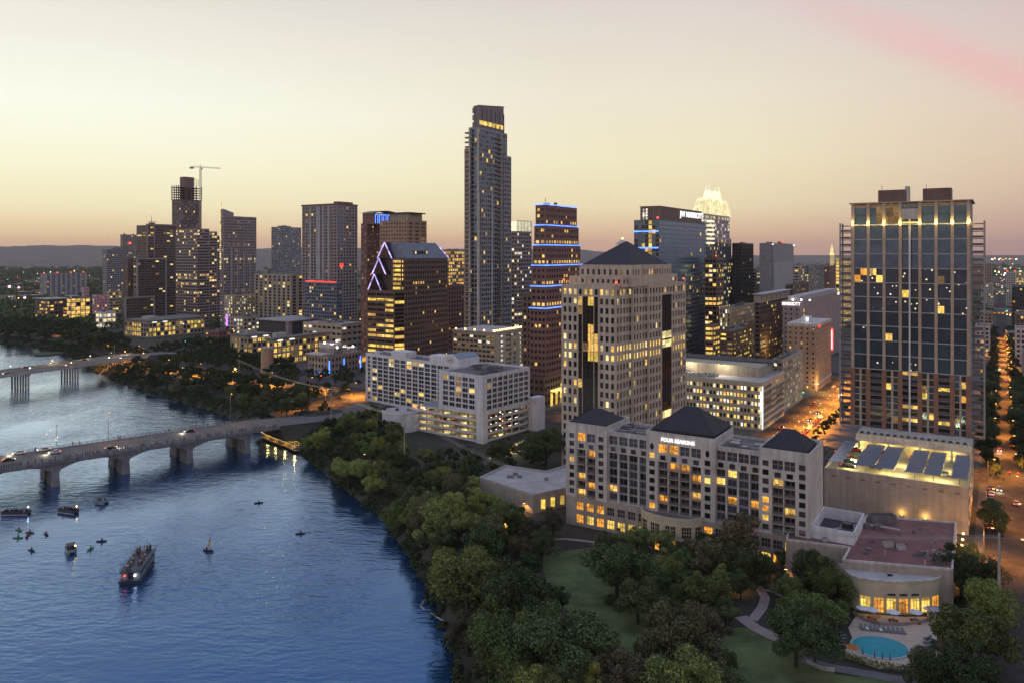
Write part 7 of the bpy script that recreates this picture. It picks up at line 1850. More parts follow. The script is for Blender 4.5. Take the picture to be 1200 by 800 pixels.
def wood(poly, spacing, hr, label, group, cols, kinds=('round_a', 'round_b', 'wide', 'tall'), excl=(), zc=.55, margin=1.0):
    us = [q[0] for q in poly]; vs = [q[1] for q in poly]
    cs = [P(u, v, 6) for u in (min(us), max(us)) for v in (max(min(vs), VH + 12), max(vs))]
    x0, x1 = min(c.x for c in cs), max(c.x for c in cs); y0, y1 = min(c.y for c in cs), max(c.y for c in cs)
    n = 0; y = y0
    while y < y1:
        x = x0
        while x < x1:
            px, py = x + random.uniform(-.4, .4) * spacing, y + random.uniform(-.4, .4) * spacing; x += spacing
            h = random.uniform(*hr); r = h * random.uniform(.36, .47)
            g = float(land_z([px], [py])[0])
            if g < -5.4: continue
            u, v = uv((px, py, g + h * zc))
            if not inside(u, v, poly) or any(inside(u, v, e) for e in excl): continue
            if blocked(px, py, r * .5 + margin) or any((px - a) ** 2 + (py - b) ** 2 < (.47 * (r + c)) ** 2 for a, b, c in TREES): continue
            if abs((Vector((px, py)) - B0).dot(BN) - BW / 2) < BW / 2 + 3 and (Vector((px, py)) - B0).dot(BD) < 175: continue
            if abs((Vector((px, py)) - F0).dot(FN) - 11) < 14 and (Vector((px, py)) - F0).dot(FD) < 150: continue
            TREES.append((px, py, r)); n += 1
            tree((px, py), h, r, random.choice(kinds), random.choice(cols), label, group, g)
        y += spacing
    return n
LAWN1 = [(642, 648), (685, 640), (698, 680), (760, 712), (772, 742), (738, 752), (704, 712), (660, 676)]
PAVI = [(556, 560), (590, 540), (675, 540), (680, 590), (630, 590)]
cnt = []
cnt.append(wood([(338, 530), (352, 515), (385, 495), (430, 500), (462, 500), (478, 525), (520, 545), (556, 556), (560, 585), (640, 596), (676, 606), (680, 628), (640, 640), (636, 668), (660, 700), (655, 860), (545, 860), (538, 800), (526, 742), (502, 690), (478, 648), (440, 602), (388, 562)], 7.4, (7.5, 12), 'tree in the dense dark wood along the lake shore below the hotel', 'trees of the shore wood', ('dark', 'green', 'green', 'dark', 'brown', 'bright'), excl=[PAVI, [(450, 512), (462, 516), (492, 548), (486, 556), (462, 532)], LAWN1]))
cnt.append(wood([(690, 640), (755, 628), (800, 618), (860, 604), (912, 620), (935, 645), (1000, 668), (1000, 705), (975, 725), (960, 765), (900, 775), (860, 800), (840, 850), (720, 850), (725, 775), (790, 740), (760, 690)], 6.4, (5.5, 9.5), 'tree in the dark garden clumps between lawn, hotel and pool', 'trees of the hotel garden', ('dark', 'brown', 'green', 'green'), excl=[LAWN1, [(860, 695), (876, 672), (912, 680), (912, 718), (938, 755), (910, 805), (850, 805), (858, 740)], [(990, 715), (1105, 715), (1105, 785), (985, 785)]]))
cnt.append(wood([(1118, 650), (1155, 640), (1160, 690), (1168, 760), (1172, 830), (1095, 830), (1100, 790), (1110, 760), (1118, 720)], 7.0, (6, 9.5), 'tree in the green strip between the hall and the long street', 'trees by the long street', ('dark', 'green', 'green'), margin=.3))
cnt.append(wood([(122, 438), (152, 424), (210, 418), (262, 438), (330, 458), (385, 462), (395, 480), (372, 478), (330, 480), (300, 492), (264, 484), (226, 472), (152, 450)], 10.5, (8, 13), 'tree in the dark bank wood between the two bridges', 'trees between the bridges', ('dark', 'dark', 'green', 'brown')))
cnt.append(wood([(0, 401), (0, 372), (60, 374), (110, 382), (150, 398), (156, 420), (122, 434), (100, 424), (82, 414), (60, 406)], 13, (11, 17), 'tree in the dark wood on the far bank left of the slim bridge', 'trees beyond the far bridge', ('dark', 'dark', 'brown'), ('far_a', 'far_b')))
cnt.append(wood([(395, 505), (400, 478), (430, 470), (455, 478), (470, 505), (450, 520)], 8, (7, 11), 'tree in the clump left of the round white annex', 'trees by the annex', ('dark', 'green')))
cnt.append(wood([(200, 415), (262, 405), (345, 428), (352, 452), (300, 448), (240, 428)], 10, (7, 12), 'dark tree before the glowing low blocks', 'trees by the low blocks', ('dark',), ('round_a', 'wide')))
cnt.append(wood([(345, 462), (350, 436), (375, 430), (425, 425), (428, 462), (400, 470)], 11, (6, 11), 'dark tree before the stepped hall with rooftop lamps', 'trees by the stepped hall', ('dark',), ('round_a', 'wide')))
cnt.append(wood([(880, 455), (905, 455), (925, 480), (930, 500), (905, 500)], 8, (5, 7), 'small street tree by the orange lit avenue', 'trees by the orange avenue', ('dark',), ('round_a',)))
cnt.append(wood([(500, 522), (560, 532), (600, 535), (648, 500), (664, 520), (655, 540), (600, 546), (560, 556), (520, 552)], 8, (5.5, 8.5), 'tree', 'trees behind the flat pavilion', ('dark', 'green', 'dark'), margin=.2))
cnt.append(wood([(150, 411), (250, 392), (345, 424), (352, 450), (262, 432), (200, 424)], 10, (7, 11), 'tree', 'trees by the low blocks', ('dark', 'green'), ('round_a', 'wide'), margin=.2))
# street trees along the long street, one row a side
def row(e, n0, n1, step, hr, label, group, kinds=('tall', 'round_a')):
    n = n0
    while n < n1:
        p = gx(e + random.uniform(-.6, .6), n); h = random.uniform(*hr); TREES.append((p.x, p.y, h * .35))
        tree((p.x, p.y), h, h * .4, random.choice(kinds), 'dark', label, group, 0.12); n += step * random.uniform(.8, 1.25)
row(-4.4, 372, 640, 11, (9, 12.5), 'dark street tree in the row left of the long street', 'street trees left of the long street')
row(-4.4, 660, 1000, 18, (8, 11), 'dark far street tree in the row left of the long street', 'far street trees left of the long street', ('far_a', 'far_b'))
row(8.8, 372, 640, 12, (9, 13), 'dark street tree in the row right of the long street', 'street trees right of the long street')
row(8.8, 660, 1000, 18, (8, 11), 'dark far street tree in the row right of the long street', 'far street trees right of the long street', ('far_a', 'far_b'))
row(-72, 374, 470, 8, (5, 7), 'dark street tree between the orange avenue and the right tower', 'trees beside the orange avenue')
row(15, 380, 600, 11, (9, 12), 'dark tree behind the street trees at the right edge', 'trees at the right edge')
SPECS.sort(key=lambda q: q[2] / q[0][1] if q[6] else 9, reverse=True)
for q in SPECS[:296]: plant_tree(*q)
CC, NN2, SS = [], [], []
for p, h, r, kind, col, label, group, gz in SPECS[296:]:
    c_, n_, s_ = crown_points('round', 14, 40, .15)
    z_ = float(land_z([p[0]], [p[1]])[0]); CC.append(c_ * r + (p[0], p[1], z_ + h - r)); NN2.append(n_); SS.append(s_ * r)
put('distant_trees', quads_mesh('distant_trees', np.concatenate(CC), np.concatenate(NN2), np.concatenate(SS), 'leaves_dark'), kind='stuff')
# clipped hedge along the pool and shrubs
t = thing('hedge', 'clipped green hedge between the pool terrace and the grey path', 'hedge', P(1030, 783))
pts = [P(u, v) - t.location for u, v in ((985, 768), (1005, 776), (1030, 782), (1060, 786), (1082, 786))]; cs = []
for a_, b_ in zip(pts, pts[1:]):
    for k in range(260): f = random.random(); x = a_.lerp(b_, f); cs.append((x.x + random.uniform(-.8, .8), x.y + random.uniform(-.8, .8), random.uniform(.1, 1.3)))
cs = np.array(cs); nn = rng.normal(size=cs.shape); nn /= np.linalg.norm(nn, axis=1, keepdims=True)
put('leaves', quads_mesh('leaves', cs, nn, rng.uniform(.15, .3, len(cs)), 'leaves_green'), t, kind='stuff')
# ground cover on the banks, nobody could count it
xx = rng.uniform(-560, 120, 90000); yy = rng.uniform(110, 860, 90000)
sd = -seg_dist(xx, yy, SHORE); ok = (sd > -1.2) & (sd < 9) & (np.abs(xx) < .74 * yy)
for q0, qn, wd in ((B0, BN, BW / 2), (F0, FN, 11)): ok &= np.abs((xx - q0.x) * qn.x + (yy - q0.y) * qn.y - wd) > wd + 2.5
xx, yy, sd = xx[ok][:2600], yy[ok][:2600], sd[ok][:2600]; gz = np.maximum(land_z(xx, yy), WATER)
k = 60; rr_ = rng.uniform(1.0, 2.3, len(xx)); d = rng.normal(size=(len(xx), k, 3)); d /= np.linalg.norm(d, axis=2, keepdims=True); d[..., 2] = np.abs(d[..., 2])
cen = np.stack([xx, yy, gz], 1)[:, None, :] + d * rr_[:, None, None] * rng.uniform(.6, 1.1, (len(xx), k, 1)) * (1, 1, 1.1)
nn = (d + rng.normal(size=d.shape) * .5).reshape(-1, 3); nn /= np.linalg.norm(nn, axis=1, keepdims=True)
put('undergrowth', quads_mesh('undergrowth', cen.reshape(-1, 3), nn, rng.uniform(.25, .5, len(nn)), 'leaves_dark'), kind='stuff')
# far woods between the houses, towards the hills
n = 4200; Yf = rng.uniform(.0, 1, n) ** 1.6 * 4300 + 900; uf = rng.uniform(-120, 1320, n)
uf = np.where(rng.random(n) < .35, rng.uniform(-60, 130, n), uf); xf = (uf - UC) / F * Yf
c_, s_ = math.cos(-GA), math.sin(-GA); ee_, nn_ = c_ * xf - s_ * Yf, s_ * xf + c_ * Yf
ok = (np.abs(ee_ - 3) > 14) & (land_z(xf, Yf) > -.5)
for cx, cy, a, b, c, s in RECTS: ok &= ~((np.abs((xf - cx) * c - (Yf - cy) * s) < a / 2 + 4) & (np.abs((xf - cx) * s + (Yf - cy) * c) < b / 2 + 4))
xf, Yf = xf[ok], Yf[ok]; k = 40; R_ = rng.uniform(5, 9, len(xf)) * (1 + (Yf - 900) / 4000)
d = rng.normal(size=(len(xf), k, 3)); d /= np.linalg.norm(d, axis=2, keepdims=True); d[..., 2] = np.abs(d[..., 2])
cen = np.stack([xf, Yf, R_ * .35], 1)[:, None, :] + d * R_[:, None, None] * rng.uniform(.7, 1.1, (len(xf), k, 1)) * (1, 1, .8)
nn = (d + rng.normal(size=d.shape) * .5).reshape(-1, 3); nn /= np.linalg.norm(nn, axis=1, keepdims=True)
put('far_woodland', quads_mesh('far_woodland', cen.reshape(-1, 3), nn, np.repeat(R_ * .34, k), 'leaves_dark'), kind='stuff')

# ------------------------------------------------------------------ low buildings scattered beyond the centre
def far_houses(n, u0, u1, Y0, Y1, label, group, hmax=14):
    k = 0; tries = 0
    while k < n and tries < n * 12:
        tries += 1
        Y = random.uniform(Y0, Y1); u = random.uniform(u0, u1); x = (u - UC) / F * Y
        a, b = random.uniform(18, 50), random.uniform(18, 45); h = random.uniform(6, hmax)
        if blocked(x, Y, 16) or float(land_z([x], [Y])[0]) < -.3 or any(abs(x - q[0]) < 42 and abs(Y - q[1]) < 42 for q in HOUSES): continue
        HOUSES.append((x, Y)); k += 1
        t = thing('low_building', label, 'building', (x, Y, 0), GA, group); wl_ = random.choice(('stone_base', 'concrete', 'cream', 'brown', 'red_brown', 'grey_panel'))
        q = MB(); q.box(-a / 2, a / 2, -b / 2, b / 2, -.3, h, wl_); q.build('wall', t)
        q = MB(); q.box(-a / 2 - .5, a / 2 + .5, -b / 2 - .5, b / 2 + .5, h + .01, h + .8, random.choice(('roof_grey', 'roof_pale', 'roof_dark'))); q.build('roof', t)
        q = MB(); lm = random.choice(('lit_gold', 'lit_pale', 'lit_amber', 'lit_white'))
        for f in range(max(1, int(h / 4))):
            for j in range(int(a / 5)):
                xx = -a / 2 + 2 + j * 5; q.box(xx, xx + 2.8, -b / 2 - .06, -b / 2 - .003, 1 + 4 * f, 2.8 + 4 * f, lm if random.random() < .45 else 'glass')
            for j in range(int(b / 5)):
                yy = -b / 2 + 2 + j * 5; q.box(a / 2 + .003, a / 2 + .06, yy, yy + 2.8, 1 + 4 * f, 2.8 + 4 * f, lm if random.random() < .45 else 'glass')
        q.build('window_grid', t, kind='stuff')
HOUSES = []
far_houses(22, -20, 125, 1000, 2600, 'low building among dark trees under the left hills', 'low buildings under the left hills')
far_houses(16, 880, 985, 900, 2600, 'low building among lights between the grey tower and the right tower', 'low buildings beyond the grey tower')
far_houses(12, 1150, 1215, 700, 2600, 'low building beside the long street towards the horizon', 'low buildings towards the right horizon')
far_houses(5, 690, 742, 900, 2200, 'low building in the gap left of the blue glass hotel tower', 'low buildings in the gap')
far_houses(6, 300, 355, 1100, 2000, 'low building in the gap beside the lone grey tower', 'low buildings by the lone grey tower')
# the many small lights of the far city
q = MB()
cols = ['lamp_orange', 'lamp_orange', 'lamp_orange', 'lamp_white', 'up_light', 'signal_red', 'signal_green']
def sparkle(n, u0, u1, v0, v1, smin=.5, smax=1.1, top=7):
    for _ in range(n):
        v = random.uniform(v0, v1); p = P(random.uniform(u0, u1), v, random.uniform(4, top))
        r = p.y / F * random.uniform(smin, smax) * .62
        m_ = random.choice(cols); q.ball(p, r, m_, 5, 4)
sparkle(110, 0, 130, 309, 375); sparkle(60, 880, 985, 304, 350); sparkle(75, 1152, 1200, 304, 345); sparkle(25, 1176, 1200, 345, 400); sparkle(12, 300, 356, 300, 330); sparkle(14, 688, 742, 306, 330)
sparkle(45, 130, 425, 368, 400, .5, 1.0, 14); sparkle(26, 1150, 1200, 303, 306, .6, 1.2)
q.build('city_lights', None, kind='stuff')
for (u, v, m_, r) in ((11, 336, 'lamp_pink', 3.0), (22, 337, 'lamp_pink', 2.2), (29, 349, 'lamp_pink', 2.0), (44, 321, 'lamp_white', 2.0), (49, 328, 'lamp_white', 1.6)):
    p = P(u, v, 14); t = thing('flood_light', 'bright flood light on a tall pole far off on the left', 'flood light', (p.x, p.y, 0), 0, 'flood lights far on the left')
    q = MB(); q.tube((0, 0, 0), (0, 0, 14), .3, .15, 'metal_grey'); q.build('pole', t); q = MB(); q.ball((0, 0, 14), r, m_, 8, 6); q.build('lamp', t)

# ------------------------------------------------------------------ street lamps, signals, poles, wires
def street_lamp(p, label, group, energy=9000, h=8.5, rz=0, col=(1, .35, .035), lit='lamp_orange', gz=.1, arm=1.8):
    t = thing('street_lamp', label, 'street lamp', (p[0], p[1], gz), rz, group)
    q = MB(); q.tube((0, 0, -.4), (0, 0, h), .14, .08, 'metal_grey'); q.build('pole', t)
    q = MB(); q.tube((0, 0, h - .1), (arm, 0, h + .3), .06, .05, 'metal_grey'); q.build('arm', t)
    q = MB(); q.box(arm - .1, arm + .8, -.2, .2, h + .2, h + .42, 'metal_grey'); q.box(arm, arm + .7, -.16, .16, h + .1, h + .198, lit); q.build('lamp_head', t)
    if energy: lamp_light('lamp_glow', t, (arm + .35, 0, h - .15), energy, col, .25, True)
    return t
for n in range(256, 960, 36):
    street_lamp(gx(7.6, n), 'lit lamp along the right kerb of the long street', 'lamps on the long street', (6000 if n < 330 else 17000) if n < 640 else 42000, rz=GA + math.pi)
for n in range(262, 620, 44): street_lamp(gx(-3.8, n), 'lit lamp along the left kerb of the long street', 'left lamps of the long street', 7000 if n < 330 else 12000, rz=GA)
for n in range(380, 700, 26): street_lamp(gx(-78, n), 'lit lamp along the orange avenue beside the tan brick hotel', 'lamps on the orange avenue', 60000, rz=GA + math.pi)
for e in range(-600, -330, 38): street_lamp(gx(e, 345), 'lit lamp along the road behind the shore trees', 'lamps on the shore road', 60000, rz=GA + 1.57)
for e in range(-560, -330, 28): street_lamp(gx(e, 474), 'lit lamp along the street before the glowing low blocks', 'lamps by the low blocks', 60000, rz=GA + 1.57)
for u, v in ((20, 382), (75, 393), (125, 405), (160, 417)): street_lamp(P(u, v), 'lit lamp on the curving road behind the far bank trees', 'lamps on the far bank road', 26000)
for e in (-290, -262, -235, -190, -165): street_lamp(gx(e, 371), 'lit lamp along the road behind the white hotel', 'lamps behind the white hotel', 15000, rz=GA - 1.57)
for n in (300, 322, 400, 440, 520): street_lamp(gx(-334, n), 'lit lamp along the avenue at the end of the near bridge', 'lamps on the bridge avenue', 15000, rz=GA)
for (u, v) in ((425, 545), (452, 528), (446, 520), (520, 565)): street_lamp(P(u, v), 'path lamp glowing among the shore trees by the annex', 'path lamps in the shore wood', 3500, 4.5, gz=0, col=(1, .62, .22), arm=.5)
for (u, v) in ((705, 650), (792, 655), (860, 690), (918, 680), (845, 668), (590, 625), (612, 600)): street_lamp(P(u, v), 'small garden lamp glowing among the trees before the hotel', 'garden lamps', 450, 3, gz=0, col=(1, .5, .14), arm=.3)
for (u, v) in ((1014, 612), (1150, 612)): pass
for k in range(7): 
    p = gx(-9.2, 236 + k * 5.5); t = thing('wall_lantern', 'orange lantern in the row along the garage wall by the street', 'lantern', (p.x, p.y, 0), GA, 'lanterns along the garage wall')
    q = MB(); q.tube((0, 0, -.3), (0, 0, 3.2), .08, m='metal_dark'); q.build('post', t); q = MB(); q.ball((0, 0, 3.5), .32, 'lamp_orange', 8, 6); q.build('lamp', t); lamp_light('lantern_glow', t, (.8, 0, 3.5), 900, (1, .5, .12), .2)
# lamps of the near bridge
for k, (u, vb, vt, ln) in enumerate(((66, 521, 498, 0), (127, 513, 483, 1), (230, 500, 486, 0), (270, 492, 461, 1), (364, 481, 459, 0))):
    p = P(u, vb, DECK); street_lamp((p.x, p.y), ('unlit' if not ln else 'lit') + ' lamp post on the far railing of the near bridge', ('dark' if not ln else 'lit') + ' lamps on the near bridge', 1500 if ln else 0, (vb - vt) / F * p.y, math.atan2(-BN.y, -BN.x), (1, .55, .16), 'lamp_orange' if ln else 'metal_grey', DECK, 1.2)
for f in (.25, .5, .75, .9):
    p = B0 + BD * (X0 + (X1 - X0) * f) + BN * (BW - 1)
for k in range(9):
    x = -150 + k * 30
    for y in (.15, 22.2):
        p = F0 + FD * x + FN * y; t = thing('bridge_lamp', 'small pale lamp on the parapet of the far bridge', 'lamp', (p.x, p.y, FDK), 0, 'parapet lamps of the far bridge')
        q = MB(); q.tube((0, 0, .85), (0, 0, 2.2), .1, m='metal_grey'); q.build('post', t); q = MB(); q.ball((0, 0, 2.4), .3, 'lamp_white' if k % 2 else 'lamp_orange', 6, 5); q.build('lamp', t)
        if y > 1 and k % 2 == 0: lamp_light('lamp_glow', t, (0, 0, 3), 2500, (1, .7, .35), .3)
def signal(p, rz, cols, label, h=5.5, L=5):
    t = thing('traffic_signal', label, 'traffic signal', (p[0], p[1], .1), rz)
    q = MB(); q.tube((0, 0, -.4), (0, 0, h + .6), .12, .09, 'metal_dark'); q.build('pole', t)
    q = MB(); q.tube((0, 0, h), (L, 0, h + .2), .08, .06, 'metal_dark'); q.build('mast_arm', t)
    for k, c in enumerate(cols):
        x = L - .3 - 2.6 * k; q = MB(); q.box(x - .2, x + .2, -.18, .12, h - .9, h + .5, 'metal_dark'); hd = q.build('signal_head', t)
        q = MB(); z = h + .22 if c == 'signal_red' else h - .62
        r_ = .34; q.ball((x, -.3, z), r_, c, 8, 6); q.build('signal_lamp', hd)
for n, cs, lb in ((344, ('signal_red', 'signal_red'), 'red traffic signal at the nearest crossing of the long street'), (473, ('signal_red', 'signal_red'), 'red traffic signal at the second crossing of the long street'), (590, ('signal_red', 'signal_red'), 'red traffic signal at the third crossing of the long street'), (710, ('signal_green', 'signal_green'), 'pair of green traffic signals far up the long street'), (830, ('signal_red', 'signal_red'), 'red traffic signal beyond the green pair on the long street')):
    signal(gx(8.0, n), GA + math.pi, cs, lb)
p = P(163, 424); signal(p, GA, ('signal_red',), 'red traffic signal at the end of the far bridge'); signal(P(305, 436), GA, ('signal_red',), 'red traffic signal before the round brown tower stub'); signal(P(371, 449), GA, ('signal_red',), 'red traffic signal before the stepped hall'); signal(P(28, 373), GA, ('signal_green', 'signal_green'), 'green traffic signal far left above the bank trees')
signal(P(932, 468), GA, ('signal_green',), 'green traffic signal at the foot of the tan brick hotel')
def utility_pole(u, vb, vt, label, r=.28, arms=2, gz=0.0, m='concrete'):
    p = P(u, vb, gz); h = (vb - vt) / F * p.y
    t = thing('utility_pole', label, 'utility pole', (p.x, p.y, gz), GA)
    q = MB(); q.tube((0, 0, -1), (0, 0, h), r, r * .55, m, 10); q.build('pole', t)
    for k in range(arms): q = MB(); q.box(-1.3, 1.3, -.08, .08, h - 1.2 - 2.2 * k, h - 1.05 - 2.2 * k, 'metal_grey'); q.box(-1.25, -1.1, -.08, .08, h - 1.048 - 2.2 * k, h - .7 - 2.2 * k, 'metal_grey'); q.box(1.1, 1.25, -.08, .08, h - 1.048 - 2.2 * k, h - .7 - 2.2 * k, 'metal_grey'); q.build('cross_arm', t)
    return Vector((p.x, p.y, h + gz - .8))
w1_ = utility_pole(1171, 736, 624, 'tall tapered grey pole beside the street at the lower right', .42, 3)
w2_ = utility_pole(474, 553, 483, 'tall pale mast with a lamp head before the open garage', .28, 1, m='concrete')
w3_ = utility_pole(388, 491, 453, 'grey pole beside the north end of the near bridge', .25, 2)
w4_ = utility_pole(280, 456, 420, 'grey pole among the trees between the bridges', .25, 2)
w5_ = utility_pole(134, 420, 404, 'far grey pole at the end of the far bridge', .25, 1)
def wires(a, b_, label, n=4, sag=2.5):
    t = thing('power_line', label, 'power line', a); q = MB()
    d = (b_ - a); side = Vector((-d.y, d.x, 0)).normalized()
    for k in range(n):
        o = side * (-1.2 + 2.4 * k / (n - 1)); prev = None; q = MB()
        for i in range(13):
            f = i / 12; p = d * f + o + Vector((0, 0, -sag * 4 * f * (1 - f) - .4 * (k % 2)))
            if prev is not None: q.tube(prev, p, .035, m='metal_grey', n=3, caps=False)
            prev = p
        q.build('wire', t)
wires(w3_, w2_, 'thin wires sagging between the mast and the pole by the near bridge', 5)
wires(w4_, w3_, 'thin wires running from the bank wood to the near bridge', 4)
wires(w1_, w2_, 'long thin wires from the tall pole past the hotel front to the mast', 5, 14)

# ------------------------------------------------------------------ vehicles
CARS = {}
def car_proto(colm):
    body = MB()
    prof = [(-2.2, .35), (-2.25, .75), (-2.1, .95), (-1.3, 1.02), (1.0, .98), (2.05, .85), (2.25, .65), (2.2, .35)]
    L_ = [(x, -.88, z) for x, z in prof]; R_ = [(x, .88, z) for x, z in prof]
    body.poly(L_[::-1], colm); body.poly(R_, colm)
    for i in range(len(prof)): j = (i + 1) % len(prof); body.poly([L_[i], L_[j], R_[j], R_[i]][::1], colm)
    cab = [(-1.7, 1.0), (-1.15, 1.45), (.25, 1.48), (1.0, .99)]
    gl = MB(); A = [(x, -.78 if z < 1.2 else -.62, z) for x, z in cab]; B_ = [(x, .78 if z < 1.2 else .62, z) for x, z in cab]
    gl.poly(A[::-1], 'glass'); gl.poly(B_, 'glass')
    for i in range(3): gl.poly([A[i], A[i + 1], B_[i + 1], B_[i]], 'glass')
    rf = MB(); rf.box(-1.12, .22, -.6, .6, 1.462, 1.52, colm)
    wh = MB(); wh.tube((0, -.1, 0), (0, .1, 0), .33, m='rubber', n=10)
    rim = MB(); rim.tube((0, -.105, 0), (0, .105, 0), .18, m='metal_grey', n=8)
    hl = MB(); hl.box(-.06, .06, -.17, .17, -.09, .09, 'head_lamp'); tl = MB(); tl.box(-.06, .06, -.17, .17, -.09, .09, 'tail_lamp')
    return dict(body=body.mesh('body'), window=gl.mesh('windows'), roof=rf.mesh('roof'), wheel=wh.mesh('wheel'), rim=rim.mesh('rim'), hl=hl.mesh('headlight'), tl=tl.mesh('taillight'))
def car(p, rz, colm, label, group=None, z=0.1, lights=True, slope=0.0, big=False):
    if colm not in CARS: CARS[colm] = car_proto(colm)
    k = CARS[colm]; t = thing('car', label, 'car', (p[0], p[1], z), rz, group); t.rotation_euler[1] = slope
    put('body', k['body'], t); put('windows', k['window'], t); put('roof', k['roof'], t)
    for x in (-1.4, 1.4):
        for y in (-.82, .82): w_ = put('wheel', k['wheel'], t, (x, y, .33)); put('rim', k['rim'], w_)
    for y in (-.62, .62):
        put('headlight', k['hl'], t, (2.2, y, .68)); put('taillight', k['tl'], t, (-2.22, y, .8))
    if lights: lamp_light('headlight_glow', t, (3.4, 0, .7), 420, (1, .85, .6), .2)
    return t
bang = math.atan2(BD.y, BD.x)
for u, v, d, c, lb, li in ((10, 540, 1, 'car_dark', 'dark car with glowing tail lights leftmost on the near bridge', 0), (22, 532, -1, 'car_white', 'white car second from the left on the near bridge', 1), (51, 528, -1, 'car_silver', 'silver car on the far lane left of the pale car', 0), (64, 531, -1, 'car_white', 'pale car rightmost of the left cluster on the near bridge', 1), (222, 506, -1, 'car_dark', 'dark car with bright headlights in the middle of the near bridge', 1), (126, 522, 1, 'car_dark', 'small dark car with one lamp on the near lane') if False else (130, 526, 1, 'car_dark', 'dark car close to the walkway people on the near bridge', 1)):
    car(P(u, v, DECK), bang + (0 if d > 0 else math.pi), c, lb, z=DECK + .03, lights=bool(li))
cc_ = ['car_white', 'car_silver', 'car_dark', 'car_red', 'car_blue', 'car_dark']
NR = GA + math.pi / 2
k = 0
for n, e, d in ((301, -.5, -1), (322, 5, 1), (338, 0, -1), (405, 0, -1), (418, 4.6, 1), (520, 4.4, 1), (572, 4.6, 1), (690, 0, -1), (760, 4.5, 1), (850, 4.5, 1), (960, 4.5, 1)):
    car(gx(e, n), NR + (0 if d > 0 else math.pi), cc_[k % 6], ('car driving away up the long street' if d > 0 else 'car coming down the long street with lit headlights'), 'cars going up the long street' if d > 0 else 'cars coming down the long street', .08, d < 0); k += 1
for n in range(290, 345, 8): car(gx(-2.4, n), NR, cc_[n % 6], 'parked car at the left kerb of the long street', 'cars parked on the long street', .08, False)
for n, e, d in ((398, -92, 1), (425, -84, -1), (446, -84, -1), (470, -91, 1), (510, -83, -1), (540, -92, 1)): car(gx(e, n), NR + (0 if d > 0 else math.pi), cc_[n % 6], 'car on the orange lit avenue by the tan brick hotel', 'cars on the orange avenue', .08, True)
for n in range(375, 440, 6): car(gx(-80.5, n), NR, cc_[n % 5], 'car parked in the dark row along the orange avenue', 'cars parked along the orange avenue', .08, False)
for e, o, d in ((-590, 2, 1), (-575, -4, -1), (-566, 3, 1), (-548, -5, -1), (-530, 4, 1), (-500, -4, -1), (-470, 3, 1), (-440, -3, -1), (-410, 4, 1), (-380, -4, -1), (-300, 3, 1), (-270, -4, -1)):
    car(gx(e, 358 + o), GA + (0 if d > 0 else math.pi), cc_[int(-e) % 6], 'small car on the lit road behind the shore trees', 'cars on the shore road', .08, True)
for k in range(9):
    x = 96 - 22 * k; p = F0 + FD * x + FN * (3 if k % 2 else 18); car((p.x, p.y), math.atan2(FD.y, FD.x) + (math.pi if k % 2 else 0), cc_[k % 6], 'small car crossing the far bridge', 'cars on the far bridge', FDK + .03, True) if x < 93 else None
for fx, fy, rz in ((.15, 8, 0), (.14, 14, 0), (.16, 22, 0), (.03, 26, 0), (.345, 12, 1), (.70, 20, 1), (.82, 15, 1), (.36, 33, 0), (.6, 33, 0), (.12, 33, 0), (.09, 34.5, 0), (.75, 34, 0)):
    q = pod.root.matrix_basis @ Vector((px0 + W * fx, py0 + fy, 0)); car(q, GA + (0 if not rz else math.pi), cc_[int(fx * 100 + fy) % 6], 'car parked on the lit deck of the beige garage', 'cars on the garage deck', GD + .02, False)
for k in range(3):
    for j in range(5):
        q = lf.root.matrix_basis @ Vector((gx1 - 3.2, y0 * 0 - lf.b / 2 + 7 + j * 5.2, 0)) if False else lf.root.matrix_basis @ Vector((lf.a / 2 - 4.5, -lf.b / 2 + 8 + j * 5.0, 0))
        car(q, lf.root.rotation_euler[2], cc_[(k + j) % 6], 'car parked inside the open garage of the white hotel', 'cars in the open garage', 3.2 * (k + 1) + .46, False)
for j in range(4):
    q = lf.root.matrix_basis @ Vector((-lf.a / 2 - 16 + j * 8, -lf.b / 2 + 3.4, 0)); car(q, lf.root.rotation_euler[2] + 1.57, cc_[j % 6], 'car parked at the front edge of the open garage', 'cars at the garage front', 9.6 + .46 if j < 2 else 6.4 + .46, False)

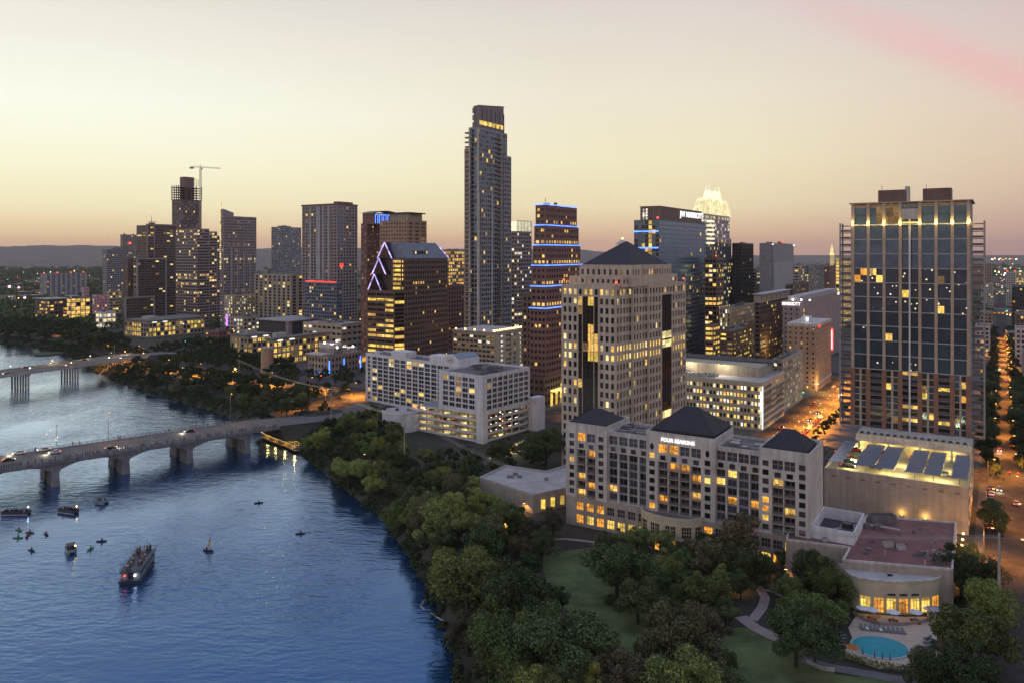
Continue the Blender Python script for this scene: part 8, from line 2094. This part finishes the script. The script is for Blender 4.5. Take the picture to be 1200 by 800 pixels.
# ------------------------------------------------------------------ people
def person_mesh(shirt, trousers, seated=False, arms=0.2):
    pts, rad, ed = [], [], []
    def v(p, r): pts.append(p); rad.append(r); return len(pts) - 1
    hz = .92 if not seated else .5
    pel = v((0, 0, hz), .15); ch = v((0, 0, hz + .42), .17); ne = v((0, 0, hz + .58), .06); he = v((0, .02, hz + .72), .105); to = v((0, .02, hz + .84), .085)
    ed += [(pel, ch), (ch, ne), (ne, he), (he, to)]
    for s in (-1, 1):
        sh = v((.2 * s, 0, hz + .48), .07); el = v((.27 * s, arms * .4, hz + .22), .05); ha = v((.22 * s, arms + .08, hz + .04 + arms * .5), .04); ed += [(ch, sh), (sh, el), (el, ha)]
        hp2 = v((.1 * s, 0, hz - .06), .1)
        if seated: kn = v((.12 * s, .42, hz - .02), .075); an = v((.12 * s, .44, hz - .42), .05); fo = v((.12 * s, .56, hz - .46), .045)
        else: kn = v((.11 * s, .02, hz - .44), .075); an = v((.12 * s, -.01, hz - .84), .05); fo = v((.12 * s, .12, hz - .89), .045)
        ed += [(pel, hp2), (hp2, kn), (kn, an), (an, fo)]
    me = bpy.data.meshes.new('person_frame'); me.from_pydata(pts, ed, [])
    o = bpy.data.objects.new('person_frame', me); C.objects.link(o); o.modifiers.new('skin', 'SKIN')
    for i, sv_ in enumerate(me.skin_vertices[0].data): sv_.radius = (rad[i], rad[i]); sv_.use_root = (i == 0)
    dg = bpy.context.evaluated_depsgraph_get(); out = bpy.data.meshes.new_from_object(o.evaluated_get(dg)); bpy.data.objects.remove(o); out.name = 'person'
    out.materials.clear()
    for m_ in (shirt, trousers, 'skin', 'hair'): out.materials.append(M[m_])
    for p in out.polygons:
        z = p.center.z - hz; x = abs(p.center.x)
        p.material_index = 3 if z > .76 else 2 if z > .53 or (x > .19 and z < .3 and z > -.02 and not seated) else 0 if z > .02 else 1
    return out
PM = [person_mesh('cloth_dark', 'denim'), person_mesh('cloth_blue', 'cloth_dark', arms=.3), person_mesh('cloth_pale', 'denim'), person_mesh('cloth_red', 'cloth_dark', arms=.35)]
PS = [person_mesh('cloth_dark', 'denim', True), person_mesh('cloth_red', 'denim', True, .35), person_mesh('cloth_pale', 'cloth_dark', True)]
WEAR = {}
def person(p, rz, me, label, group):
    for k_, w_ in zip(PM + PS, ('dark', 'blue', 'pale', 'red', 'dark', 'red', 'pale')):
        if me is k_: label = label.replace('person in dark clothes', 'person').replace('person in the crowd', 'person amid the crowd', 1).replace('person ', 'person in a ' + w_ + ' shirt ', 1)
    return put('person', me, None, p, (0, 0, rz), label=label, category='person', group=group)
x = -32.0; n = 0
while x < 104:
    if random.random() < .9:
        p = B0 + BD * min(x, 95.4) + BN * random.uniform(.75, 1.25); person((p.x, p.y, DECK + .2), bang + math.pi + random.uniform(-.5, .5), random.choice(PM), 'person in dark clothes standing at the near railing of the bridge', 'people along the near railing'); n += 1
    x += random.choice((.7, .8, .9, 1.2, 2.4)); 
    if x > 95: break
for x in (-8, -2, 12, 14.5, 30, 31, 52, 70): p = B0 + BD * x + BN * (BW - 1.0); person((p.x, p.y, DECK + .2), bang, random.choice(PM), 'person walking on the far walkway of the bridge', 'people on the far walkway')

# ------------------------------------------------------------------ boats
def ring_hull(L, Wd, z0, z1, m, b, taper=.35, n=8):
    lo, hi = [], []
    def outline(s): 
        pts = [(-L / 2, -Wd / 2 * s), (L * .18, -Wd / 2 * s), (L * .38, -Wd / 2 * s * .72), (L / 2, -Wd * taper / 2 * s), (L / 2, Wd * taper / 2 * s), (L * .38, Wd / 2 * s * .72), (L * .18, Wd / 2 * s), (-L / 2, Wd / 2 * s)]
        return pts
    lo = [(x * .97, y, z0) for x, y in outline(.86)]; hi = [(x, y, z1) for x, y in outline(1)]
    b.loft(lo, hi, m); b.poly(hi, m); b.poly(lo[::-1], m)
def tour_boat(p, rz):
    t = thing('tour_boat', 'double deck excursion boat crowded with people on its open top', 'boat', (p.x, p.y, WATER), rz)
    q = MB(); ring_hull(21, 6.0, -.4, 1.0, 'boat_dark', q); q.build('hull', t)
    q = MB(); q.box(-9.4, 6.6, -2.5, 2.5, 1.002, 3.2, 'boat_white'); q.build('cabin', t)
    for s in (-1, 1):
        for k in range(8):
            q = MB(); x = -8.6 + 1.85 * k; q.box(x, x + 1.4, s * 2.502 if s > 0 else -2.55, 2.55 if s > 0 else -2.502, 1.7, 2.8, 'glass'); q.build('window', t)
    q = MB(); q.box(-10, 7.2, -2.8, 2.8, 3.202, 3.45, 'boat_dark'); q.build('upper_deck', t)
    q = MB()
    for s in (-1, 1):
        for z in (3.95, 4.45): q.box(-9.9, 7.1, s * 2.7 - .04, s * 2.7 + .04, z - .04, z + .04, 'boat_white')
        for k in range(12): x = -9.9 + 17 * k / 11; q.box(x - .05, x + .05, s * 2.7 - .05, s * 2.7 + .05, 3.45, 4.5, 'boat_white')
    for x in (-9.9, 7.1): q.box(x - .04, x + .04, -2.7, 2.7, 4.4, 4.48, 'boat_white')
    q.build('railing', t)
    q = MB(); q.tube((6.5, 0, 3.45), (8.2, 0, 6.4), .08, m='boat_white'); q.build('flag_pole', t)
    q = MB(); q.box(-10.02, -9.41, -1.4, -1.1, 2.1, 2.4, 'lamp_white'); q.build('stern_lamp', t); q = MB(); q.box(-10.02, -9.41, 1.4, 1.65, 2.2, 2.45, 'signal_red'); q.build('stern_lamp', t)
    q = MB(); q.box(-9.42, -9.402, -.8, .8, 1.1, 3.0, 'glass'); q.build('door', t)
    mtx = Matrix.Translation((p.x, p.y, WATER)) @ Matrix.Rotation(rz, 4, 'Z')
    for i in range(30):
        q = mtx @ Vector((random.uniform(-9, 6.4), random.uniform(-2.2, 2.2), 3.45)); person(q, random.uniform(0, 6.28), random.choice(PM), 'person in the crowd on the top deck of the excursion boat', 'people on the excursion boat')
a_, b_ = P(152, 680, WATER + 1), P(175, 648, WATER + 1); d = b_ - a_
tour_boat((a_ + b_) / 2, math.atan2(d.y, d.x))
def pontoon(u, v, L, rz, label, npeople, roof=False, lamp=None):
    p = P(u, v, WATER); t = thing('pontoon_boat', label, 'boat', (p.x, p.y, WATER), rz)
    for s in (-1, 1): q = MB(); q.tube((-L / 2, s * .95, 0), (L / 2, s * .95, 0), .35, m='metal_grey', n=8); q.build('float', t)
    q = MB(); q.box(-L / 2, L / 2, -1.3, 1.3, .36, .5, 'boat_dark'); q.build('deck', t)
    q = MB()
    for s in (-1, 1): q.box(-L / 2, L / 2, s * 1.26 - .04, s * 1.26 + .04, .502, 1.35, 'boat_dark' if not roof else 'boat_white')
    for x in (-L / 2, L / 2): q.box(x - .04, x + .04, -1.2, 1.2, .502, 1.35, 'boat_dark' if not roof else 'boat_white')
    q.build('side_panel', t)
    for k in range(3): q = MB(); x = -L / 2 + L * (k + .5) / 3; q.box(x - .5, x + .5, -1.1, -.6, .502, .95, 'cloth_dark'); q.build('bench', t)
    if roof:
        q = MB(); q.box(-L * .3, L * .25, -1.25, 1.25, 2.4, 2.5, 'boat_dark'); cr = q.build('sun_roof', t); q = MB()
        for x in (-L * .28, L * .23):
            for y in (-1.2, 1.2): q.tube((x, y, .5), (x, y, 2.4), .04, m='metal_grey', n=5)
        q.build('roof_frame', t)
    if lamp:
        q = MB(); q.tube((L * .4, .9, .5), (L * .4, .9, 2.2), .04, m='metal_grey'); q.ball((L * .4, .9, 2.3), .25, lamp, 6, 5); q.build('lamp', t)
    mtx = Matrix.Translation((p.x, p.y, WATER)) @ Matrix.Rotation(rz, 4, 'Z')
    for i in range(npeople): q = mtx @ Vector((random.uniform(-L * .42, L * .42), random.choice((-.7, .7, 0)), .5)); person(q, random.uniform(0, 6.28), random.choice(PM if i % 2 else PS), 'person aboard the ' + label.split(' with')[0].split(' below')[0].split(' full')[0], 'people aboard ' + label[:24])
pontoon(19, 602, 9.2, R(2), 'long dark pontoon boat full of people at the left edge', 13, lamp='lamp_white')
pontoon(80, 600, 7.6, R(-20), 'dark pontoon boat with a yellow lamp below the first pier', 8, lamp='lamp_orange')
pontoon(119, 589, 4.2, R(-14), 'small roofed boat beside the second pier', 2, True)
pontoon(83, 646, 4.8, R(-50), 'small roofed boat with red and yellow lamps below the bridge', 2, True, 'lamp_orange')
def kayak(u, v, rz, m, label):
    p = P(u, v, WATER); t = thing('kayak', label, 'kayak', (p.x, p.y, WATER), rz)
    q = MB(); L = 3.4; pr = [(-L / 2, .03), (-L / 4, .3), (0, .36), (L / 4, .3), (L / 2, .03)]
    top = [(x, w_, .3 + .1 * abs(x) / 1.7) for x, w_ in pr] + [(x, -w_, .3 + .1 * abs(x) / 1.7) for x, w_ in pr[::-1]]; bot = [(x * .9, y * .7, -.08) for x, y, z in top]
    q.loft(bot, top, m); q.poly(top, m); q.poly(bot[::-1], m); q.build('hull', t)
    q = MB(); q.box(-.4, .35, -.22, .22, .31, .36, 'boat_dark'); q.build('seat', t)
    person((p.x, p.y, WATER - .05), rz - 1.57, random.choice(PS), 'person in the ' + label, None)
    mt = Matrix.Translation((p.x, p.y, WATER)) @ Matrix.Rotation(rz, 4, 'Z'); pd = thing('paddle', 'paddle held across the ' + label, 'paddle', mt.translation, rz)
    q = MB(); q.tube((.35, -1.1, .75), (.35, 1.1, 1.0), .025, m='metal_dark', n=5); q.build('shaft', pd)
    for s in (-1, 1): q = MB(); q.box(.28, .42, s * 1.3 - .2, s * 1.3 + .2, .87 + .13 * s - .05, .87 + .13 * s + .05, m); q.build('blade', pd)
for u, v, rz, m_, lb in ((22, 621, -20, 'kayak_green', 'green kayak highest of the cluster'), (35, 624, -12, 'kayak_dark', 'dark kayak right of the green one'), (32, 628, 100, 'kayak_red', 'dark red kayak in the middle of the cluster'), (21, 630, 5, 'kayak_green', 'green kayak lowest of the cluster'), (54, 626, -35, 'kayak_dark', 'dark kayak apart on the right of the cluster'), (37, 645, -25, 'kayak_dark', 'dark kayak alone nearest the lower left'), (106, 643, 85, 'kayak_green', 'green kayak left of the excursion boat'), (119, 634, 8, 'kayak_dark', 'dark kayak above the stern of the excursion boat'), (352, 625, 10, 'kayak_dark', 'dark kayak far right on the open lake'), (303, 589, 20, 'kayak_dark', 'tiny dark kayak below the last pier')): kayak(u, v, R(rz), m_, lb)
# little sailing craft with a yellow and red sail
p = P(244, 645, WATER); t = thing('sail_kayak', 'small dark sailing craft with a narrow yellow and red sail', 'boat', (p.x, p.y, WATER), R(-15))
q = MB(); L = 4; pr = [(-L / 2, .05), (-1, .45), (.3, .5), (L / 2, .04)]; top = [(x, w_, .4) for x, w_ in pr] + [(x, -w_, .4) for x, w_ in pr[::-1]]; bot = [(x * .9, y * .6, -.1) for x, y, z in top]; q.loft(bot, top, 'kayak_dark'); q.poly(top, 'kayak_dark'); q.poly(bot[::-1], 'kayak_dark'); q.build('hull', t)
q = MB(); q.tube((.3, 0, .4), (1.0, 0, 5.2), .05, .03, 'metal_grey'); q.build('mast', t)
q = MB(); q.loft([(.36, -.02, 1.0), (-.5, -.02, 1.1), (-.5, .02, 1.1), (.36, .02, 1.0)], [(.62, -.02, 2.9), (.15, -.02, 2.9), (.15, .02, 2.9), (.62, .02, 2.9)], 'sail_yellow'); so1 = q.build('sail', t)
q = MB(); q.loft([(.62, -.021, 2.9), (.15, -.021, 2.9), (.15, .021, 2.9), (.62, .021, 2.9)], [(1.0, -.02, 5.1), (.95, -.02, 5.1), (.95, .02, 5.1), (1.0, .02, 5.1)], 'sail_red'); q.build('sail_top', so1)
person((p.x - .6, p.y + .1, WATER + .0), 0, PS[0], 'person sitting in the small sailing craft', None); person((p.x + .9, p.y - .2, WATER + .0), 0, PS[2], 'second person at the bow of the small sailing craft', None)
# floating boom off the wooded shore
t = thing('floating_boom', 'thin pale floating boom curving off the wooded shore', 'boom', P(500, 712, WATER)); o = t.location; q = MB(); pts = [P(u, v, WATER + .1) - o for u, v in ((508, 700), (497, 703), (493, 710), (498, 714))]
for a_, b_ in zip(pts, pts[1:]): q.tube(a_, b_, .18, m='roof_pale', n=6)
q.build('float', t); q = MB(); pts = [P(u, v, WATER + .1) - o for u, v in ((505, 718), (518, 726), (530, 732))]
for a_, b_ in zip(pts, pts[1:]): q.tube(a_, b_, .18, m='roof_pale', n=6)
q.build('float', t)
# lit dock at the end of the bridge
t = thing('boat_dock', 'curved dock hung with strings of yellow lamps at the bridge end', 'dock', P(328, 518, WATER)); o = t.location
pts = [P(u, v, WATER + 1.2) - o for u, v in ((310, 510), (318, 514), (328, 518), (340, 522), (351, 527))]
for i, (a_, b_) in enumerate(zip(pts, pts[1:])):
    d = (b_ - a_).to_2d(); L = d.length; d.normalize(); m_ = (a_ + b_) / 2; q = MB(); q.obox((m_.x, m_.y), (d.x, d.y), L + .3, 4.5, .9 + .004 * i, 1.2 + .004 * i, 'wood'); q.build('deck', t)
    q = MB(); q.tube((a_.x, a_.y, -3), (a_.x, a_.y, 3.6), .15, m='bark'); q.build('post', t)
    for off in (-2.0, 0, 2.0):
        for k in range(5):
            x = a_.lerp(b_, (k + .5) / 5); q = MB(); q.ball((x.x - d.y * off, x.y + d.x * off, 3.3 + .2 * math.sin(k * 1.6)), .2, 'bulb_glow', 6, 5); q.build('bulb', t)
    lamp_light('dock_glow', t, (m_.x, m_.y, 3.2), 380, (1, .68, .2), .3)
q = MB(); x = pts[-1]; q.obox((x.x + 1, x.y + 3), (1, 0), 9, 3, .3, 1.8, 'boat_dark'); q.build('landing', t)
for i in range(8): x = pts[0].lerp(pts[-1], random.random()); person((o.x + x.x, o.y + x.y + random.uniform(-1.4, 1.4), WATER + 1.22), random.uniform(0, 6.28), random.choice(PM), 'person standing on the lamp lit dock', 'people on the dock')
# small shelter by the bridge end
p = P(338, 478); t = thing('shelter', 'small white roofed shelter beside the end of the near bridge', 'shelter', (p.x, p.y, 0), R(10))
for sx in (-3, 3):
    for sy in (-2, 2): q = MB(); q.box(sx - .12, sx + .12, sy - .12, sy + .12, -.3, 3, 'stone_base'); q.build('post', t)
q = MB(); q.hip(-3.8, 3.8, -2.8, 2.8, 3.002, 4.4, 'roof_pale', 3.5, .0); q.build('roof', t); q = MB(); q.box(-3, 3, 1.2, 1.8, -.2, 2.2, 'stone_base'); q.build('wall', t)
# lit entrance ramp beside the garage
p = P(592, 531); t = thing('retaining_wall', 'low wall with a line of yellow lights right of the open garage', 'wall', (p.x, p.y, 0)); a_, b_ = P(572, 540) - t.location, P(614, 518) - t.location
d = (b_ - a_).to_2d(); L = d.length; d.normalize(); m_ = (a_ + b_) / 2; q = MB(); q.obox((m_.x, m_.y), (d.x, d.y), L, .6, -.2, 1.6, 'stone_base'); q.build('wall', t)
for k in range(14): x = a_.lerp(b_, (k + .5) / 14); q = MB(); q.obox((x.x + d.y * .45, x.y - d.x * .45), (d.x, d.y), 1.4, .2, 1.0, 1.35, 'up_light'); q.build('light_strip', t)
lamp_light('strip_glow', t, (m_.x + d.y * 3, m_.y - d.x * 3, 1.5), 900, (1, .7, .25), .5)

# ------------------------------------------------------------------ labels: things that look alike are told apart by their order in depth
ORD = ['nearest', 'second nearest', 'third nearest', 'fourth nearest', 'fifth nearest', 'sixth nearest', 'seventh nearest', 'eighth nearest', 'ninth nearest', 'tenth nearest', 'eleventh nearest', 'twelfth nearest', 'thirteenth nearest', 'fourteenth nearest', 'fifteenth nearest', 'sixteenth nearest', 'seventeenth nearest', 'eighteenth nearest', 'nineteenth nearest', 'twentieth nearest', 'twenty-first nearest', 'twenty-second nearest', 'twenty-third nearest', 'twenty-fourth nearest']
byl = {}
for o in scene.objects:
    if o.parent is None and o.get('label') and o.get('category') != 'person': byl.setdefault(o['label'], []).append(o)
for l, os_ in byl.items():
    if 2 <= len(os_) <= 24:
        os_.sort(key=lambda o: o.location.y)
        if len(l.split()) > 13: l = l.rsplit(' in the ', 1)[0]
        for i, o in enumerate(os_): o['label'] = l + ', ' + ('farthest' if i == len(os_) - 1 else ORD[i]) + (' of its kind' if len(l.split()) < 11 else '')
# ------------------------------------------------------------------ air
if HAZE:
    q = MB(); q.box(-12500, 12500, -600, 11500, WATER - 8, 262, 'haze'); put('haze', q.mesh('haze'), None, kind='stuff')
bpy.context.view_layer.update()
